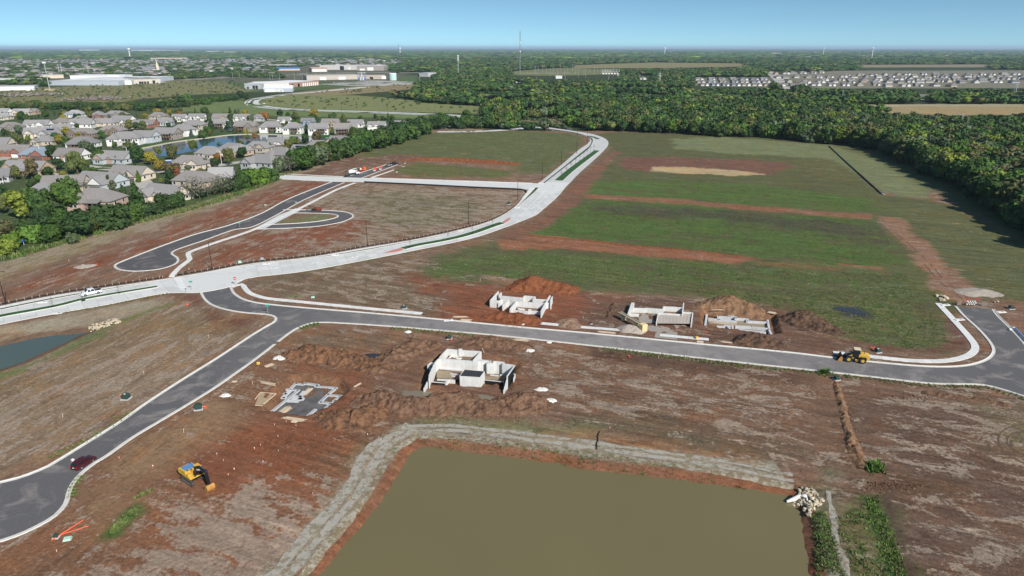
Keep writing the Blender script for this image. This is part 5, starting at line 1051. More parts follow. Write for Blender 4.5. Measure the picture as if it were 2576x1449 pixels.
def car(loc,rz,paint,label,kind='suv',cat='car',group=None,name='car'):
 t=thing(name,label,cat,loc,rz,group);mp=mat('paint_'+paint,{'maroon':(.060,.006,.010),'white':(.72,.73,.74),'grey':(.16,.17,.18),'black':(.015,.015,.018),'silver':(.45,.46,.47),'blue':(.05,.10,.22)}[paint],.22,.03,spec=.6)
 if kind=='suv':
  prof=[(-2.25,.32),(-2.3,.75),(-2.22,1.02),(-2.0,1.12),(1.05,1.05),(1.95,.92),(2.25,.72),(2.28,.35),(1.8,.26),(-1.8,.26)];cab=[(-2.12,1.05),(-1.85,1.55),(-1.4,1.66),(.0,1.66),(.45,1.6),(1.2,1.05)]
  wx,wr,hw=1.31,.34,.9
 elif kind=='sedan':
  prof=[(-2.3,.32),(-2.3,.8),(-2.15,.95),(1.1,.92),(2.1,.75),(2.3,.6),(2.28,.3),(1.8,.22),(-1.8,.22)];cab=[(-1.75,.9),(-1.2,1.35),(-.2,1.42),(.4,1.36),(1.15,.9)];wx,wr,hw=1.38,.32,.88
 else:
  prof=[(-2.9,.5),(-2.9,1.08),(-1.0,1.1),(1.6,1.15),(2.65,1.05),(2.85,.85),(2.88,.45),(2.3,.36),(-2.4,.36)];cab=[(-.95,1.08),(-.8,1.85),(.75,1.88),(1.5,1.15)];wx,wr,hw=1.75,.4,.98
 b=MB().prism(prof,-hw,hw).build('body',mp,t,bevel=.07)
 g=MB().prism(cab,-hw*.93,hw*.93,ytop=.86,zsplit=1.2).build('cabin',mp,t,bevel=.05)
 za,zb=cab[0][1]+.08,max(p[1]for p in cab)-.1
 for s in(-1,1):
  y=s*(hw*.93);yt=s*(hw*.93*.87);e=.012*s
  segs=[(cab[0][0]+.35,-.45),(-.4,cab[-1][0]-.3)]if kind!='pickup' else[(-.82,.1),(.15,1.05)]
  for x0,x1 in segs:
   sh=.3 if x1>.3 else.08
   q=[(x0,y+e,za),(x1,y+e,za),(x1-sh,yt+e,zb),(x0+.12,yt+e,zb)]
   MB().add(q+[(p[0],p[1]-.02*s,p[2])for p in q],[(0,1,2,3),(7,6,5,4),(0,1,5,4),(2,3,7,6)])if False else None
   mb=MB();mb.quad(*q);mb.build('window',M_GLS,g)
 n=len(cab);(x0,z0),(x1,z1)=cab[-1],cab[-2];w0,w1=hw*.80,hw*.72
 MB().quad((x0-.06,-w0,z0+.06),(x0-.06,w0,z0+.06),(x1+.06,w1,z1-.04),(x1+.06,-w1,z1-.04)).build('windshield',M_GLS,g).location=(.02,0,.02)
 (x0,z0),(x1,z1)=cab[0],cab[1]
 MB().quad((x0+.03,w0,z0+.08),(x0+.03,-w0,z0+.08),(x1-.03,-w1,z1-.05),(x1-.03,w1,z1-.05)).build('rear_window',M_GLS,g).location=(-.02,0,.02)
 for s in(-1,1):
  MB().box((prof[1][0]-.01,s*hw*.82,.9),(.06,.16,.32)).build('tail_light',mat('red_lamp',(.45,.02,.02),.3,.05),b);MB().box((prof[-3][0]-.05,s*hw*.72,prof[-3][1]+.25),(.1,.3,.14)).build('headlight',mat('lamp_glass',(.75,.76,.75),.2,.05),b)
  MB().box((.95,s*(hw+.1),1.12 if kind!='sedan' else.98),(.14,.2,.13)).build('mirror',mp,b)
  for x in(-wx,wx):wheel(t,x,s*(hw-.1),wr,wr,.22,M_CHR,.62)
 MB().box((prof[1][0]-.02,0,.78),(.04,.4,.14)).build('plate',M_WHITE,b)
 if kind=='pickup':MB().box((-1.95,0,1.09),(1.75,1.6,.05)).build('bed',M_BLK,b);MB().box((-2.92,0,.55),(.1,1.8,.16)).build('bumper',M_CHR,b)
 return t
sv=Vector(G(208.7,1180.6));sf=Vector(G(234.6,1163.7));d=(sf-sv).normalized();c=(sv+sf)/2+Vector((-d.y,d.x))*.85
SUVC=c;car((c.x,c.y,.035),math.atan2(d.y,d.x),'maroon','dark maroon crossover parked at the kerb with a person beside it','suv',name='parked_car').scale=(.9,.9,.9)
pv=Vector(G(230,741));car((pv.x,pv.y,.05),math.atan2(-(G(257,736)[1]-G(210,746)[1]),-(G(257,736)[0]-G(210,746)[0])),'white','white pickup truck driving on the boulevard','pickup','pickup truck',name='pickup_truck')
gv=G(1432,327);car((*gv,.05),R(160),'grey','small grey car at the far bend of the boulevard','suv',name='car')
for u,v,p,lb in((628,262,'black','tiny dark car on the far boulevard loop'),(665,262,'white','tiny white car on the far boulevard loop'),(397,463+20,'black',None)):
 if lb:car((*G(u,v),.1),R(60),p,lb,'sedan')
car((*G(403,466),.15),R(15),'black','black car on the driveway between cypress and cream house','sedan')
car((*G(978,418.5),.05),R(200),'black','dark car parked on the short asphalt lane','sedan');car((*G(991,414.5),.05),R(30),'black','dark pickup at the end of the short asphalt lane','pickup','pickup truck',name='pickup_truck')
k=0
for u,v in((818,207),(826,209),(833,206),(840,209),(850,206),(858,208),(868,206),(905,210),(915,207),(545,220),(560,217),(572,219),(617,224),(634,224),(655,225),(820,203),(846,203),(862,203)):
 k+=1;car((*G(u,v),.1),R(rnd.choice((10,80,100))),rnd.choice(('white','grey','black','silver','blue')),'tiny car in the parking lots of the far school buildings','sedan',group='cars parked far off by the white roofed buildings')
# utility crew machines on the short lane
M_ORG=mat('safety_orange',(.72,.10,.03),.5,.1)
t=thing('vacuum_truck','white vacuum truck at the corner of side street and short lane','truck',(*G(890,440),.04),R(38))
MB().prism([(1.2,.5),(1.2,2.3),(2.2,2.4),(2.7,1.5),(3.4,1.4),(3.5,.5)],-1.1,1.1).build('cab',mat('paint_white',(0,0,0)),t,bevel=.08);MB().tube([(-3.2,0,1.9),(.9,0,1.9)],.95,14).build('tank',MATS['paint_white'],t);MB().box((-1,0,.85),(4.6,2,.25)).build('chassis',M_BLK,t);MB().box((1.9,0,1.95),(.9,2.22,.5)).build('window',M_GLS,t);MB().tube([(-2.5,0,2.9),(1,0,3.6),(2.2,0,3.1)],.16,8).build('hose_boom',MATS['paint_white'],t)
for x in(-2.4,-1.5,2.5):
 for y in(-1,1):wheel(t,x,y,.48,.48,.3)
t=thing('equipment_trailer','dark trailer with tanks hitched before the white vacuum truck','trailer',(*G(873,446),.04),R(38));MB().box((0,0,.7),(4,1.9,.2)).build('bed',M_BLK,t);MB().tube([(-.8,0,1.3),(.8,0,1.3)],.55,12).box((1.3,0,1.1),(.8,1.4,.7)).build('pump_unit',mat('dark_green',(.03,.06,.05),.5,.2),t)
for y in(-1,1):wheel(t,-.3,y,.4,.4,.25)
t=thing('reel_trailer','orange trailer with bars and reel at the lane kerb','trailer',(*G(912,430),.04),R(36));MB().box((0,0,.8),(4.4,1.8,.5)).build('bed',M_ORG,t,bevel=.05);MB().tube([(1.2,-.7,1.7),(1.2,.7,1.7)],.8,16).build('reel',M_ORG,t);MB().box((-1.3,0,1.4),(.9,1.4,.8)).build('engine_box',mat('paint_white',(0,0,0)),t)
for y in(-.95,.95):wheel(t,0,y,.4,.4,.25)
for u,v,lb in((943.5,430,'round orange cable reel on the short lane'),(958,426.5,'orange reel with a white cart on the short lane')):
 t=thing('cable_reel',lb,'cable reel',(*G(u,v),.04),R(80));MB().tube([(0,-.5,1.1),(0,.5,1.1)],.45,14).build('drum',M_ORG,t)
 for y in(-.5,.5):MB().tube([(0,y-.05,1.1),(0,y+.05,1.1)],1.1,18).build('flange',M_ORG,t)
 MB().box((-1.0,0,.4),(1.2,1.2,.5)).build('cart',mat('paint_white',(0,0,0)),t)
t=thing('drill_rig','red and black tracked boring rig on the crescent drive','drill rig',(*G(797,532),.04),R(0))
for s in(-1,1):MB().prism([(-1.9,.35),(-1.6,.05),(1.6,.05),(1.9,.35),(1.6,.7),(-1.6,.7)],s*.85-.2,s*.85+.2).build('track',M_TRK,t)
MB().box((1.2,0,1.2),(2.2,1.6,1.0)).build('engine_hood',mat('rig_red',(.20,.05,.03),.5,.1),t,bevel=.08);MB().box((-.9,0,1.0),(2.6,1.3,.5)).build('frame',M_BLK,t);MB().box((-1.0,.2,1.9),(5.6,.35,.35),0,R(8)).build('drill_mast',mat('rig_brown',(.12,.05,.035),.6,.2),t);MB().box((-.2,-.4,1.7),(1.8,.7,.7)).build('rod_box',MATS['rig_brown'],t)
# yellow conveyor
t=thing('conveyor_boom','long cream yellow conveyor lying beside the pale gravel pile','conveyor');pa=Vector((*G(*zf3([(140,285)])[0],z=1),1.2));pb=Vector((*G(*zf3([(455,455)])[0],z=1),1.0));M_CONV=mat('conveyor_cream',(.66,.53,.28),.6,.12)
d=(pb-pa).normalized();nn=Vector((-d.y,d.x,0))
for s in(-1,1):
 MB().tube([pa+nn*s*.45,pb+nn*s*.5],.12,6).build('rail',M_CONV,t);MB().tube([pa+nn*s*.45+Vector((0,0,.7)),pb+nn*s*.5+Vector((0,0,.8))],.09,6).build('rail',M_CONV,t)
for k in range(14):
 a=pa+(pb-pa)*(k/14);b=pa+(pb-pa)*((k+.8)/14);MB().tube([a+nn*.45,b+nn*.45+Vector((0,0,.72))],.05,5).tube([a-nn*.45,b-nn*.45+Vector((0,0,.72))],.05,5).build('brace',M_CONV,t)
MB().add([tuple(pa+nn*.4+Vector((0,0,.75))),tuple(pa-nn*.4+Vector((0,0,.75))),tuple(pb-nn*.4+Vector((0,0,.8))),tuple(pb+nn*.4+Vector((0,0,.8)))],[(0,1,2,3)])
mb=MB();q=[pa+nn*.4+Vector((0,0,.6)),pa-nn*.4+Vector((0,0,.6)),pb-nn*.4+Vector((0,0,.65)),pb+nn*.4+Vector((0,0,.65))];mb.add([tuple(p)for p in q]+[tuple(p-Vector((0,0,.05)))for p in q],[(0,1,2,3),(7,6,5,4),(0,4,5,1),(1,5,6,2),(2,6,7,3),(3,7,4,0)]);mb.build('belt',M_GRY,t)
MB().box(tuple(pb+d*.5+Vector((0,0,.1))),(1.6,1.7,1.9),math.atan2(d.y,d.x)).build('hopper',M_CONV,t,bevel=.08)
for f in(.2,.75):p=pa+(pb-pa)*f;MB().box((p.x,p.y,.55),(.3,1.4,1.2),math.atan2(d.y,d.x)).build('support',M_CONV,t)

# ------------------------------------------------------------------ people
def person(loc,rz,label,shirt,pants,hair,skin=(.42,.26,.18),sit=False,stride=.0,group=None):
 J={'pel':(0,0,.95),'waist':(0,0,1.1),'chest':(.02,0,1.35),'neck':(.02,0,1.5),'head':(.04,0,1.62),'top':(.03,0,1.74)}
 for s,n in((1,'l'),(-1,'r')):
  J[n+'hip']=(0,s*.1,.9);J[n+'knee']=(.06+s*stride,s*.11,.5);J[n+'ank']=(s*stride*1.6-.03,s*.11,.09);J[n+'toe']=(s*stride*1.6+.15,s*.12,.04)
  J[n+'sh']=(.01,s*.19,1.43);J[n+'el']=(-.02-s*stride*.6,s*.25,1.16);J[n+'wr']=(.1-s*stride*.8,s*.25,.93);J[n+'hand']=(.13-s*stride*.9,s*.25,.83)
 E=[('pel','waist'),('waist','chest'),('chest','neck'),('neck','head'),('head','top')]
 for n in 'lr':E+=[('pel',n+'hip'),(n+'hip',n+'knee'),(n+'knee',n+'ank'),(n+'ank',n+'toe'),('chest',n+'sh'),(n+'sh',n+'el'),(n+'el',n+'wr'),(n+'wr',n+'hand')]
 RAD={'pel':.14,'waist':.13,'chest':.155,'neck':.055,'head':.1,'top':.075,'hip':.095,'knee':.062,'ank':.045,'toe':.04,'sh':.065,'el':.045,'wr':.032,'hand':.04}
 names=list(J);me=bpy.data.meshes.new('body');me.from_pydata([J[n]for n in names],[(names.index(a),names.index(b))for a,b in E],[])
 o=link('tmp',me);o.modifiers.new('skin','SKIN');sv_=me.skin_vertices[0].data
 for i,n in enumerate(names):
  r=RAD.get(n,RAD.get(n[1:],.05));sv_[i].radius=(r,r*(.8 if n in('chest','waist','pel')else 1));sv_[i].use_root=(n=='pel')
 o.modifiers.new('sub','SUBSURF').levels=1
 dg=bpy.context.evaluated_depsgraph_get();m2_=bpy.data.meshes.new_from_object(o.evaluated_get(dg));bpy.data.objects.remove(o)
 ms=[mat('cloth_'+'_'.join(str(c)for c in shirt),shirt,.9,.1),mat('cloth_'+'_'.join(str(c)for c in pants),pants,.9,.1),mat('skin',skin,.6,.05),mat('hair_'+str(hair[0]),hair,.8,.1),M_BLK]
 m2_.materials.clear()
 for m in ms:m2_.materials.append(m)
 for p in m2_.polygons:
  z=p.center.z;y=abs(p.center.y);p.use_smooth=True
  p.material_index=4 if z<.1 else(3 if z>1.66 or(z>1.56 and p.center.x<0)else(2 if z>1.5 else(2 if(y>.2 and z<1.14 and z>.7)else(1 if z<1.0 else 0))))
 t=thing('person',label,'person',loc,rz,group);b=link('body',m2_,t)
 for s in(-1,1):MB().box((.138,s*.035,1.635),(.02,.022,.014)).build('eye',M_BLK,b)
 MB().box((.15,0,1.605),(.03,.026,.04),taper=.6).build('nose',MATS['skin'],b)
 for s in(-1,1):
  h=MB()
  for k in range(4):x=.10-s*stride*.9+k*.021;h.tube([(x,s*.25,.82),(x+.006,s*.247,.77),(x,s*.235,.735+.012*abs(k-1.5))],[.010,.009,.007],5)
  h.tube([(.16-s*stride*.9,s*.25,.86),(.19-s*stride*.9,s*.24,.81)],[.012,.009],5);h.build('fingers',MATS['skin'],b)
 return t
dv=Vector((math.cos(math.atan2(sf.y-sv.y,sf.x-sv.x)),math.sin(math.atan2(sf.y-sv.y,sf.x-sv.x))));pp=SUVC+Vector((-dv.y,dv.x))*1.45-dv*.75
person((pp.x,pp.y,.035),R(-60),'person in a white shirt standing behind the maroon car',(.75,.75,.74),(.05,.05,.06),(.03,.02,.015))
w=G(477,686.5);person((*w,.13),R(20),'person in a pale shirt walking along the boulevard walk',(.62,.55,.50),(.04,.04,.05),(.05,.03,.02),stride=.1)
w=G(474,687);t=thing('dog','small dark dog walking beside the person on the boulevard walk','dog',(w[0]-.9,w[1]-.1,.13),R(20))
mb=MB();mb.tube([(-.35,0,.42),(-.1,0,.44),(.2,0,.47),(.38,0,.56),(.46,0,.64),(.62,0,.62)],[.08,.11,.13,.09,.085,.045],8)
for x,y in((-.3,.07),(-.3,-.07),(.22,.07),(.22,-.07)):mb.tube([(x,y,.4),(x+(-.05 if x<0 else.0),y,.2),(x,y,.02)],[.055,.032,.03],6)
mb.tube([(-.35,0,.45),(-.5,0,.56),(-.55,0,.66)],[.03,.025,.015],5);mb.build('body',M_BLK,t)
# ------------------------------------------------------------------ street furniture
M_POLE=mat('pole_black',(.020,.018,.017),.6,.1);M_GBOX=mat('utility_green',(.030,.060,.045),.6,.1);M_MINT=mat('mint_plastic',(.42,.62,.50),.6,.08);M_PIPE=mat('orange_pipe',(.75,.11,.045),.5,.1);M_LATH=mat('stake_wood',(.62,.52,.42),.8,.1);M_PKR=mat('pink_flag',(.72,.16,.12),.7,.1);M_GALV=mat('galvanised',(.42,.43,.44),.5,.1,metal=.3);M_FAB=mat('silt_fabric',(.018,.018,.020),.9,.3,3)
def light(u,v,h,lb,rz=0.0,grp='black street lights along the boulevard'):
 t=thing('street_light',lb,'street light',(*G(u,v),.03),rz,grp)
 MB().tube([(0,0,0),(0,0,h)],[.14,.08],8).build('pole',M_POLE,t);MB().tube([(0,0,0),(0,0,.5)],[.22,.19],8).build('base',M_POLE,t);MB().tube([(0,0,h-.1),(.6,0,h+.12),(1.5,0,h+.15)],.05,6).build('arm',M_POLE,t);MB().box((1.7,0,h+.13),(.75,.32,.12)).build('lamp_head',M_POLE,t)
for u,v,h,lb in((925,620,9.6,'black street light on the boulevard walk below the crescent drive'),(1179,564,9.6,'black street light before the wide bare lot, left of a silt fence curve'),(1302.5,503.5,9.6,'black street light just before the side street crossing'),(534,677,9.6,'black street light beside the winding walk and red dirt'),(15,766,9.8,'black street light cut by the left edge'),
 (1364,451,9.6,'black street light just past the crossing'),(1412,414,9.6,'black street light by the broad green median'),(1450.6,386,9.6,'black street light by the median young trees, farther on'),(1476.6,361,9.6,'black street light at the tightest bend'),(1452,342,8,'black street light after the bend'),(1380,328,8,'black street light near the far junction'),(1360,317,8,'farthest black street light before the scrub')):light(u,v,h,lb,0.0)
for u,v in((753,275),(860,279),(976,283),(1095,284.5),(1202,288.5),(669,265)):light(u,v,11,'thin dark street light along the distant meadow boulevard',R(90),'street lights along the distant meadow boulevard')
def ubox(u,v,s,lb,col=None,pipes=2,lid=None):
 x,y=G(u,v);z=tz(x,y);t=thing('utility_box',lb,'utility box',(x,y,z),rnd.uniform(-.4,.4),'utility boxes on the lots');c=col or M_GBOX
 MB().box((0,0,.08),(1.5*s,1.4*s,.16)).build('pad',M_FOOT,t);MB().prism([(-.55*s,.16),(-.55*s,1.0*s),(.2*s,1.0*s),(.55*s,.85*s),(.55*s,.16)],-.55*s,.55*s).build('cabinet',c,t,bevel=.05)
 if lid:MB().box((-.1*s,-.1*s,1.0*s+.03),(.35,.25,.06)).build('sticker',M_WHITE,t)
 return t
def conduit(u,v,n,lb):
 x,y=G(u,v);z=tz(x,y);t=thing('orange_conduit',lb,'pipe',(x,y,z),0,'orange conduit stubs')
 for k in range(n):
  a=rnd.uniform(0,6.28);l=rnd.uniform(.35,.75);b=rnd.uniform(-.4,.4);MB().tube([(b,rnd.uniform(-.3,.3),0),(b+.1*math.cos(a),.1*math.sin(a),.7*l),(b+.5*math.cos(a),.5*math.sin(a),1.0*l)],.07,6).build('pipe',M_PIPE,t)
ubox(660,655,1.0,'green utility box by the boulevard, left of the street light',M_GALV);ubox(1280,514,1.2,'dark green utility box before the side street corner');ubox(318,1002,1.15,'green utility box left of the branch street with orange pipes',lid=1);ubox(500,1028,1.15,'green utility box right of the branch street with orange pipes');ubox(2207.5,886,1.0,'green utility box behind the loader',lid=1);ubox(2104,955,.9,'green utility box at the head of the open trench');ubox(1017.5,776,1.0,'green utility box at the end of the long walk',lid=1);ubox(1131,852,.9,'green utility box between two dirt heaps');ubox(2543,777,1.0,'green utility box by the barricaded street end');ubox(142,1351,.6,'small dark box near red pipes, bottom left');ubox(604,662.5,.9,'mint box behind the boulevard silt fence',M_MINT);ubox(1390,328.5,1.0,'dark box at the far boulevard curve');ubox(1487,815,.5,'tiny dark box by the isolated walk piece')
for u,v,lb in((668,516,'mint pad beside the asphalt lane kerb'),(745,509,'mint pad on the walk strip by the lane'),(871,433-3,None),(1019,411.5,'mint pad left of the far short lane'),(1077,425-4,None),(1316,497,'mint box by the street light at the corner'),(675,530,None),(998,441-8,'mint pad between short lane and walk'),(787,748,'mint lid in the weeds by the long walk'),(170,1356,'mint round lid near red pipes')):
 if lb:
  x,y=G(u,v);t=thing('cable_pad',lb,'cable pad',(x,y,tz(x,y)),.3,'mint green cable pads');MB().box((0,0,.12),(1.0,.8,.3)).build('lid',M_MINT,t,bevel=.04);MB().box((0,0,-.05),(1.15,.95,.12)).build('ring',M_FOOT,t)
x,y=G(168,1342);t=thing('orange_conduit','two long red pipes lying crosswise near the small dark box','pipe',(x,y,tz(x,y)+.1),0,'orange conduit stubs');MB().tube([(-1.3,-1.6,0),(1.2,2.4,.5)],.09,6).build('pipe',M_PIPE,t);MB().tube([(-.8,-.6,.1),(2.6,1.4,.25)],.07,6).build('pipe',M_PIPE,t)
for u,v,n,lb in((309,999,4,'orange pipes left of the green box, west lots'),(516,1027,4,'orange pipes right of the green box, excavator lot'),(2196,879,3,'orange pipes behind the loader'),(470,768,4,'orange pipes with a dark lid south of the crosswalk'),(1133,858,3,'orange pipes between the heaps'),(2104,963,2,'orange pipes at the trench head'),(424-180,670-2,3,'orange pipes by the sand heap'),(428,601,3,'orange pipes above the lane kerb, west'),(580,664,3,'orange pipes behind the silt fence'),(1346,806,2,'orange pipe pair by the isolated walk piece'),(1582,900,3,'orange pipes south of the street, right of centre'),(1773,838,2,'orange pipe by the gravel drive'),(1060,535,3,None),(845,560-40,2,None),(1068,441,2,'orange pipes south of the red berm'),(2556,776,1,'orange pipe by the box at the street end')):
 if lb:conduit(u,v,n,lb)
def stake(u,v,lb,m=None,h=1.1,tilt=.08):
 x,y=G(u,v);t=thing('survey_stake',lb,'stake',(x,y,tz(x,y)),rnd.uniform(0,6.28),'survey stakes in the dirt');MB().tube([(0,0,-.1),(rnd.uniform(-tilt,tilt),rnd.uniform(-tilt,tilt),h)],.045,4).build('lath',m or M_LATH,t);MB().box((.02,0,h-.12),(.12,.03,.2)).build('ribbon',M_PKR if m is None else M_WHITE,t)
for u,v,lb in((462,1088,'white stake above the excavator'),(523-380,1388,'white stake near the small dark box'),(362,942,'pale stake in the west lot, upper'),(158,1048,'pale stake with a weed tuft, west lot'),(525,847+2,'pale stake in the weeds near the street bend'),(943,751,'white stake in front of the winged basement, left'),(1110,770,'white stake left of the first red pile'),(175,679,None),(174,658,'leaning stake left of the sand heap'),(524,567,'white double stake above the lane'),(1467,802,'white stake with dark tuft by the pink pile'),(766,878,'stake left of the long lumpy heap'),(985-350,963+2,'stake beside the thin sticks'),(2320,1020+25,None),(2525,1043,'white stake at the far right slope'),(1656,902,'stake in the weeds south of the street, right'),(1180,660-10,None),(1208,706,'stake left of the tall red pile'),(1340,700+45,None),(2060,1050,None),(1770,758,'stake left of the orange brown pile'),(1008,650,None),(918,1108-30,None),(690,1015+55,'small stake row start on red soil'),(720,1062,'small stake on red soil, second of a row'),(745,1072,'small stake on red soil by the planks'),(655,1120,'lone small stake left in the red soil'),(700,1135,'small stake in the red soil, lower'),(562,1160,'small stake right of the excavator')):
 if lb:stake(u,v,lb,h=.4 if 'small' in lb else.9)
for u,v,lb in((301,1152+2,'pink cone flag right of the maroon car'),(925,1093,'pink flag at the straw mat corner'),(787,1242,'pink flag lying left of the straw mats'),(1253,1048,'pink flag above the pond north bank'),(1534,1078,'pink flag right of the dark bank crack'),(228,1155-2,None),(905,1190,None),(385,1172+3,'orange flag left of the excavator, small'),(545,1145,'orange flag above the excavator boom'),(590,1183,'orange flag right of the excavator'),(575,1197,'orange flag right of the bucket'),(2172,1210,'tall orange marker by the trench end'),(700,1100,'orange flag in the red soil'),(640,1130,'orange flag in the red soil, left'),(662,1165,'orange flag pair in red soil')):
 if lb:stake(u,v,lb,M_PKR,.5,.2)
for u,v,lb in((668+0,917,'small yellow jug by the white washout'),(1752,852,'yellow box by the gravel drive')):
 x,y=G(u if u!=668 else 650,v);t=thing('yellow_jug',lb,'container',(x,y,tz(x,y)),.5);MB().box((0,0,.35),(.8,.5,.6)).build('tank',M_YEL,t,bevel=.08);MB().tube([(.2,0,.6),(.2,0,.75)],.08,8).build('cap',M_BLK,t)
# signs
def sign(u,v,lb,face,rz=0,oct_=False,w=.75,h=2.2,z=.05):
 t=thing('road_sign',lb,'sign',(*G(u,v),z),rz);MB().tube([(0,0,0),(0,0,h)],.04,6).build('post',M_GALV,t)
 if oct_:mb=MB();P=[(w/2/math.cos(R(22.5))*math.cos(R(22.5+45*k)),w/2/math.cos(R(22.5))*math.sin(R(22.5+45*k)))for k in range(8)];mb.add([(x,-.04,h+z_)for x,z_ in P]+[(x,-.02,h+z_)for x,z_ in P],[tuple(range(8)),tuple(range(15,7,-1))]+[(k,(k+1)%8,8+(k+1)%8,8+k)for k in range(8)]);f=mb.build('sign_face',face,t)
 else:f=MB().box((0,-.05,h),(w,.03,w*.5)).build('sign_face',face,t)
 return t
M_SIGNR=mat('sign_red',(.55,.02,.03),.4,.03);M_SIGNG=mat('sign_green',(.02,.30,.22),.4,.03)
s_=sign(593,718,'red round stop style sign with white bar at the street mouth',M_SIGNR,0,True,.95,2.3);MB().box((0,-.05,2.3),(.62,.015,.2)).build('white_bar',M_WHITE,s_)
for u,v,lb in((483,729,'green street name sign at the crosswalk corner'),(675,791,'green street name sign at the inner street corner'),(604,577,'green street name sign at the lane and crescent drive'),(733,515-8,None),(2460,888+5,None)):
 if lb:sign(u,v,lb,M_SIGNG,.2,False,1.0,2.6)
sign(469,738,'dark sign seen from behind near the crosswalk',M_BLK,0,False,.5,1.4);sign(1371,474,'small grey sign in the side street crossing',M_GALV,0,False,.6,2.2);sign(1317,484,'grey sign post at the crossing kerb',M_GALV,0,False,.5,2.2)
# silt fences
def silt(pl,lb,step,hgt=.32,posts=True,z=.12,limit=290):
 q=smooth_pl(GP(pl),step);t=thing('silt_fence',lb,'silt fence')
 sweep(q,[(-.02,0),(-.02,z+hgt),(.02,z+hgt),(.02,0)]).build('fabric',M_FAB,t)
 if posts:
  me=MB().box((0,0,.4),(.07,.07,.8)).mesh('stake',M_LATH)
  for p in q[:limit]:link('stake',me,t,(p[0],p[1]-.07,.05+rnd.uniform(0,.1)),rnd.uniform(0,1))
off=lambda pl,du,dv:[(u+du,v+dv)for u,v in pl]
silt(off(AV_N[:5],0,-3.5),'black silt fence with pale stakes along the boulevard, west part',1.9);silt([(445,693.5),(547,676.5),(639,659.5),(776,644.8),(912,622),(1049,599),(1158,575.5),(1240,551),(1293,519),(1319,487)],'black silt fence with pale stakes along the boulevard, middle part',1.9)
silt([(916,459.5),(1050,465.5),(1186,472.5),(1290,477),(1318,479.5),(1325,486)],'solid black silt fence along the south side of the side street',4,.7,False)
ck=thing('silt_sock','long dark erosion sock lying straight across the sage meadow','silt sock');q=smooth_pl(GP([(2085,368),(2110,392),(2150,428),(2190,464),(2217,489)]),4);MB().tube([(x,y,.2)for x,y in q],.38,8).build('sock',M_FAB,ck);MB().tube([(q[-1][0],q[-1][1]-.2,.3),(q[-1][0]+.6,q[-1][1]-1.5,.3)],.4,8).build('sock_end',M_GALV,ck)
# bank crack
bc=GP([(1508,1083),(1503,1094),(1504,1104),(1500,1112),(1501,1126)]);cr_=sweep(smooth_pl(bc,.5),[(-.16,0),(0,.05),(.16,0)]);
for i,v_ in enumerate(cr_.v):cr_.v[i]=(v_[0]+(.06 if(i//3)%2 else-.06),v_[1],tz(v_[0],v_[1])+.07+(0 if i%3!=1 else-.02))
tag(cr_.build('erosion_gully',mat('dark_gully',(.018,.012,.010),.95,.3)),'dark narrow erosion gully cutting the pond north bank',kind='structure')  # near-black strip laid on the bank in place of a cut gully
# riprap and culvert
def rock_mesh(seed):
 r=random.Random(seed);bm=bmesh.new();bmesh.ops.create_icosphere(bm,subdivisions=1,radius=.5)
 for v in bm.verts:v.co*=r.uniform(.75,1.15);v.co.z*=.75
 for k in range(3):
  a=Vector((r.uniform(-1,1),r.uniform(-1,1),r.uniform(-.3,1))).normalized();
  for v in bm.verts:
   dd=v.co.dot(a)
   if dd>.33:v.co-=a*(dd-.33)
 me=bpy.data.meshes.new('rock');bm.to_mesh(me);bm.free();me.materials.append(mat('limestone',(.46,.39,.28),.9,.25,2.5,rand=.25));return me
ROCK=[rock_mesh(k)for k in range(6)]
def rocks(area,n,lb,grp,smin=.35,smax=.9,layers=True):
 P=GP(area);xs=[p[0]for p in P];ys=[p[1]for p in P];k=0;pts=[]
 while k<n:
  x,y=rnd.uniform(min(xs),max(xs)),rnd.uniform(min(ys),max(ys))
  if inpoly(P,np.array([x]),np.array([y]))[0]:pts.append((x,y));k+=1
 Z=terrain(np.array([p[0]for p in pts]),np.array([p[1]for p in pts]))
 for(x,y),z in zip(pts,Z):
  s=rnd.uniform(smin,smax);o=link('boulder',ROCK[rnd.randrange(6)],None,(x,y,float(z)+s*.22+rnd.uniform(0,.25 if layers else 0)),rnd.uniform(0,6));o.scale=(s,s*rnd.uniform(.7,1),s*rnd.uniform(.7,1));tag(o,lb,'rock',grp)
rocks([(1998,1236),(2018,1222),(2045,1226),(2072,1255),(2066,1268),(2046,1276),(2040,1290),(2022,1284),(2026,1262),(2010,1256),(1990,1252)],150,'angular tan boulder in the riprap round the culvert end','riprap boulders round the culvert')
rocks([(1955,1240),(1998,1236),(2000,1252),(1960,1248)],30,'small grey boulder at the waterline left of the culvert','small boulders left of the culvert',.2,.5)
rocks([(220,822),(240,815),(275,806),(292,803),(306,812),(280,820),(250,828),(228,831)],85,'pale boulder in the riprap at the tip of the west pond','riprap boulders at the west pond',.5,1.1)
rocks([(2352,745),(2366,744),(2384,752),(2382,760),(2368,760)],16,'cream boulder heaped left of the barricade','cream boulders at the street end',.8,1.5)
rocks([(2500,757),(2510,757),(2510,763),(2500,763)],2,'lone cream boulder right of the barricade','lone boulders right of the barricade',.9,1.2,False)
cx,cy=G(2020,1256,-1.0);t=thing('culvert','white flared concrete culvert end at the corner of the muddy pond','culvert',(cx,cy,-1.35),R(228));t.scale=(.85,.85,.85);M_CUL=mat('culvert_white',(.66,.65,.62),.8,.08)
for s in(-1,1):MB().prism([(0,0),(0,1.25),(.5,1.25),(3.0,.35),(3.0,0)],-.12,.12).build('wing_wall',M_CUL,t,(0,s*.55,0),s*R(34))
n=14;mb=MB();vs=[]
for x in(-.6,.25):
 for r_ in(.62,.82):
  for k in range(n+1):a=math.pi*k/n;vs.append((x,r_*math.cos(a),.45+r_*math.sin(a)))
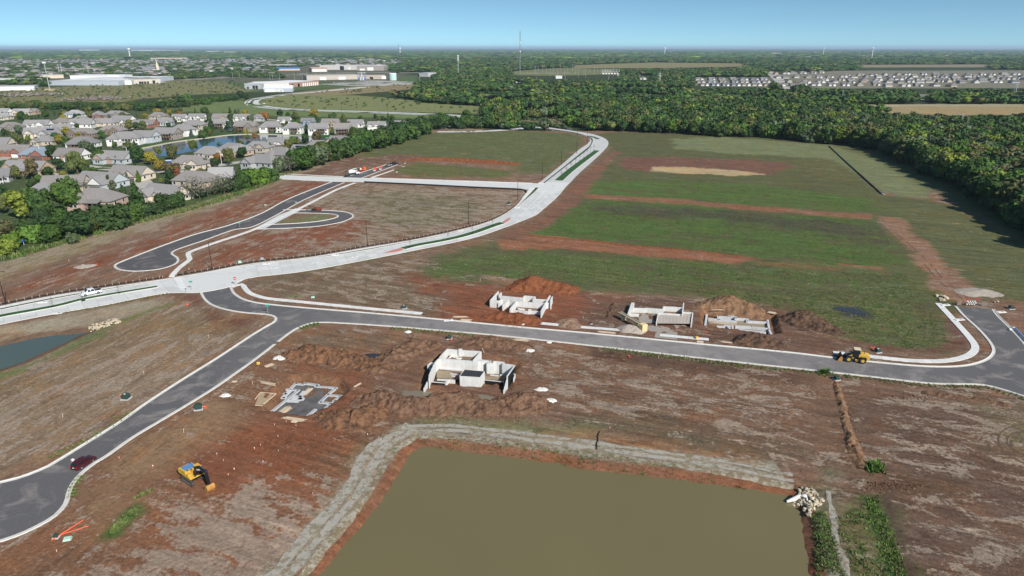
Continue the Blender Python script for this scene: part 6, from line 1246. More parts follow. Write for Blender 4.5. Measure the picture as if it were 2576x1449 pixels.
m_=n+1;mb.add(vs,[(k,k+1,m_+k+1,m_+k)for k in range(n)]+[(2*m_+k,2*m_+k+1,3*m_+k+1,3*m_+k)for k in range(n)]+[(m_+k,m_+k+1,3*m_+k+1,3*m_+k)for k in range(n)]+[(k,k+1,2*m_+k+1,2*m_+k)for k in range(n)]);mb.build('pipe_mouth',M_CUL,t);MB().box((-.62,0,.5),(.06,1.3,1.2)).build('pipe_shade',M_BLK,t)  # black plate behind the mouth stands in for the shade inside the pipe
# barricade, pipes, hydrant
t=thing('barricade','striped road barricade with two red discs at the dead end','barricade',(*G(2442,769),.03),R(-3))
for x in(-1.3,1.3):MB().box((x,0,.8),(.09,.09,1.6)).build('post',M_GALV,t);MB().tube([(x,-.06,1.95),(x,.0,1.95)],.28,14).build('red_disc',M_SIGNR,t)
for k in range(3):
 for j in range(8):MB().box((-1.31+(j+.5)*.3275,-.07,.45+k*.45),(.325,.03,.3)).build('stripe_board',M_BLK if(j+k)%2 else M_WHITE,t)
for u,v,lb in((2412,768,'grey plank pallet leaning left of the barricade'),(2474,770,'grey plank frame leaning right of the barricade')):
 t=thing('pallet',lb,'pallet',(*G(u,v),.03),rnd.uniform(-.3,.3),'grey pallets at the dead end')
 for k in range(6):MB().box((-.6+k*.24,0,.65),(.16,.05,1.25),0,R(rnd.uniform(-6,6))).build('slat',mat('grey_wood',(.24,.19,.17),.9,.2,3),t)
 MB().box((0,.06,.4),(1.5,.06,.12)).box((0,.06,1.0),(1.5,.06,.12)).build('rail',MATS['grey_wood'],t)
t=thing('water_pipe','long blue pipe lying on the kerb at the right edge','pipe',(0,0,0));a,b=G(2548,829),G(2577,861);MB().tube([(a[0]+.5,a[1],.38),(b[0]+.5,b[1],.38)],.2,10).build('pipe',mat('pipe_blue',(.12,.30,.62),.4,.05),t);MB().tube([(a[0]+.45,a[1]+.1,.38),(a[0]+.2,a[1]+.5,.38)],.24,10).build('coupling',M_WHITE,t)
t=thing('sand_bags','white sand bag pair beside the blue pipe','sand bag',(*G(2541,831),.1),.3);MB().box((0,0,.15),(.8,.5,.3)).build('bag',M_WHITE,t,bevel=.1);MB().box((.4,.3,.15),(.7,.5,.28),.6).build('bag',M_WHITE,t,bevel=.1)
for u,v,lb in((2378,768,'pale concrete kerb inlet at the dead end, left'),(2413,805,'pale kerb inlet with a dark lid, right street'),(2518,786,'white kerb inlet box opposite the barricade'),(1128,806.5,'pale kerb inlet on the north kerb at centre'),(844,642,'white inlet slab in the verge by the silt fence'),(670,664,'white inlet slab in the verge beside a utility box'),(1158,581,'white inlet slab in the verge, second half'),(1300,523,'white inlet slab in the verge near the corner'),(108,761,'white inlet slab in the verge, west end'),(145,789,'white inlet slab on the south kerb of the boulevard')):
 t=thing('kerb_inlet',lb,'kerb inlet',(*G(u,v),.02),R(10));MB().box((0,0,.1),(2.6,1.1,.22)).build('slab',M_CUL,t,bevel=.03);MB().tube([(.4,0,.2),(.4,0,.24)],.3,12).build('lid',M_GRY,t)
# sandy heap
mound('sandy tan heap left of the cul de sac bulb',[(195,672,1.6,.4),(210,671,2.6,.9),(228,669,2.2,.6)],D_GRV,.3,.4)
M_PALE=mat('pale_crust',(.36,.31,.25),.95,.3,.8)

# ------------------------------------------------------------------ foliage
def leaf_mat(name,base,amt=.35):
 m=bpy.data.materials.new(name);m.use_nodes=True;n,l=m.node_tree.nodes,m.node_tree.links;b=n['Principled BSDF'];b.inputs['Roughness'].default_value=.75;b.inputs['Specular IOR Level'].default_value=.15
 oi=n.new('ShaderNodeObjectInfo');g=n.new('ShaderNodeNewGeometry');t=n.new('ShaderNodeTexNoise');t.inputs['Scale'].default_value=.55;t.inputs['Detail'].default_value=5;t.inputs['Roughness'].default_value=.7;l.new(g.outputs['Position'],t.inputs['Vector'])
 r=n.new('ShaderNodeMapRange');r.inputs[1].default_value=.3;r.inputs[2].default_value=.7;r.inputs[3].default_value=1-amt;r.inputs[4].default_value=1+amt;l.new(t.outputs['Fac'],r.inputs[0])
 rr=n.new('ShaderNodeMapRange');rr.inputs[3].default_value=.84;rr.inputs[4].default_value=1.18;l.new(g.outputs['Random Per Island'],rr.inputs[0])
 mu=n.new('ShaderNodeMath');mu.operation='MULTIPLY';l.new(r.outputs[0],mu.inputs[0]);l.new(rr.outputs[0],mu.inputs[1])
 s=n.new('ShaderNodeVectorMath');s.operation='SCALE';l.new(mu.outputs[0],s.inputs['Scale'])
 if base=='OBJ':l.new(oi.outputs['Color'],s.inputs[0])
 else:
  a=n.new('ShaderNodeAttribute');a.attribute_name='Tint';l.new(a.outputs['Color'],s.inputs[0])
 l.new(s.outputs[0],b.inputs['Base Color']);return m
M_LEAF=leaf_mat('leaves','OBJ');M_LEAFV=leaf_mat('woods_leaves','V');M_BARK=mat('bark',(.10,.080,.062),.95,.3,3)
ICO=None
def ico(sub):
 bm=bmesh.new();bmesh.ops.create_icosphere(bm,subdivisions=sub,radius=1);V=np.array([v.co[:]for v in bm.verts]);F=np.array([[v.index for v in f.verts]for f in bm.faces]);bm.free();return V,F
IV1,IF1=ico(1);IV2,IF2=ico(2)
def crown_arrays(kind,seed,nleaf,nblob,core=True,leaf=.085):
 """crown of unit height: foliage from z0 to 1, returns vertices, triangles"""
 g=np.random.default_rng(seed);bl=[]
 if kind=='round':
  for _ in range(nblob):
   a=g.uniform(0,6.28);r=math.sqrt(g.uniform(0,1))*.30;z=g.uniform(.34,.80);r*=1-max(0,(z-.55))*1.3;bl.append((r*math.cos(a),r*math.sin(a),z,g.uniform(.14,.22)))
  bl.append((0,0,.55,.27))
 elif kind=='tall':
  for _ in range(nblob):
   a=g.uniform(0,6.28);z=g.uniform(.28,.88);r=math.sqrt(g.uniform(0,1))*.22*(1.1-abs(z-.55));bl.append((r*math.cos(a),r*math.sin(a),z,g.uniform(.10,.16)))
  bl.append((0,0,.55,.2));bl.append((0,0,.7,.16))
 elif kind=='bush':
  for _ in range(nblob):
   a=g.uniform(0,6.28);r=math.sqrt(g.uniform(0,1))*.42;z=g.uniform(.18,.72)*(1-r*.6);bl.append((r*math.cos(a),r*math.sin(a),z,g.uniform(.17,.27)))
  bl.append((0,0,.35,.36))
 elif kind=='cone':
  for k in range(nblob):
   t=k/nblob;z=.10+t*.86;r=.21*(1-t)**.8;a=g.uniform(0,6.28);bl.append((r*.35*math.cos(a),r*.35*math.sin(a),z,max(.03,r*g.uniform(.75,1.0))))
 elif kind=='willow':
  for _ in range(nblob):
   a=g.uniform(0,6.28);r=g.uniform(.15,.42);z=g.uniform(.25,.8);bl.append((r*math.cos(a)*(1.1-z*.4),r*math.sin(a)*(1.1-z*.4),z,g.uniform(.10,.17)))
  bl.append((0,0,.6,.3))
 else:
  for _ in range(nblob):
   a=g.uniform(0,6.28);r=math.sqrt(g.uniform(0,1))*.34;z=g.uniform(.35,.9);bl.append((r*math.cos(a),r*math.sin(a),z,g.uniform(.1,.2)))
 bl=np.array(bl);w=bl[:,3]**2;idx=g.choice(len(bl),nleaf*2,p=w/w.sum())
 d=g.normal(size=(nleaf*2,3));d/=np.linalg.norm(d,axis=1)[:,None];p=bl[idx,:3]+d*bl[idx,3:4]*g.uniform(.86,1.12,(nleaf*2,1))
 dist=np.linalg.norm(p[:,None]-bl[None,:,:3],axis=2)/bl[None,:,3];ok=((dist<.82).sum(1)==0)&(p[:,2]>.03);p=p[ok][:nleaf];d=d[ok][:nleaf]
 n=len(p);e=d+g.normal(size=(n,3))*.55;e/=np.linalg.norm(e,axis=1)[:,None];a=np.cross(e,g.normal(size=(n,3)));a/=np.linalg.norm(a,axis=1)[:,None];b=np.cross(e,a)
 if kind=='willow':a=a*.5;b=np.array([[0,0,-1]])*1.5+b*.4
 s=leaf*g.uniform(.6,1.25,(n,1));bend=e*s*.25
 q=np.stack([p-a*s,p-b*s*.8-bend,p+a*s,p+b*s*.8-bend],1);V=q.reshape(-1,3);F=(np.array([[0,1,2],[0,2,3]])[None]+(np.arange(n)*4)[:,None,None]).reshape(-1,3)
 if core:
  for x,y,z,r in bl:
   o=len(V);nv=IV1*r*.84*g.uniform(.85,1.1,(len(IV1),1))+np.array([x,y,z]);V=np.vstack([V,nv]);F=np.vstack([F,IF1+o])
 return V,F
def trunk_mb(h,r,seed,zt=.55,limbs=4):
 g=random.Random(seed);mb=MB();mb.tube([(0,0,-.02*h),(g.uniform(-.01,.01)*h,0,.2*h),(g.uniform(-.03,.03)*h,g.uniform(-.03,.03)*h,zt*h)],[r*1.25,r,r*.5],7)
 for k in range(limbs):
  a=k*6.28/limbs+g.uniform(-.4,.4);z0=g.uniform(.2,.4)*h;mb.tube([(0,0,z0),(.12*h*math.cos(a),.12*h*math.sin(a),z0+.16*h),(.22*h*math.cos(a),.22*h*math.sin(a),z0+.36*h)],[r*.5,r*.35,r*.12],5)
 return mb
LIB={}
for kind,nv,nl,nb,lf in(('round',5,620,13,.062),('tall',4,560,15,.055),('bush',4,520,12,.075),('cone',3,460,11,.05),('willow',2,620,20,.05),('bare',3,330,12,.028)):
 LIB[kind]=[]
 for k in range(nv):
  V,F=crown_arrays(kind,100+k*7+len(kind),nl,nb,kind!='bare',lf);LIB[kind].append((mesh_np('crown',V,F,M_LEAF,False),trunk_mb(1,.026 if kind!='bare' else.018,k,.62 if kind!='bare' else.8,4 if kind!='bare' else 9).mesh('trunk',M_BARK)))
TC={k:tuple(c*1.22 for c in v)for k,v in{'dark':(.026,.050,.016),'green':(.040,.075,.018),'bright':(.062,.115,.018),'olive':(.075,.088,.026),'yellow':(.185,.150,.024),'orange':(.190,.095,.026),'grey':(.105,.105,.075),'greygreen':(.070,.092,.046),'red':(.150,.055,.028),'blue':(.060,.085,.075),'lime':(.115,.150,.022),'brown':(.078,.072,.030)}.items()}
WORD={'dark':'dark green','green':'green','bright':'bright green','olive':'olive green','yellow':'yellow','orange':'orange tinged','grey':'grey half bare','greygreen':'grey green','red':'red brown','blue':'blue grey','lime':'lime green','brown':'brownish'}
FORM={'round':'round broadleaf tree','tall':'tall broadleaf tree','bush':'low spreading tree','cone':'narrow conical evergreen','willow':'drooping willow','bare':'thin leafed tree'}
def tree(x,y,h,kind,colr,label,group=None,wid=1.0,z=0.0):
 cm,tm=rnd.choice(LIB[kind]);n={'cone':'evergreen_tree','willow':'willow_tree','bush':'spreading_tree'}.get(kind,'broadleaf_tree')
 t=thing(n,label,'tree',(x,y,z),rnd.uniform(0,6.28),group)
 c=link('crown',cm,t);k=rnd.uniform(.9,1.12);c.scale=(h*wid*k,h*wid*k,h);cc=TC[colr];f=rnd.uniform(.85,1.2);c.color=(cc[0]*f*rnd.uniform(.9,1.12),cc[1]*f,cc[2]*f*rnd.uniform(.85,1.15),1)
 tr=link('trunk',tm,t);tr.scale=(h,h,h);return t
# ------------------------------------------------------------------ houses
WALLC={'white':(.74,.73,.70),'cream':(.60,.52,.42),'beige':(.46,.40,.32),'taupe':(.27,.235,.20),'blue':(.30,.38,.48),'brick':(.30,.125,.085),'tan':(.42,.32,.21),'grey':(.40,.41,.41),'brown':(.22,.16,.12),'greyblue':(.42,.46,.48),'pink':(.44,.31,.26),'mint':(.45,.62,.58)}
ROOFC={'g':(.236,.226,.222),'b':(.218,.200,.190),'d':(.195,.190,.190),'s':(.210,.255,.300),'l':(.300,.292,.285)}
M_WALLS={k:mat('siding_'+k,c,.8,.07,.8)for k,c in WALLC.items()};M_ROOFS={k:mat('shingle_'+k,c,.9,.13,1.2,rand=.06)for k,c in ROOFC.items()}
M_TRIM=mat('white_trim',(.75,.74,.72),.6,.05);M_WIN=mat('window_glass',(.030,.036,.042),.1,.1,spec=.6);M_GAR=mat('garage_dark',(.12,.10,.09),.6,.1);M_DECKW=mat('deck_wood',(.26,.19,.14),.8,.15,2);M_SOLAR=mat('solar_panel',(.008,.012,.035),.15,.1,spec=.6)
WIN=MB().box((0,0,0),(1.3,.08,1.4)).mesh('window',M_WIN);WINF=MB().box((0,.02,.76),(1.5,.08,.12)).box((0,.02,-.76),(1.5,.08,.12)).box((-.7,.02,0),(.12,.08,1.6)).box((.7,.02,0),(.12,.08,1.6)).mesh('frame',M_TRIM);VENT=MB().tube([(0,0,0),(0,0,.7)],.12,6).mesh('roof_vent',M_TRIM)
def gable_roof(mb,x0,x1,y0,y1,z,ph,ov=.45,hip=0.0,th=.22):
 """ridge along x; hip>0 pulls the ridge ends in"""
 x0-=ov;x1+=ov;y0-=ov;y1+=ov;ym=(y0+y1)/2;h=hip*(y1-y0)/2
 A=[(x0,y0,z),(x1,y0,z),(x1,y1,z),(x0,y1,z),(x0+h,ym,z+ph),(x1-h,ym,z+ph)]
 f=[(0,1,5,4),(2,3,4,5),(1,2,5),(3,0,4)]if hip else[(0,1,5,4),(2,3,4,5)]
 mb.add(A,f);mb.add([(a,b,c)for a,b,c in A[:4]]+[(a,b,c-th)for a,b,c in A[:4]],[(0,4,5,1),(1,5,6,2),(2,6,7,3),(3,7,4,0),(4,7,6,5)])
 if not hip:mb.add([(p[0],p[1],p[2]-th)for p in A],[(0,4,5,1),(2,5,4,3)]);mb.add([A[0],A[4],A[3],(A[3][0],A[3][1],z-th),(A[4][0],A[4][1],z+ph-th),(A[0][0],A[0][1],z-th)],[(0,1,4,5),(1,2,3,4)]);mb.add([A[1],A[5],A[2],(A[2][0],A[2][1],z-th),(A[5][0],A[5][1],z+ph-th),(A[1][0],A[1][1],z-th)],[(0,5,4,1),(1,4,3,2)])
HOUSES=[]
def house(u,v,w,d,rot,wall,label,short,roof='g',hip=1,hw=3.2,gab=1,deck=0,gar=0,solar=0,trim=None,z=0.0,low=0):
 w*=.83;d*=.88;x,y=G(u,v,4.5);t=thing('house',label,'house',(x,y,z),R(rot),'houses in the walled subdivision');wm=M_WALLS[wall];HOUSES.append((x,y,short));g=random.Random(int(u*7+v))
 ph=d*.36;z0=-.2
 mb=MB();mb.box((0,0,(hw+z0)/2),(w,d,hw-z0))
 if not hip:mb.add([(-w/2,-d/2,hw),(-w/2,d/2,hw),(-w/2,0,hw+ph*.97)],[(0,1,2)]);mb.add([(w/2,-d/2,hw),(w/2,d/2,hw),(w/2,0,hw+ph*.97)],[(0,1,2)])
 # wing
 ww=w*g.uniform(.34,.44);wx=g.choice((-1,1))*(w/2-ww/2-g.uniform(0,w*.08));wd=g.uniform(2.5,4.5)
 mb.box((wx,-d/2-wd/2+.02,(hw+z0)/2),(ww,wd,hw-z0));
 if low:mb.box((0,-d/2+1.0,-1.0),(w*.98,.2,2.4))
 mb.build('wall',wm,t)
 rm=MB();gable_roof(rm,-w/2,w/2,-d/2,d/2,hw,ph,.5,hip*g.uniform(.75,1))
 rw=MB();gw=ww*.5*.85 # wing roof: ridge runs out towards the front
 tmp=MB();gable_roof(tmp,-d/2-wd,0,wx-ww/2,wx+ww/2,hw+.03,gw,.45,0 if gab else.9)
 rw.v=[(b,a,c)for a,b,c in tmp.v];rw.f=[tuple(reversed(f))for f in tmp.f];rw.m=tmp.m;rm.add(rw.v,rw.f)
 ro=rm.build('roof',M_ROOFS[roof],t)
 for k in range(2):link('roof_vent',VENT,ro,(g.uniform(-.35,.35)*w,d*.2,hw+ph*.5))
 if gab:
  mb=MB();yf=-d/2-wd-.02;mb.add([(wx-ww/2,yf,hw-.1),(wx+ww/2,yf,hw-.1),(wx,yf,hw+gw-.1)],[(0,1,2)]);mb.add([(wx-.5,yf-.03,hw+gw*.3),(wx+.5,yf-.03,hw+gw*.3),(wx+.5,yf-.03,hw+gw*.55),(wx-.5,yf-.03,hw+gw*.55)],[(0,1,2,3)]);mb.build('gable',M_WALLS.get(trim,wm)if trim else wm,t)
 for k in range(max(0,gab-1)):
  gx=-wx*(.15+.7*k)+g.uniform(-1,1);s=g.uniform(3.5,5.0);tmp=MB();gable_roof(tmp,-d/2-.8,0,gx-s/2,gx+s/2,hw+.06,s*.42,.35,0);r2=MB();r2.add([(b,a,c)for a,b,c in tmp.v],[tuple(reversed(f))for f in tmp.f]);r2.build('gable_roof',M_ROOFS[roof],t)
  mb=MB();yf=-d/2-.82;mb.add([(gx-s/2,yf,hw-.1),(gx+s/2,yf,hw-.1),(gx,yf,hw+s*.42-.08)],[(0,1,2)]);mb.add([(gx-s/2,yf,0),(gx+s/2,yf,0),(gx+s/2,yf,hw-.1),(gx-s/2,yf,hw-.1)],[(0,1,2,3)]);mb.build('gable',M_WALLS.get(trim,wm)if trim else wm,t)
 if gar:
  MB().box((wx,-d/2-wd-.04,1.15),(ww*.72,.1,2.3)).build('garage_door',M_GAR if gar==1 else M_TRIM,t)
 def win(xx,yy,zz,rz=0):o=link('window',WIN,t,(xx,yy,zz),rz);link('frame',WINF,o,(0,0,0))
 xs=[q for q in np.linspace(-w/2+1.6,w/2-1.6,5)if abs(q-wx)>ww/2+.8]
 for q in xs[:4]:
  win(q,-d/2-.05,hw-1.4)
  if low or hw>4.5:win(q,-d/2-(.05 if hw>4.5 else 0.0)-.04,hw-4.2 if hw>4.5 else-1.0)
 for q in(-d*.22,d*.22):win(w/2+.05,q,hw-1.4,R(90))
 if not gar:win(wx-.9,-d/2-wd-.06,hw-1.4);win(wx+.9,-d/2-wd-.06,hw-1.4)
 if deck:
  dx=-wx*.55;dw=min(w*.4,7.5);fl=hw-2.6;dk=MB().box((dx,-d/2-1.6,fl),(dw,3.2,.2)).build('deck',M_TRIM if deck==2 else M_DECKW,t);pm=M_TRIM if deck==2 else M_DECKW
  for k in range(4):MB().box((dx-dw/2+.12+k*(dw-.24)/3,-d/2-3.1,(hw+z0)/2),(.24,.24,hw-z0)).build('post',pm,dk)
  MB().box((dx,-d/2-3.15,fl+.95),(dw,.08,.1)).box((dx,-d/2-3.15,fl+.5),(dw,.05,.06)).build('railing',pm,dk)
  MB().add and MB().box((dx,-d/2-.06,fl+1.2),(dw*.8,.06,2.0)).build('patio_door',M_WIN,t)
  pr=MB();pr.add([(dx-dw/2-.3,-d/2-3.6,hw-.12),(dx+dw/2+.3,-d/2-3.6,hw-.12),(dx+dw/2+.3,-d/2,hw+.85),(dx-dw/2-.3,-d/2,hw+.85),(dx-dw/2-.3,-d/2-3.6,hw-.3),(dx+dw/2+.3,-d/2-3.6,hw-.3),(dx+dw/2+.3,-d/2,hw+.6),(dx-dw/2-.3,-d/2,hw+.6)],[(0,1,2,3),(7,6,5,4),(0,4,5,1),(1,5,6,2),(3,2,6,7),(0,3,7,4)]);pr.build('porch_roof',M_ROOFS[roof],t)
 if solar:
  for k in range(6):a=-3+(k%3)*2.0;b=k//3;yy=-d*(.34-.16*b);zz=hw+ph*(1-abs(yy)/(d/2))+.12;o=MB().box((0,0,0),(1.9,2.0,.06)).build('solar_panel',M_SOLAR,t,(a,yy,zz));o.rotation_euler=(math.atan2(ph,d/2),0,0)
 return t
H=house
H(190,283,21,13,5,'white','white house with blue gables at the head of the back row','blue gabled white house','l',1,gab=3,trim='blue')
H(248,285,14,12,0,'brick','small red brick house with an arched porch in the back row','small red brick house','g',1)
H(293,285,27,13,-4,'taupe','long taupe house with three gables in the back row','long taupe house','g',1,gab=3)
H(310,297,24,12,-8,'white','white house with stepped grey roof below the long taupe house','stepped white house','g',0)
H(264,304,26,12,0,'cream','long cream house with flat porch columns, second row','cream columned house','g',1)
H(207,310,22,15,12,'white','white house showing one huge blank gable wall','huge gabled white house','g',0,hw=4)
H(158,303,19,12,0,'beige','beige house with paired gables behind a blue spruce','beige paired gable house','b',1,gab=2)
H(96,310,26,14,4,'white','wide white house with three dormer gables','wide dormered white house','g',0,gab=3)
H(29,315,22,13,0,'taupe','dark taupe house with a hip roof near the left edge','dark hip roof house','b',1)
H(204,296,15,10,0,'cream','small cream house tucked above the huge gable','tucked cream house','g',1,gab=2)
H(56,279,20,12,10,'cream','cream and brick house half hidden by trees, top left','half hidden cream house','l',0,gab=2);H(84,277,11,10,0,'tan','small tan house beside the half hidden cream one','small tan house','b',0,gab=2)
H(12,278,16,12,-10,'white','white house at the far top left corner','corner white house','l',0);H(10,289,15,11,0,'cream','pale house under the corner white house','pale lower house','l',1)
H(159,319,18,12,8,'white','white house with zigzag gables above the solar roof','zigzag white house','g',0,gab=3);H(92,332,19,14,15,'cream','cream house with a tall gable end and shutter','tall gabled cream house','g',0,hw=4)
H(134,331,22,15,10,'grey','grey house carrying dark solar panels','solar roof grey house','d',1,solar=1);H(115,349,16,12,4,'beige','beige house below the solar roof','house below the solar roof','g',1)
H(212,330,25,13,-3,'brown','brown brick house with two small dormers','brown dormered house','b',1,gab=3);H(283,323,24,13,0,'brown','long brown brick house with a deep gable','long brown brick house','b',1,gab=2)
H(335,309,17,12,-5,'pink','rosy brick house at a tree pair','rosy brick house','b',0,gab=2);H(209,354,24,14,2,'white','white house with a bay window and covered rear porch','bay windowed white house','d',1,deck=1)
H(319,348,27,14,4,'white','bright white house with a big columned porch','columned white house','g',1,hw=5.2,deck=2,gab=0);H(8,356,15,14,0,'cream','house cut by the left edge below a row of olive trees','edge house','g',0)
H(42,375,25,14,-3,'brick','brick house with three front gables and pale garage doors','three gabled brick house','b',0,gab=3,gar=2,trim='brick');H(99,381,26,14,-4,'brick','brick house with a slate blue roof and dark garages','blue roofed brick house','s',1,gab=2,gar=1)
H(181,384,22,14,-6,'white','white house with brick gable above two dark garages','white house with brick gable','b',0,gab=2,gar=1,trim='pink');H(293,391,25,14,-14,'greyblue','grey green sided house with a brick entry and big gable end','grey sided brick entry house','g',0,gab=2,trim='pink')
H(70,417,30,14,-8,'tan','tan house with a dark raised deck below its gable','tan decked house','g',0,deck=1,gab=1);H(-4,435,14,12,20,'grey','grey house with a white deck cut by the left edge','grey decked edge house','d',0,deck=2)
H(330,430,25,14,-12,'cream','cream house with sharp pale gables and a brown garage','sharp gabled cream house','b',0,gab=3,gar=1);H(256,448,27,15,-15,'greyblue','pale grey house with white trimmed gable and dark garage','white trimmed grey house','g',0,gab=3,gar=1,trim='white')
H(165,455,24,14,10,'cream','brown roofed house with cream gables behind a tall tree clump','brown roofed cream house','b',0,gab=2);H(110,473,16,12,0,'grey','roof end rising over the tree clump, left','roof over the clump','g',1)
H(399,288,20,12,0,'beige','beige hip roofed house with a white vent stripe','vent stripe hip house','b',1);H(452,293,16,12,0,'white','white gabled house with an orange tree before it','white house by the orange tree','g',0,gab=2);H(497,292,19,12,0,'white','white house with two peaked entries','two peaked white house','g',0,gab=3)
H(558,292,20,12,0,'tan','tan house with a wide grey roof in the rear row','wide roofed tan house','b',0);H(610,293,19,12,0,'white','white house with nested triangular gables','nested gable white house','g',0,gab=3);H(651,293,16,12,0,'grey','grey house behind an orange brown tree','grey house by the rust tree','d',1,gab=2)
H(371,307,20,12,-6,'brick','brick fronted house beside a dark spruce','spruce side brick house','b',0,gab=2,trim='white');H(417,303,15,12,10,'greyblue','pale blue grey house with a plain gable','plain gabled blue grey house','g',0);H(490,315,22,13,-4,'beige','beige walkout house with a stone deck','stone decked beige house','g',1,hw=5.2,deck=1)
H(551,310,20,12,0,'white','white walkout house with two cypress trees at its side','white house by the cypresses','g',0,hw=5.0,deck=1,gab=0);H(621,317,23,13,-4,'taupe','taupe walkout house with a peaked deck cover','peaked deck taupe house','b',0,hw=5.0,deck=1,gab=1)
H(462,327,22,13,-10,'white','gleaming white walkout house with white stairs to the lawn','white stair house','g',1,hw=5.2,deck=2,gab=0);H(422,335,23,13,-10,'taupe','taupe house with stepped gables above the pond lawn','stepped taupe house','g',0,hw=5.0,deck=1,gab=1);H(367,342,22,13,-10,'greyblue','blue grey house with a peaked porch above the pond lawn','peaked porch blue grey house','g',0,hw=4.8,deck=1,gab=0)
H(528,378,19,13,-10,'cream','cream hip roofed house on the near pond shore','near shore hip house','g',1,gab=0);H(590,372,26,15,-25,'pink','big house with a steep grey roof and brick bay, near shore','steep roofed brick bay house','g',1,gab=2);H(652,364,22,12,-10,'beige','house with two tiny dormers right of the steep roof','tiny dormer house','g',1,gab=3)
H(482,403,26,14,-6,'cream','cream house with a double dormer by the yellow trees','double dormer cream house','b',1,gab=2);H(664,404,24,14,-20,'grey','grey walled house behind bright green trees','grey walled house','g',1,hw=4.2)
H(494,444,26,14,-12,'beige','beige hip roofed house behind grey bare trees','hip house behind bare trees','b',1,gab=0);H(418,479,24,14,-22,'cream','cream house with twin parallel gables beside the hedge','twin gabled cream house','g',0,gab=2);H(557,433,15,13,12,'grey','weathered grey roof behind the bare trees','weathered roof house','l',0,gab=0)
H(716,299,14,11,0,'white','white house with a tall front gable and garage','tall front gable white house','g',0,gab=2);H(775,302,15,11,0,'blue','slate blue house in the rear row','slate blue house','d',0,gab=2);H(832,305,19,12,0,'tan','tan house with a tan double gable','tan double gable house','b',0,gab=2)
H(895,307,17,12,0,'white','white house half behind a dark pear tree','white house by the pear tree','g',0,gab=3);H(948,312,19,12,0,'white','white and brick house with twin garages','white and brick house','g',0,gab=3,gar=2,trim='white');H(1015,310,19,12,0,'brick','brick gabled last house of the rear row','last brick house','g',0,gab=2,trim='brick')
H(684,319,22,13,0,'white','white walkout house with a wide covered deck, left of a screened porch','wide decked white house','g',1,hw=5.2,deck=1,gab=0);H(739,322,18,13,0,'white','white house with a dark screened porch tower','screened porch house','g',1,hw=5.4,deck=1,gab=0);H(803,324,19,12,6,'white','white walkout house with a chimney and corner deck','chimney white house','g',0,hw=5.4,deck=1,gab=0)
H(870,325,23,13,14,'taupe','large taupe walkout house ending the pond row','large taupe walkout house','b',0,hw=5.6,deck=1,gab=0);H(704,355,18,13,-10,'brick','brick house with twin roof ridges on the near shore','twin ridge brick house','g',0,gab=2,trim='white');H(709,383,20,14,-20,'cream','cream hip roofed house at the hedge','hedge hip house','g',1,hw=3.6,gab=0)
H(803,361,21,12,-10,'grey','low grey roof showing over the hedge','low roof over the hedge','b',1,gab=0);H(860,350,22,12,-15,'cream','long roof with a cream gable over the hedge','long roof over the hedge','b',0,gab=2);H(760,373,15,12,-15,'white','white house with dark solar panels by the hedge','solar white house by the hedge','g',0,solar=1,gab=0)
H(247,502,24,15,-4,'pink','brown hip roofed house with pink brick back at the field edge','pink brick house','b',1,hw=5.2,deck=1,gab=0)
sh=thing('shed_roof','low grey carport roof at the left edge by the tree clump','shed',(*G(18,607,2),0),.2);MB().box((0,0,2.4),(9,4,.25)).build('roof',M_ROOFS['d'],sh)
for x in(-4,-1.3,1.3,4):MB().box((x,-1.7,1.2),(.2,.2,2.4)).build('post',M_TRIM,sh)
tp=thing('blue_tarp','bright blue tarp tent in the tree clump at the left edge','tarp',(*G(45,604,2),0),.1);MB().prism([(-2,1.5),(0,2.9),(2,1.5),(2,1.4),(0,2.8),(-2,1.4)],-1.8,1.8).build('canopy',mat('tarp_blue',(.02,.10,.42),.5,.1),tp);MB().box((-1.8,0,.7),(.1,.1,1.5)).box((1.8,0,.7),(.1,.1,1.5)).build('pole',M_TRIM,tp)
tp=thing('trampoline','blue play pool in the garden by the pond','play pool',(*G(425,407),0),0);MB().tube([(0,0,0),(0,0,.9)],2.2,20).build('wall',MATS['tarp_blue'],tp);MB().tube([(0,0,.9),(0,0,.95)],[2.3,2.3],20).build('rim',M_TRIM,tp)
# white light poles in the subdivision
for u,v,h,lb in((693-0,0,0,None),(558,413,8,'white lamp post by the weathered roof'),(104,400,9,'white pole by the blue roofed brick house'),(322,397,7,'white lamp post at the street beside the pond'),(901,361,7,None),(957,322,6,'white lamp post before the white and brick house')):
 if lb:t=thing('lamp_post',lb,'lamp post',(*G(u,v),0),R(180));MB().tube([(0,0,0),(0,0,h)],.13,6).build('pole',M_TRIM,t);MB().tube([(0,0,h),(1.6,0,h+.3)],.09,6).build('arm',M_TRIM,t);MB().box((1.8,0,h+.28),(.8,.3,.15)).build('lamp_head',M_TRIM,t)

# ------------------------------------------------------------------ trees that can be told apart
def near_house(x,y):
 b=min(HOUSES,key=lambda q:(q[0]-x)**2+(q[1]-y)**2);dx,dy=x-b[0],y-b[1]
 return('right of' if dx>abs(dy)else 'left of' if-dx>abs(dy)else 'behind' if dy>0 else 'in front of')+' the '+b[2]
USED={}
def gtree(u,v,hz,kind,col,zs,wid=1.0):
 x,y=G(u,v);b=(v-724.5)/FPX;pxm=FPX*(SP+b*CP)/CAMH;h=max(2.5,hz/zs*.6389/pxm/.93)
 h=min(h,18);size='big' if h>9 else 'small' if h<4.8 else 'medium'
 lb = f"{size} {WORD[col]} {FORM[kind]} {near_house(x, y)}"
 if lb in USED:lb=lb.replace(size,{'big':'broad','small':'short','medium':'middling'}[size],1)
 if lb in USED:lb=lb+', second of a pair'
 USED[lb]=1;tree(x,y,h,kind,col,lb,'garden trees',wid)
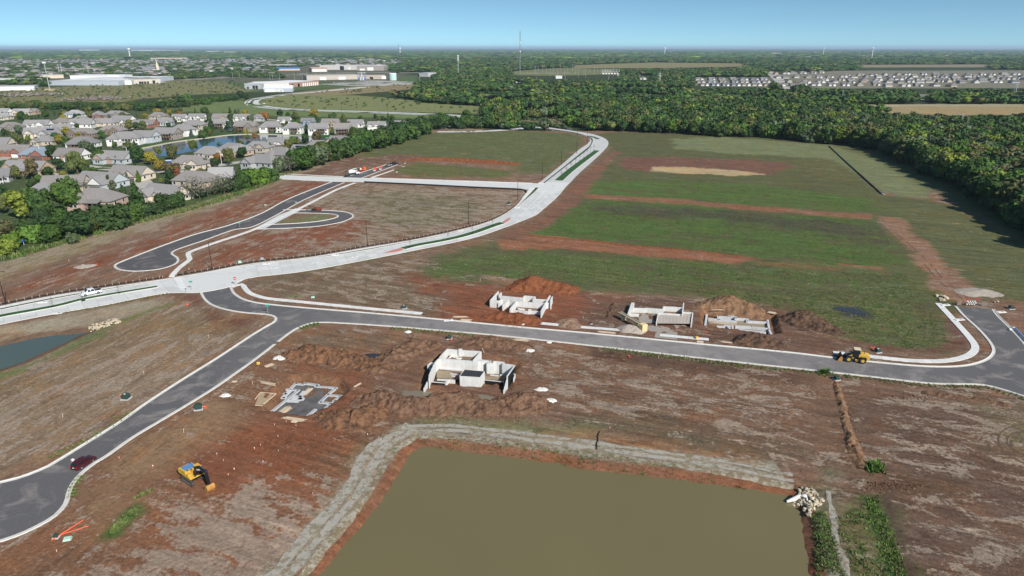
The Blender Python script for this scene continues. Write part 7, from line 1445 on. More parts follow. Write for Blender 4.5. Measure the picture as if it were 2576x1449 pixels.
A1=lambda x,y:(x*.14108,255.56+y*.14108);A2=lambda x,y:(319.45+x*.14108,255.56+y*.14108);A3=lambda x,y:(638.9+x*.16369,255.56+y*.16369);A4=lambda x,y:(x*.14108,408.9+y*.14108)
for x,y,h,k,c in((940,1040,260,'tall','dark'),(750,1000,190,'tall','olive'),(1480,950,200,'cone','dark'),(1390,1290,400,'willow','olive'),(1780,1100,260,'round','green'),(2080,1110,150,'cone','dark'),(2240,1090,180,'round','olive'),(1050,1220,210,'round','dark'),(580,1380,340,'tall','brown'),(280,1390,250,'round','olive'),(2280,1440,190,'cone','blue'),(2480,1440,220,'cone','bright'),(1200,640,190,'tall','yellow'),(1080,760,180,'round','yellow'),(1190,790,160,'round','green'),(300,720,150,'round','olive'),(500,730,120,'round','lime'),(670,770,130,'round','green'),(100,610,130,'round','dark'),(350,600,160,'round','greygreen'),(1390,500,100,'round','dark'),(1810,660,140,'round','green'),(2320,530,190,'tall','olive'),(2430,510,140,'round','dark'),(1370,320,100,'round','dark'),(1610,300,190,'tall','olive'),(960,390,110,'cone','blue'),(550,450,80,'round','greygreen'),(1090,400,60,'round','dark'),(2300,850,150,'round','olive'),(2050,820,100,'round','green'),(980,700,140,'round','green')):gtree(*A1(x,y),h,k,c,4.5286/1.0)
for x,y,h,k,c in((440,1130,240,'round','yellow'),(600,1250,220,'round','yellow'),(230,1090,280,'round','dark'),(560,970,160,'willow','olive'),(830,1040,260,'willow','olive'),(1200,900,210,'willow','olive'),(1370,650,160,'bush','green'),(950,330,150,'tall','orange'),(1515,495,220,'cone','dark'),(1465,480,230,'cone','dark'),(2260,530,200,'cone','olive'),(1840,360,130,'round','dark'),(310,450,150,'cone','dark'),(840,390,110,'round','olive'),(1830,1120,270,'willow','olive'),(1640,1090,180,'round','orange'),(1580,1170,160,'round','dark'),(2060,1000,200,'round','dark'),(1380,1180,160,'round','dark'),(1310,1210,90,'round','lime'),(900,1390,190,'tall','red'),(808,1390,140,'cone','dark'),(620,1449,80,'round','lime'),(2390,330,140,'round','orange'),(2290,670,110,'round','orange'),(2150,680,90,'round','olive'),(2380,880,90,'round','olive'),(60,470,150,'round','olive'),(160,480,90,'round','dark'),(1650,810,90,'round','greygreen'),(1930,940,110,'round','dark')):gtree(*A2(x,y),h,k,c,4.5286)
for x,y,h,k,c in((600,700,160,'round','bright'),(670,690,120,'round','olive'),(805,645,125,'round','dark'),(260,760,140,'cone','dark'),(1150,490,100,'round','yellow'),(815,480,155,'cone','dark'),(440,465,130,'tall','olive'),(1370,315,115,'tall','olive'),(1640,370,150,'tall','green'),(2120,395,95,'round','dark'),(2370,325,70,'round','green'),(960,305,85,'round','green'),(640,300,140,'round','olive'),(180,300,140,'round','orange'),(420,290,80,'round','green'),(50,770,110,'round','dark'),(390,690,70,'bush','dark')):gtree(*A3(x,y),h,k,c,3.903)
for x,y,h,k,c,w in((1250,905,560,'round','green',.95),(800,990,480,'round','green',1),(560,920,430,'round','green',1),(390,1010,430,'tall','lime',1.25),(130,800,350,'round','dark',1),(30,910,330,'round','olive',1),(1080,1210,360,'round','green',1.1),(1430,1320,440,'round','dark',1.15),(580,1420,350,'bush','bright',1.0),(900,1440,340,'bush','green',1),(250,1520,300,'bush','bright',1),(50,1640,300,'bush','lime',1),(1960,1160,480,'bush','dark',1.05),(2300,1060,360,'bush','green',1),(1750,1160,250,'bush','olive',1),(1300,1440,210,'bush','greygreen',.8),(70,1360,290,'round','brown',1.2),(2220,680,280,'cone','dark',1.15),(2460,810,420,'cone','dark',1.1),(1960,465,230,'cone','dark',1.2),(590,455,160,'round','dark',1),(850,385,70,'bush','dark',1),(1500,460,110,'round','orange',1),(1560,500,150,'bare','grey',1.2),(1120,1340,260,'bush','dark',1),(760,1180,330,'round','dark',1),(420,1240,250,'bush','dark',1),(1640,1250,260,'bush','olive',1)):gtree(*A4(x,y),h*1.12,k,c,4.5286,w)
NB=GP([(5,268),(300,276),(620,284),(1000,300),(985,318),(880,350),(760,385),(680,425),(470,480),(300,520),(130,480),(0,520)]);tries=0;added=0;xs=[q[0]for q in NB];ys=[q[1]for q in NB];GT_=[]
while added<150 and tries<5000:
 tries+=1;x,y=rnd.uniform(min(xs),max(xs)),rnd.uniform(min(ys),max(ys))
 if not inpoly(NB,np.array([x]),np.array([y]))[0]or inpoly(P3w,np.array([x]),np.array([y]))[0]or min(math.hypot(x-a,(y-b)*.8)for a,b,s in HOUSES)<11 or min([math.hypot(x-a,y-b)for a,b in GT_]+[99])<7:continue
 GT_.append((x,y));added+=1;h=rnd.uniform(3.5,9.5);kd=rnd.choice(('round','round','tall','bush','cone'));col=rnd.choice(('dark','green','green','olive','brown','greygreen','yellow')if kd!='cone' else('dark','green','blue'));sz='big' if h>7 else 'small' if h<4.8 else 'medium'
 lb = f"{sz} {WORD[col]} {FORM[kd]} {near_house(x, y)}"
 for alt in(lb,lb.replace(sz,{'big':'broad','small':'short','medium':'middling'}[sz],1),lb+', another beside it'):
  if alt not in USED:lb=alt;break
 USED[lb]=1;tree(x,y,h,kd,col,lb,'garden trees')
A5=lambda x,y:(319.45+x*.14108,383.3+y*.14108);A6=lambda x,y:(638.9+x*.27338,95.8+y*.27338);A7=lambda x,y:(1277.8+x*.27338,95.8+y*.27338)
def rowtree(u,v,px,kind,col,label,group,wid=1.0):
 x,y=G(u,v);b=(v-724.5)/FPX;pxm=FPX*(SP+b*CP)/CAMH;tree(x,y,min(16,px/pxm/.93),kind,col,label,group,wid)
for i,(x,y,h,k,c)in enumerate(((700,990,290,'bush','dark'),(930,970,310,'bush','dark'),(480,1110,250,'bush','dark'),(250,1130,250,'bush','green'),(100,1210,300,'bush','green'),(600,1060,200,'bush','dark'),(820,1000,220,'bush','dark'),(330,1160,200,'bush','dark'))):rowtree(*A5(x,y),h*.141,k,c,nth(i)+' low tree of the hedge below the twin gabled cream house','hedge trees below the twin gabled house')
for i,(x,y,h,k,c)in enumerate(((1200,860,420,'bare','grey'),(1300,850,330,'bare','grey'),(1450,800,330,'bare','grey'),(1560,770,260,'bare','greygreen'),(1660,740,260,'bare','grey'),(1740,750,340,'bare','greygreen'),(1820,720,300,'bare','grey'),(1340,800,160,'bush','dark'),(1600,740,140,'bush','dark'))):rowtree(*A5(x,y),h*.141,k,c,nth(i)+' tree in the grey half bare stretch of the field side hedge','grey bare trees in the field side hedge',1.1)
for i,(x,y,h,k,c)in enumerate(((1900,700,290,'bush','dark'),(2050,640,310,'bush','green'),(2200,600,340,'bush','bright'),(2330,560,330,'bush','bright'),(2440,540,330,'bush','green'),(2530,500,280,'bush','green'),(2120,560,300,'bush','green'))):rowtree(*A5(x,y),h*.141,k,c,nth(i)+' bright bushy tree at the hedge end by the side street','bright hedge trees by the side street')
for k,(x,y,h,c)in enumerate(((430,1100,250,'greygreen'),(560,1100,280,'grey'),(640,1060,300,'green'),(700,1060,330,'green'),(770,1030,310,'dark'),(830,1015,310,'green'),(890,1000,320,'dark'),(950,975,330,'greygreen'),(1020,950,300,'olive'),(1080,930,290,'green'),(1140,910,310,'dark'),(1200,890,330,'green'),(1270,870,310,'green'),(1330,860,310,'dark'),(1400,850,290,'green'),(1460,840,280,'dark'),(1530,800,260,'green'),(1590,780,260,'green'),(1650,760,270,'dark'),(1710,750,320,'green'),(1770,735,330,'green'),(1830,725,330,'dark'),(1890,715,330,'green'),(1960,700,300,'green'),(2030,680,290,'dark'),(2120,650,260,'green'),(2190,625,270,'green'),(2250,610,280,'dark'),(2310,595,270,'green'),(2370,580,270,'green'),(2450,560,270,'dark'),(2540,520,260,'green'),(1480,700,170,'green'),(1560,690,190,'olive'),(1420,720,150,'dark'))):rowtree(*A3(x,y),h*.1637,'bare' if c=='grey' else rnd.choice(('bush','round')),c,nth(k)+' tree from the side street in the diagonal hedge beside the houses','trees of the diagonal hedge',1.15)
for k,(x,y,h)in enumerate(((1590,885,130),(1500,890,140),(1540,840,120),(1680,845,110),(1730,835,115),(1780,825,120),(1830,830,110),(1880,832,115),(1930,832,110),(1980,832,120),(2030,830,110),(2080,828,110),(2130,830,115),(2180,832,110),(2230,830,105),(2280,828,100),(2340,810,95),(2400,795,95),(1960,760,90),(2130,720,80),(2200,700,90),(2300,680,100),(1650,790,90),(1730,770,80),(1850,790,80),(2060,790,80),(2350,740,80))):rowtree(*A6(x,y),h*.2734,rnd.choice(('bush','round')),rnd.choice(('dark','green','green')),nth(k)+' tree of the thicket running right from the last brick house','thicket trees beyond the last brick house',1.1)
for k in range(52):
 t=k/51;u=-10+630*t;v=np.interp(u,[-10,164,328,443,519,618],[272,275,279,272,261,252])+rnd.uniform(-4,3);rowtree(u,v,rnd.uniform(15,21),rnd.choice(('bush','round')),rnd.choice(('dark','green','green','olive')),nth(k)+' tree from the left in the long windbreak behind the subdivision','windbreak trees behind the subdivision',1.15)
for k in range(44):
 t=k/43;u=1436+510*t;v=np.interp(u,[1436,1550,1690,1850,1950],[317,330,336,345,349])+rnd.uniform(-2.5,1);rowtree(u,v,rnd.uniform(24,32)+4*t,rnd.choice(('bush','round','tall')),rnd.choice(('green','green','dark','olive','bright')),nth(k)+' tree from the boulevard bend in the row closing the green fields','trees closing the green fields',1.1)
# the wood on the right
FRONT=[(1985,352),(2080,362),(2190,374),(2280,408),(2380,453),(2450,489),(2520,534),(2600,586),(2680,640)]
RW=GP(FRONT+[(2720,560),(2700,470),(2620,400),(2500,350),(2300,312),(2100,300),(1990,305)]);xs=[p[0]for p in RW];ys=[p[1]for p in RW];pts=[];tries=0
fr=smooth_pl(GP(FRONT),5.6)
for k,(x,y)in enumerate(fr):
 c=rnd.choices(('green','olive','dark','bright','lime','greygreen','brown'),(34,18,18,10,4,12,3))[0]
 tree(x+rnd.uniform(0,3),y+rnd.uniform(0,4),rnd.uniform(11.5,16),rnd.choice(('round','bush','round','tall')),c,nth(k)+' tree from the meadow corner along the front of the right hand wood','front trees of the right hand wood',1.15)
A_,B_=np.array(fr),np.array(RW)
while tries<9000:
 tries+=1;x,y=rnd.uniform(min(xs),max(xs)),rnd.uniform(min(ys),max(ys))
 if inpoly(RW,np.array([x]),np.array([y]))[0]and min((x-a)**2+(y-b)**2 for a,b in pts+[(0,0)])>30 and((A_-(x,y))**2).sum(1).min()>25:pts.append((x,y))
RWT=np.array(pts)
RWP=RW
# saplings
SAPL=MB().tube([(0,0,0),(0,0,1.0)],[.012,.006],5)
for k in range(7):a=k*.9;z=.4+.07*k;SAPL.tube([(0,0,z),(.16*math.cos(a),.16*math.sin(a),z+.22)],[.006,.003],4)
SAPM=SAPL.mesh('trunk',M_BARK);Vs,Fs=crown_arrays('bare',5,60,6,False,.035);Vs[:,:2]*=.6;SAPC=mesh_np('crown',Vs,Fs,M_LEAF)
for u,v,h,lb in((210,757,3.2,'young tree in the median ahead of the white pickup'),(491*.27338*1.53,752,0,None),(1030,633,3.2,None),(645.5*1.6,0,0,None),(1009.5+22,622,3.0,'young tree at the left tip of the red tipped median'),(1127,604.5,3.0,'young tree in the middle of the red tipped median'),(1188,588,3.0,'young tree two thirds along the red tipped median'),(1239,569,3.0,'young tree near the right tip of the red tipped median'),(1412,448,4.2,'first young tree in the broad median'),(1425,437,4.2,'second young tree in the broad median'),(1436,427,5,'bare young tree third in the broad median'),(1448,412,4.2,'fourth young tree in the broad median'),(1459,404,4.6,'fifth young tree in the broad median'),(1469,396,4.6,'sixth young tree in the broad median'),(1477,391,5,'seventh young tree in the broad median'),(1485,383,4,'eighth young tree in the broad median'),(1494,378,4,'last young tree in the broad median'),(300,738.5,3.0,'young tree in the median between pickup and crosswalk'),(133,773,3.0,'young tree in the median near a verge inlet')):
 if lb:
  t=thing('sapling',lb,'young tree',(*G(u,v),.17),rnd.uniform(0,6),'young median trees');link('trunk',SAPM,t).scale=(h,h,h);c=link('crown',SAPC,t);c.scale=(h*.8,h*.8,h);c.color=(.05,.06,.025,1);MB().tube([(0,0,0),(0,0,.1)],.55,12).build('mulch_ring',mat('mulch',(.03,.022,.016),.95,.3,4),t)
# ------------------------------------------------------------------ woods too many to count
def mini(seed,nleaf,big):
 g=np.random.default_rng(seed);BV,BF=(IV1,IF1)if big else ico(0)if False else(IV1,IF1)
 if not big:
  bm=bmesh.new();bmesh.ops.create_icosphere(bm,subdivisions=1,radius=1);bm.free()
  t=(1+5**.5)/2;BV=np.array([(-1,t,0),(1,t,0),(-1,-t,0),(1,-t,0),(0,-1,t),(0,1,t),(0,-1,-t),(0,1,-t),(t,0,-1),(t,0,1),(-t,0,-1),(-t,0,1)])/math.sqrt(1+t*t)
  BF=np.array([(0,11,5),(0,5,1),(0,1,7),(0,7,10),(0,10,11),(1,5,9),(5,11,4),(11,10,2),(10,7,6),(7,1,8),(3,9,4),(3,4,2),(3,2,6),(3,6,8),(3,8,9),(4,9,5),(2,4,11),(6,2,10),(8,6,7),(9,8,1)])
 V=BV*g.uniform(.72,1.12,(len(BV),1))*np.array([.46,.46,.42])+np.array([0,0,.52]);F=BF
 if nleaf:
  d=g.normal(size=(nleaf,3));d[:,2]=np.abs(d[:,2])*.9-.15;d/=np.linalg.norm(d,axis=1)[:,None];p=d*np.array([.46,.46,.42])*g.uniform(.9,1.15,(nleaf,1))+np.array([0,0,.52])
  e=d+g.normal(size=(nleaf,3))*.6;e/=np.linalg.norm(e,axis=1)[:,None];a=np.cross(e,g.normal(size=(nleaf,3)));a/=np.linalg.norm(a,axis=1)[:,None];b=np.cross(e,a);s=g.uniform(.09,.19,(nleaf,1))*(1 if big else 1.5)
  q=np.stack([p-a*s-b*s*.6,p+a*s-b*s*.6,p+b*s],1).reshape(-1,3);F=np.vstack([F,np.arange(nleaf*3).reshape(-1,3)+len(V)]);V=np.vstack([V,q])
 return V,F
def woods(name,P,S,C,protos,label,m_=None):
 k=npr.integers(0,len(protos),len(P));VV,FF,CC=[],[],[];C=C*1.1;o=0
 for i,(V,F)in enumerate(protos):
  m=np.where(k==i)[0]
  if not len(m):continue
  a=npr.uniform(0,6.28,len(m));c,s=np.cos(a)[:,None],np.sin(a)[:,None];sz=S[m]
  x=(V[None,:,0]*c-V[None,:,1]*s)*sz[:,:1];y=(V[None,:,0]*s+V[None,:,1]*c)*sz[:,:1];z=V[None,:,2]*sz[:,1:2]
  W=np.stack([x+P[m,0:1],y+P[m,1:2],z],-1).reshape(-1,3);VV.append(W);FF.append((F[None]+(np.arange(len(m))*len(V))[:,None,None]).reshape(-1,3)+o);CC.append(np.repeat(C[m],len(V),0));o+=len(W)
 V=np.vstack(VV);F=np.vstack(FF);me=mesh_np(name,V,F,m_ or M_LEAFV);a=me.attributes.new('Tint','FLOAT_COLOR','POINT');a.data.foreach_set('color',np.column_stack([np.vstack(CC),np.ones(len(V))]).astype(np.float32).ravel())
 o_=link(name,me);tag(o_,label,None,None,'stuff');print(name,len(P),len(F));return o_
FIELDS=[p for p,*_ in ZONES[:2]]+[p for p,c,s,*_ in ZONES if s<25 and min(q[1]for q in p)<300 and max(q[1]for q in p)<300 and c not in(WOODS,)]
TOWN=[([(-300,148),(1010,148),(1010,208),(420,204),(0,214),(-300,216)],.42),([(1940,180),(2900,172),(2900,222),(2050,222)],.22),([(1740,194),(1945,194),(1945,220),(1740,220)],.05)]
EXTRA=[[(1300,300),(1440,300),(1600,308),(1450,331),(1300,326)],[(780,165),(975,160),(975,204),(770,206),(690,176)],[(975,184),(1090,180),(1090,203),(975,204)],[(600,205),(820,203),(820,236),(600,236)],[(0,222),(95,222),(95,232),(0,232)],[(120,196),(410,194),(412,218),(120,218)],[(1340,172),(1560,170),(1560,200),(1340,200)],[(2300,236),(2345,236),(2345,253),(2300,253)],[(1290,198),(1325,198),(1325,209),(1290,209)],[(1600,190),(1640,190),(1640,202),(1600,202)],[(1920,178),(1955,178),(2010,226),(1975,226)],[(1290,285),(1400,270),(1400,290),(1300,300)],[(620,235),(1000,208),(1000,222),(700,250),(680,285),(620,262)],[(690,268),(1215,283),(1300,312),(1200,303),(690,285)]]
FW=[GP(p)for p in FIELDS]+[GP(p)for p in EXTRA];TWW=[(GP(p),d)for p,d in TOWN];TINTS=np.array([TC[c]for c in('dark','green','green','green','olive','dark','greygreen','bright','brown','lime')])
def sample(y0,y1,sp,keep=1.0):
 ys=np.arange(y0,y1,sp);P=[]
 for y in ys:
  w=.80*y+30;xs=np.arange(-w,w,sp);P.append(np.column_stack([xs,np.full(len(xs),y)]))
 P=np.vstack(P);P+=npr.uniform(-.45,.45,P.shape)*sp;X,Y=P[:,0],P[:,1];Q=P*(CAMH/(CAMH-10));ok=npr.uniform(0,1,len(P))<keep
 for W in FW+[RWP]:
  A=np.asarray(W);m=(X>A[:,0].min())&(X<A[:,0].max())&(Y>A[:,1].min())&(Y<A[:,1].max())
  if m.any():i=np.where(m)[0];ok[i]&=~inpoly(W,X[i],Y[i])
  m=(Q[:,0]>A[:,0].min())&(Q[:,0]<A[:,0].max())&(Q[:,1]>A[:,1].min())&(Q[:,1]<A[:,1].max())&(Y>500)
  if m.any()and W is not RWP:i=np.where(m)[0];ok[i]&=~inpoly(W,Q[i,0],Q[i,1])
 for W,d in TWW:
  i=np.where((Y>700))[0];ins=inpoly(W,X[i],Y[i])|inpoly(W,Q[i,0],Q[i,1]);ok[i]&=~ins|(npr.uniform(0,1,len(i))<d)
 if y0>2500:
  f=fbm(X/700,Y/420,77,3);ok&=(f<0.56)|(npr.uniform(0,1,len(P))<.06)
 return P[ok]
def mk(name,y0,y1,sp,hr,protos,label,wmul=1.0,keep=1.0):
 P=sample(y0,y1,sp,keep);n=len(P);h=npr.uniform(hr[0],hr[1],n)*np.where(inpoly(TWW[0][0],P[:,0],P[:,1]),.62,1);w=sp*npr.uniform(1.05,1.5,n)*wmul
 b=fbm(P[:,0]/60,P[:,1]/60,55,2);idx=np.clip(((b-.25)*2*6).astype(int),0,5);C=TINTS[np.where(npr.uniform(0,1,n)<.55,idx,npr.integers(0,len(TINTS),n))]*npr.uniform(.75,1.2,(n,1))
 return woods(name,P,np.column_stack([w,h]),C,protos,label)
mk('woodland',330,900,7.2,(6.5,12),[mini(k,42,True)for k in range(6)],'dense green woodland spreading behind the fields',1.05)
n=len(RWT);b=fbm(RWT[:,0]/18,RWT[:,1]/18,57,2);ix=np.where(b<.42,npr.choice((0,5,1),n),np.where(b<.58,npr.choice((1,4,6,8),n),npr.choice((9,4,7,6),n)))
hh=npr.uniform(8.5,13.5,n);woods('woodland',RWT,np.column_stack([hh*1.2,hh]),TINTS[ix]*npr.uniform(.85,1.2,(n,1)),[crown_arrays(k,300+i,420,11,True,.07)for i,k in enumerate(('round','round','bush','tall','round'))],'crowded green and olive trees inside the right hand wood')
mk('distant_woods',900,2100,12.0,(6.5,11.5),[mini(20+k,22,False)for k in range(5)],'distant woods reaching past the far houses')
mk('farther_woods',2100,4500,24,(7,12),[mini(30+k,8,False)for k in range(4)],'blue green woods near the horizon',1.1)
mk('horizon_woods',4500,16000,80,(9,15),[mini(40+k,0,False)for k in range(3)],'hazy woods along the horizon',1.1)
# shrubs dotted over the meadows
sp_=[]
for poly,n in(([(640,262),(740,240),(1050,252),(1215,270),(1200,284),(760,272)],90),([(0,218),(300,215),(620,198),(620,232),(300,252),(0,258)],420),([(1315,303),(1350,287),(1440,284),(1590,298),(1420,312)],260),([(740,234),(1030,212),(1030,224),(880,236)],40),([(1180,236),(1350,233),(1350,242),(1200,244)],30),([(1310,312),(1420,318),(1430,324),(1320,318)],60)):
 W=GP(poly);xs=[p[0]for p in W];ys=[p[1]for p in W];k=0
 while k<n:
  x,y=rnd.uniform(min(xs),max(xs)),rnd.uniform(min(ys),max(ys))
  if inpoly(W,np.array([x]),np.array([y]))[0]:sp_.append((x,y));k+=1
sp_=np.array(sp_);n=len(sp_);woods('meadow_shrubs',sp_,np.column_stack([npr.uniform(1.5,5,n),npr.uniform(1.0,3.2,n)]),TINTS[npr.integers(0,7,n)],[mini(50+k,14,False)for k in range(3)],'small dark shrubs dotted over the pale meadows')
for u,v,w_,h_,lb in((70,240,60,3,'pale grey leafless thicket in the scrub meadow, left'),(240,250,45,3,'pale grey leafless thicket in the scrub meadow, middle')):
 n=160;c=G(u,v);P=np.column_stack([npr.normal(c[0],w_*.4,n),npr.normal(c[1],16,n)]);woods('thicket',P,np.column_stack([npr.uniform(3,6,n),npr.uniform(2,3.5,n)]),np.tile([.23,.20,.17],(n,1))*npr.uniform(.8,1.1,(n,1)),[mini(60+k,16,False)for k in range(2)],lb)
# weeds along kerbs, pond bank and strips
def weeds(name,P,hgt,label,tint):
 n=len(P);g=npr;Z=terrain(P[:,0],P[:,1]);nb=6;a=g.uniform(0,6.28,(n,nb));r=g.uniform(.05,.3,(n,nb));h=g.uniform(.4,1.1,(n,nb))*np.asarray(hgt).reshape(-1,1);w=.05+h*.12
 cx_,cy_=P[:,:1]+np.cos(a)*r,P[:,1:2]+np.sin(a)*r;b=a+g.uniform(-1,1,(n,nb));lean=h*g.uniform(.2,.8,(n,nb));z=np.repeat(Z[:,None],nb,1)
 A=np.stack([cx_-np.sin(b)*w,cy_+np.cos(b)*w,z],-1);B=np.stack([cx_+np.sin(b)*w,cy_-np.cos(b)*w,z],-1);T=np.stack([cx_+np.cos(b)*lean,cy_+np.sin(b)*lean,z+h],-1)
 V=np.stack([A,B,T],2).reshape(-1,3);me=mesh_np(name,V,np.arange(len(V)).reshape(-1,3),M_LEAFV);c=np.asarray(tint)[g.integers(0,len(tint),n)]*g.uniform(.8,1.25,(n,1));at=me.attributes.new('Tint','FLOAT_COLOR','POINT');at.data.foreach_set('color',np.column_stack([np.repeat(c,nb*3,0),np.ones(len(V))]).astype(np.float32).ravel());tag(link(name,me),label,None,None,'stuff')
def along(pl,n,spread,off=0):
 q=smooth_pl(GP(pl),1);N=normals2(q);out=[]
 for _ in range(n):i=rnd.randrange(len(q));o=off+rnd.gauss(0,spread);out.append((q[i][0]+N[i][0]*o,q[i][1]+N[i][1]*o))
 return out
def inside(poly,n):
 W=GP(poly);xs=[p[0]for p in W];ys=[p[1]for p in W];out=[]
 while len(out)<n:
  m=400;X=npr.uniform(min(xs),max(xs),m);Y=npr.uniform(min(ys),max(ys),m);ok=inpoly(W,X,Y)&(fbm(X/2.5,Y/2.5,61,3)+npr.uniform(-.2,.2,m)>.44);out+=list(zip(X[ok],Y[ok]))
 return out[:n]
GT=[(.085,.160,.030),(.11,.19,.04),(.075,.13,.03),(.13,.17,.05),(.16,.14,.07),(.10,.10,.045)]
wp=along([(758,826),(785,817),(800,814.5)],260,.7)+along([(985,826),(1060,832),(1130,838),(1190,845)],420,.6)+along([(1240,850),(1290,855)],80,.4)+along([(1520,878),(1700,900),(1860,919)],800,.6)+along([(1860,919),(2046,938),(2100,944),(2180,952),(2342,970),(2460,973),(2520,986),(2576,1004)],700,.5)+along([(2060,937),(2080,939)],150,.8)+along([(200,1200),(182,1225),(178,1250)],220,.45)+along([(330,1040),(250,1090),(130,1150)],260,.6)+along([(2300,745),(2300,760)],20,1)
wp+=inside([(300,1300),(340,1278),(348,1290),(288,1342),(278,1338)],420)+inside([(340,1250),(385,1228),(370,1242),(335,1258)],60)+along([(2180,1165),(2200,1178),(2225,1185)],130,.9)+inside([(2180,1250),(2205,1246),(2240,1320),(2285,1450),(2255,1450),(2215,1380)],700)+inside([(2045,1285),(2075,1280),(2110,1370),(2135,1460),(2060,1460)],800)+inside([(2100,1300),(2180,1260),(2250,1450),(2150,1450)],450)+along([(430,738),(350,753.5),(250,772),(150,790)],260,.35)+along([(700,697),(850,672),(1050,632),(1200,602),(1290,572)],300,.5)+inside([(1060,1090),(1500,1130),(1900,1215),(1900,1228),(1400,1160),(1070,1118)],500)+inside([(720,742),(750,740),(752,748),(722,748)],60)
wp=np.array(wp);weeds('weeds',wp,npr.uniform(.12,.36,len(wp)),'green weeds along the kerbs and the pond banks',GT)
gp=[]
for poly,n in(([(1340,590),(1500,505),(1900,532),(2190,558),(2230,600),(2285,670),(1900,642),(1500,605)],5200),([(1080,668),(1350,634),(1900,672),(2270,690),(2300,712),(1700,715),(1300,702)],3800),([(1500,705),(2000,728),(2300,720),(2390,860),(2300,882),(2120,850),(1990,780),(1800,742)],3200),([(1480,460),(1950,470),(2195,505),(2200,530),(1600,494)],1500)):gp+=inside(poly,n)
gp=np.array(gp);weeds('field_grass',gp,npr.uniform(.15,.36,len(gp)),'tufts of grass in the green fields',[(.085,.145,.034),(.11,.17,.042),(.080,.115,.036),(.14,.15,.06)])
bu=[G(2075+rnd.gauss(0,5),938+rnd.gauss(0,1.2))for _ in range(60)]+[G(2200+rnd.gauss(0,9),1178+rnd.gauss(0,5))for _ in range(110)];bu=np.array(bu);weeds('tall_weeds',bu,npr.uniform(.7,1.3,len(bu)),'tall dark green weeds by the street and the trench end',GT[:3])
# undergrowth at the foot of the hedge
ug=along([(0,652),(150,612),(300,570),(420,540),(560,500),(690,452)],1500,1.6,-1)+along([(690,445),(830,400),(890,380),(1000,345)],700,1.6,-1);ug=np.array(ug);weeds('undergrowth',ug,npr.uniform(.7,1.6,len(ug)),'low green undergrowth at the foot of the hedge',GT)

# ------------------------------------------------------------------ far houses
def far_proto(w,d,h,ph,hip):
 wl=MB().box((0,0,h/2),(w,d,h));
 if not hip:wl.add([(-w/2,-d/2,h),(-w/2,d/2,h),(-w/2,0,h+ph*.96)],[(0,1,2)]);wl.add([(w/2,-d/2,h),(w/2,d/2,h),(w/2,0,h+ph*.96)],[(0,1,2)])
 wl.box((w*.22,-d/2-1.5,h/2),(w*.4,3,h));wl.add([(w*.02,-d/2-3.02,h),(w*.42,-d/2-3.02,h),(w*.22,-d/2-3.02,h+w*.15)],[(0,1,2)])
 rf=MB();gable_roof(rf,-w/2,w/2,-d/2,d/2,h,ph,.5,hip);t=MB();gable_roof(t,-d/2-3,0,w*.02,w*.42,h+.03,w*.16,.4,0);rf.add([(b,a,c)for a,b,c in t.v],[tuple(reversed(f))for f in t.f])
 return wl.mesh('wall',mat('far_siding',(1,1,1),.8,.05,.5,objcol=True)),rf.mesh('roof',mat('far_shingle',(1,1,1),.9,.1,.5,objcol=True)),MB().box((w*.22,-d/2-3.05,1.2),(w*.28,.1,2.3)).mesh('garage_door',M_TRIM)
FP=[far_proto(17,11,3.0,3.2,1),far_proto(15,10,3.2,3.4,0),far_proto(13,11,3.4,3.6,0),far_proto(19,12,3.0,3.4,.8)]
WC=[(.55,.54,.51),(.48,.44,.38),(.38,.35,.31),(.28,.28,.28),(.60,.59,.56),(.30,.34,.40),(.44,.34,.26)];RC=[(.16,.148,.14),(.19,.178,.17),(.13,.123,.12),(.21,.197,.188)]
CN=['white','cream','beige','grey','white','slate blue','tan']
def far_house(u,v,label,group,rot=0,ci=None,gar=True):
 w,r,gd_=rnd.choice(FP);i=rnd.choices(range(7),(6,4,4,3,5,1,2))[0]if ci is None else ci;t=thing('house',label%CN[i],'house',(*G(u,v),0),R(rot+rnd.choice((0,0,90,180))*(1 if rot==0 else 0)+rnd.uniform(-6,6)),group)
 a=link('wall',w,t);a.color=(*WC[i],1);b=link('roof',r,t);b.color=(*rnd.choice(RC),1)
 if gar:link('garage_door',gd_,t)
for row,(v0,v1,u0,u1,sp)in enumerate(((216,217,1965,2400,26),(209,207,1985,2576,25),(202.5,201,2075,2576,23),(196.5,195,1955,2576,22),(190.5,189,2130,2576,24),(187,185,1952,2080,18))):
 u=u0;k=0;nm=('front','second','third','fourth','fifth','rear')[row]
 while u<u1:
  far_house(u+rnd.uniform(-3,3),v0+(v1-v0)*(u-u0)/(u1-u0)+rnd.uniform(-1.8,1.8),nth(k)+' house from the left, %s walled, '+nm+' row of the far subdivision',nm+' row of the far right subdivision');k+=1;u+=sp*rnd.uniform(.8,1.7)
for row,v in enumerate((202,208.5,216)):
 for k in range(7):far_house(1760+k*27+row*4+rnd.uniform(-2,2),v,nth(k)+' %s villa from the left, '+('rear','middle','front')[row]+' row of the close set cluster',('rear','middle','front')[row]+' row of the close set villas',8,rnd.choice((2,3,1,5)))
for k in range(66):u=rnd.uniform(300,1000);far_house(u,rnd.uniform(153,162)+(3 if u>750 else 0),'tiny %s house in the hazy town near the horizon','tiny houses of the hazy town',0,None,False)
for k in range(32):u=rnd.uniform(0,760);far_house(u,rnd.uniform(167,190),'tiny %s house among trees beyond the white warehouse','tiny houses among trees beyond the warehouse',0,None,False)
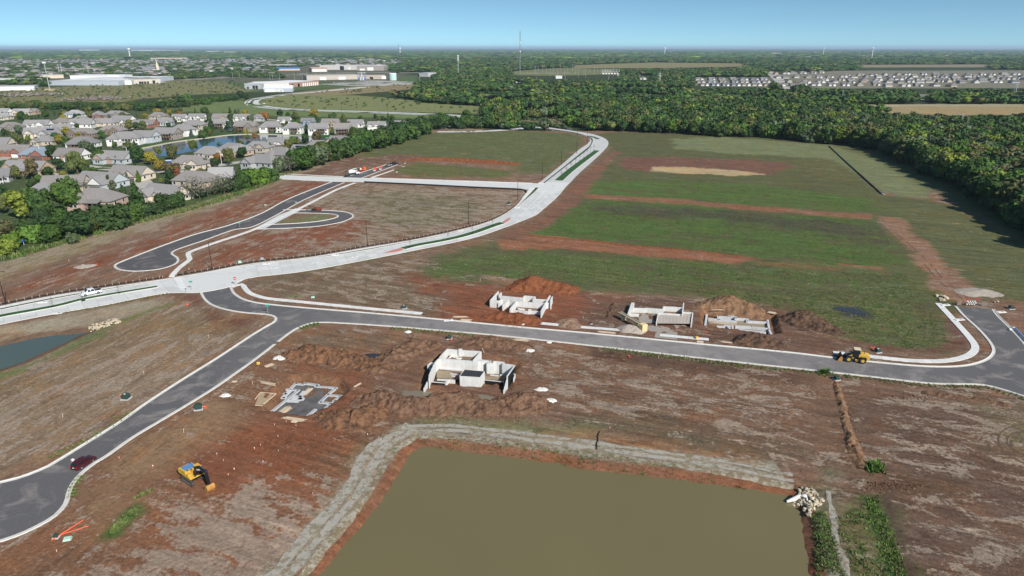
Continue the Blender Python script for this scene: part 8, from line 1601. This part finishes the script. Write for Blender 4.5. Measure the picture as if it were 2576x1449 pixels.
for u,v,ci,lb in((1616,200,4,'large %s far house with a brown roof in a green clearing'),(1558,193,6,'tiny %s cottage left of the brown roofed clearing house'),(2268,240,4,'tiny %s house among trees near the tan field'),(2322,250,4,'%s barn like house standing in the right hand woods'),(2330,250,0,None),(2545,308,0,'%s house glimpsed in the wood at the right edge'),(2412,304,0,'small %s house glimpsed in the wood before the tan field'),(1592,320,0,None),(1590,282,1,'small %s farm house hidden between the woods'),(1118,219,0,'%s ruin in the central woods'),(1310,207,0,'white flat shed left of the mast, %s walls'),(2046,172,2,'large %s house beyond the far road'),(2078,173,4,'second large %s house beyond the far road'),(2100,170,1,'third large %s house beyond the far road'),(1190,150,0,None),(1910,160,0,'%s barn at the edge of the far field')):
 if lb:far_house(u,v,lb,None,5,ci)
# the town too far to pick apart: roofs and walls
tp_=[]
while len(tp_)<620:
 u=rnd.uniform(-20,1080);v=rnd.choice((rnd.gauss(157,3.5),rnd.gauss(157,3.5),rnd.uniform(163,200)))
 if v>149 and not(v>186 and u>420)and not(v>163 and u>680):tp_.append(G(u,v))
for _ in range(160):tp_.append(G(rnd.uniform(-100,2700),rnd.uniform(129,150)))
tp_=np.array(tp_);n=len(tp_);w_=npr.uniform(.8,1.5,n)*(1+(tp_[:,1]>4500)*1.2);BX=MB().box((0,0,.5),(16,10,1)).v;BXF=np.array([(0,3,2),(0,2,1),(0,1,5),(0,5,4),(1,2,6),(1,6,5),(2,3,7),(2,7,6),(3,0,4),(3,4,7)])
M_TOWN=mat('town_paint',(1,1,1),.8,.05,.1,vcol='Tint');k_=npr.integers(0,7,n)
woods('town_walls',tp_,np.column_stack([w_,npr.uniform(4.5,7.5,n)]),np.array(WC)[k_]*1.05,[(np.array(BX),BXF)],'pale walls of the hazy town on the plain',M_TOWN)
RV=np.array([(-8.6,-5.6,0),(8.6,-5.6,0),(8.6,5.6,0),(-8.6,5.6,0),(-6,0,1),(6,0,1)],float);RF=np.array([(0,1,5),(0,5,4),(1,2,5),(2,3,4),(2,4,5),(3,0,4)]);a0=npr.bit_generator
RP=[(np.vstack([RV*np.array([1,1,3.2])+np.array([0,0,0])]),RF)]
rs=np.column_stack([w_*1.04,np.ones(n)]);o=woods('town_roofs',tp_,rs,np.array(RC)[npr.integers(0,4,n)]*1.25,RP,'grey roofs of the hazy town on the plain',M_TOWN);o.location.z=5.6
# ------------------------------------------------------------------ large far buildings
def bldg(u0,v0,u1,v1,dep,h,wc,rc,label,name='warehouse',cat='building',doors=(),roofstrip=(),ridge=0):
 a=Vector(G(u0,v0));b=Vector(G(u1,v1));L=(b-a).length;t=thing(name,label,cat,(a.x,a.y,0),math.atan2(b.y-a.y,b.x-a.x));mw=mat('cladding_%g_%g_%g'%wc,wc,.7,.06,.2);mr=mat('roofing_%g_%g_%g'%rc,rc,.7,.08,.1)
 MB().box((L/2,dep/2,h/2),(L,dep,h)).build('wall',mw,t)
 if ridge:m_=MB();gable_roof(m_,0,L,0,dep,h+.05,ridge,.4,0);r=m_.build('roof',mr,t);g_=MB();g_.add([(-.02,0,h),(-.02,dep,h),(-.02,dep/2,h+ridge*.95)],[(0,1,2)]);g_.add([(L+.02,0,h),(L+.02,dep,h),(L+.02,dep/2,h+ridge*.95)],[(0,1,2)]);g_.build('gable',mw,t)
 else:r=MB().box((L/2,dep/2,h+.2),(L+.6,dep+.6,.4)).build('roof',mr,t);MB().box((L/2,-.25,h+.55),(L+.6,.4,.5)).build('parapet',mw,t)
 for f,w_,hh,dk in doors:MB().box((L*f,-.15,hh/2),(w_,.3,hh)).build('door',M_BLK if dk else M_TRIM,t)
 for f,w_ in roofstrip:MB().box((L*f,dep*.5,h+.46),(w_,dep*.85,.12)).build('skylight',M_TRIM,t)
 return t
bldg(126,215,300,215,230,8.5,(.40,.44,.49),(.55,.56,.57),'huge blue grey warehouse with pale roof strips on the far left',roofstrip=((.12,5),(.18,5),(.42,6),(.48,6),(.72,6),(.78,6),(.93,6)))
bldg(300.5,214,332,213,120,8,(.70,.70,.69),(.66,.66,.66),'white end block of the huge grey warehouse');bldg(332.5,211.5,405,209.5,120,8.5,(.52,.47,.41),(.34,.31,.28),'tan warehouse with dark dock doors at the white block',doors=((.28,4,4.5,1),(.36,4,4.5,1),(.45,4,4.5,1),(.55,4,4.5,1),(.76,5,6,1)))
bldg(178,203,300,203,60,11,(.74,.74,.73),(.72,.72,.72),'white raised block behind the huge grey warehouse');bldg(-20,228.5,88,226,60,5.5,(.74,.74,.72),(.46,.45,.44),'long low white building at the left edge');bldg(66,228,86,227.5,15,3.5,(.66,.66,.65),(.6,.6,.6),'small white annex before the low white building')
bldg(108,197.5,161,196.5,70,6.5,(.60,.51,.40),(.62,.60,.57),'cream flat roofed school behind the warehouse','school');bldg(75,205,106,203.5,40,5,(.60,.49,.37),(.27,.25,.24),'tan shed with a grey roof left of the warehouse');bldg(0,206,40,204,40,6,(.68,.66,.62),(.55,.54,.53),'white block with grey roof at far left edge')
bldg(205,178.5,268,176,80,6,(.38,.24,.18),(.48,.42,.36),'brown brick flat roofed building among trees','school');ch=bldg(361,180,416,179,45,5,(.44,.42,.40),(.20,.20,.21),'grey roofed church with a pale spire','church','church',ridge=9);MB().box((40,-6,8),(8,8,16)).build('tower',M_WALLS['cream'],ch);MB().add and MB().tube([(40,-6,16),(40,-6,34)],[4.5,.2],6).build('spire',M_WALLS['cream'],ch)
bldg(616,224,658,224,70,9,(.36,.38,.40),(.72,.72,.71),'grey walled school wing with dark openings','school','school',doors=((.2,3,4,1),(.55,4,6,1),(.72,4,6,1)));bldg(658.5,223,728,221,80,8.5,(.60,.56,.52),(.74,.73,.71),'white roofed middle of the long school','school','school');bldg(728.5,220.5,803,214,70,8,(.38,.22,.17),(.72,.71,.70),'red brick school wing with white roof and window strips','school','school',doors=((.1,5,6,1),(.3,6,6,1))+tuple((.45+k*.07,4,6,0)for k in range(8)))
bldg(664,232,737,231,45,5.5,(.38,.42,.47),(.72,.73,.74),'blue grey metal shed with white doors before the school','metal_shed','shed',doors=((.28,22,4.5,0),(.5,12,4.5,0),(.62,5,4,0)),ridge=4)
wb=bldg(772,202,905,199.5,60,10,(.46,.41,.36),(.36,.33,.31),'long brown warehouse with a patchy grey roof',doors=((.3,14,6,0),(.66,16,6,0)));bldg(906,199.5,969,199,60,9.5,(.42,.36,.30),(.05,.05,.07),'brown warehouse end with a dark panelled roof',doors=((.45,8,5,1),(.95,10,7,0)))
t=thing('frame_tower','blue and white steel frame structure before the brown warehouse','tower',(*G(911,202),0),0);M_FB=mat('frame_blue',(.10,.20,.42),.6,.1)
for x in(-9,0,9):MB().box((x,0,8),(1,1,16)).build('column',MATS['frame_blue']if x else M_TRIM,t)
for z_ in(3,8,13,16):MB().box((0,0,z_),(19,.8,.8)).build('beam',M_TRIM if z_>14 else MATS['frame_blue'],t)
for k in range(5):MB().tube([(-7+k*3.3,1,0),(-7+k*3.3,1,6)],1.4,8).build('silo',M_TRIM if k%2 else MATS['frame_blue'],t)
t=thing('storage_tank','pale mint storage tank with a white top on the lawn','tank',(*G(988.5,202),0),0);MB().tube([(0,0,0),(0,0,14.5)],8.5,20).build('shell',M_WALLS['mint'],t);MB().tube([(0,0,14.5),(0,0,15.6)],[8.7,8.2],20).build('lid',M_TRIM,t)
bldg(1053,193,1077,193.5,40,9,(.46,.46,.45),(.52,.54,.55),'grey shed with a dark end wall beyond the lawn','metal_shed','shed',doors=((.03,3,7,1),));bldg(784,181,824,180.5,50,12,(.40,.24,.18),(.66,.64,.62),'brick school block with white bands','school','school',doors=tuple((.1+k*.1,4,8,0)for k in range(9)))
bldg(805,175.5,898,176,70,14,(.58,.55,.52),(.76,.76,.75),'long white roofed school hall on the skyline of trees','school','school',doors=((.6,14,12,1),(.8,10,10,0)));bldg(898,177.5,966,177.5,70,15,(.32,.28,.26),(.74,.74,.73),'dark walled end of the white roofed school hall','school','school',doors=((.2,16,6,0),(.5,20,10,0)));bldg(697,178,755,177.5,40,6,(.50,.42,.36),(.05,.17,.42),'low building with a bright blue roof','school','school',ridge=4);bldg(680,168,735,168,60,7,(.48,.42,.36),(.74,.73,.72),'white roofed hall behind the blue roof','school','school')
bldg(1298,208,1321,208,20,5,(.70,.70,.69),(.70,.70,.70),'white flat barn left of the mast','barn','barn');bldg(1398,198,1414,198,25,6,(.68,.68,.66),(.60,.60,.60),'white control house in the substation','control_house','building')
for u0,u1,v,lb in((330,395,127.6,'long white shed on the horizon, left of the water tower'),(395,448,128,'second long white shed on the horizon'),(200,245,127,'pale shed strip on the horizon, far left'),(520,548,131.5,'pale shed right of the water tower')):bldg(u0,v,u1,v,120,16,(.74,.74,.73),(.72,.72,.72),lb)
bldg(563,133,590,133,80,14,(.66,.62,.52),(.70,.68,.62),'cream hall pair near the horizon');bldg(2440-500,137,1965,137,80,14,(.6,.55,.5),(.6,.55,.5),'pale brick hall near the horizon, right');bldg(380,150.5,470,150,80,10,(.52,.42,.36),(.50,.42,.38),'long pinkish hall in the hazy town')
for k,(u,lb)in enumerate(((769,'first'),(790,'second'),(813,'third'),(838,'fourth'))):t=thing('semi_trailer',lb+' white truck trailer parked by the tree belt','trailer',(*G(u,196.5),0),.1,'white trailers by the tree belt');MB().box((0,0,2.6),(15,2.6,2.9)).build('box',M_TRIM,t);MB().box((0,0,.8),(14,2.2,.5)).build('chassis',M_BLK,t)
# towers, pylons, poles
def lattice(loc,h,w0,w1,label,name,m,n=12,parts=(),wr=.12):
 t=thing(name,label,'tower',loc,.3);mb=MB();br=MB()
 for k in range(3):a=k*2.094;mb.tube([(w0*math.cos(a),w0*math.sin(a),0),(w1*math.cos(a),w1*math.sin(a),h)],wr,5)
 for i in range(n):
  for k in range(3):
   a,b=k*2.094,(k+1)*2.094;za,zb=h*i/n,h*(i+1)/n;ra_,rb_=w0+(w1-w0)*i/n,w0+(w1-w0)*(i+1)/n;br.tube([(ra_*math.cos(a),ra_*math.sin(a),za),(rb_*math.cos(b),rb_*math.sin(b),zb)],wr*.6,4)
 mb.build('legs' if False else 'leg_frame',m,t);br.build('brace_frame',m,t);return t
gm=G(1308,186.5);t=lattice((*gm,0),112,1.3,1.0,'tall thin lattice radio mast rising above the horizon','radio_mast',mat('mast_grey',(.22,.24,.27),.6,.05),30,wr=.3);MB().tube([(0,0,112),(0,0,117)],.18,5).build('antenna',MATS['mast_grey'],t)
for z_ in(58,82):MB().tube([(0,0,z_),(0,0,z_+3)],2.2,8).build('dish',M_TRIM,t)
for k in range(3):
 a=k*2.094+.5
 for z_ in(55,105):MB().tube([(0,0,z_),(75*math.cos(a),75*math.sin(a),0)],.06,3).build('guy_wire',MATS['mast_grey'],t)
t=lattice((*G(1153,192),0),50,1.2,.9,'lattice cell tower with white antenna heads over the woods','cell_tower',M_GALV,14,wr=.25)
for z_ in(40,45,50):MB().tube([(0,0,z_-1.2),(0,0,z_+1.2)],2.4,8).build('antenna_ring',M_TRIM,t)
t=thing('light_tower','tall pale monopole with lamps beside the huge warehouse','tower',(*G(126,228),0),0);MB().tube([(0,0,0),(0,0,46)],[.9,.5],8).build('pole',M_GALV,t);MB().box((0,0,46),(6,.8,2.6)).build('lamp_frame',M_TRIM,t);MB().box((0,0,1.5),(14,8,3)).build('base_shed',M_WALLS['tan'],t)
for u in(150.5,157.5):t=thing('chimney_stack','pale stack of the pair behind the huge warehouse, '+('left' if u<153 else 'right'),'chimney',(*G(u,188),0),0);MB().tube([(0,0,0),(0,0,26)],1.1,8).build('shaft',M_GALV,t);MB().tube([(0,0,26),(0,0,26.6)],1.3,8).build('rim',M_GALV,t)
for u,v,h,lb in((1658,219,26,'lattice power pylon left of the close set villas'),(2550,247,20,'pale power pylon in the wood at the right edge'),(224,189,26,'lattice power pylon behind the huge warehouse')):
 t=lattice((*G(u,v),0),h,3,.6,lb,'power_pylon',M_GALV,9,wr=.22);MB().box((0,0,h*.8),(9,.5,.5)).box((0,0,h*.95),(6,.5,.5)).build('cross_arm',M_GALV,t)
def upole(u,v,h,label,group,m=None):
 t=thing('utility_pole',label,'utility pole',(*G(u,v),0),rnd.uniform(-.3,.3),group);MB().tube([(0,0,0),(0,0,h)],[.32,.24],6).build('pole',m or M_GALV,t);MB().box((0,0,h-.8),(2.6,.25,.25)).build('cross_arm',m or M_GALV,t)
for k in range(22):upole(1345+k*9.3+rnd.uniform(-3,3),rnd.uniform(180,196),rnd.uniform(14,24),'pale steel pole in the distant substation','steel poles of the substation')
for u,v in((586,199),(604,199),(680,203),(687,203),(704,202),(741,203),(762,203),(775,199),(908-100,196),(1108,206),(1082,206),(1211,206),(1234,207),(1422,213),(1609,207),(1530,214),(2117,254),(932,217),(1056,214),(1350,215)):upole(u,v,15,'pale utility pole among the distant meadows and woods','utility poles among the distant woods')
t=thing('substation_frame','white steel frame cluster of the distant substation','substation',(*G(1536,187),0),0)
for k in range(7):MB().box((-24+k*8,0,6),(.5,.5,12)).build('column',M_TRIM,t)
for z_ in(8,12):MB().box((0,0,z_),(49,.5,.5)).build('beam',M_TRIM,t)
for k in range(6):MB().box((-20+k*8,3,2),(4,4,4)).build('transformer',M_TRIM,t)
def wtower(u,dist,h,r,label):
 x=(u-1288)/FPX*dist*CP+0;t=thing('water_tower',label,'water tower',(x,dist,0),0);m=mat('tower_white',(.80,.82,.84),.5,.04);MB().tube([(0,0,0),(0,0,3),(0,0,h-r*1.2)],[r*.5,r*.26,r*.26],10).build('shaft',m,t);MB().tube([(0,0,h-r*1.3),(0,0,h-r),(0,0,h-r*.5),(0,0,h)],[r*.35,r*.85,r,r*.45],14).build('tank',m,t)
wtower(323,5200,66,10,'white water tower on the left horizon');wtower(2197,5600,70,8,'white water tower on the right horizon, tall');wtower(2073,7000,68,8,'smaller white water tower on the right horizon');wtower(1006,9000,70,14,'white block like tank on the horizon at centre left');wtower(1673,8000,70,12,'pale tower on the horizon at centre right')
t=lattice((1003-1288)/FPX*9000*CP and((1003-1288)/FPX*9000*CP,9000,0),118,1.6,1.4,'thin mast on the horizon beside the pale tank','radio_mast',MATS['mast_grey'],10,wr=.9)
# ------------------------------------------------------------------ haze
hz=MB().box((0,42000,60.0),(130000,100000,138.0)).mesh('haze',[])
m=bpy.data.materials.new('air');m.use_nodes=True;n,l=m.node_tree.nodes,m.node_tree.links;n.clear();o=n.new('ShaderNodeOutputMaterial');v=n.new('ShaderNodeVolumePrincipled');v.inputs['Color'].default_value=(.60,.80,1.0,1);v.inputs['Density'].default_value=HAZE;v.inputs['Anisotropy'].default_value=0.0;l.new(v.outputs[0],o.inputs['Volume'])
hz.materials.append(m);tag(link('haze',hz),'thin blue haze over the far plain',None,None,'stuff')
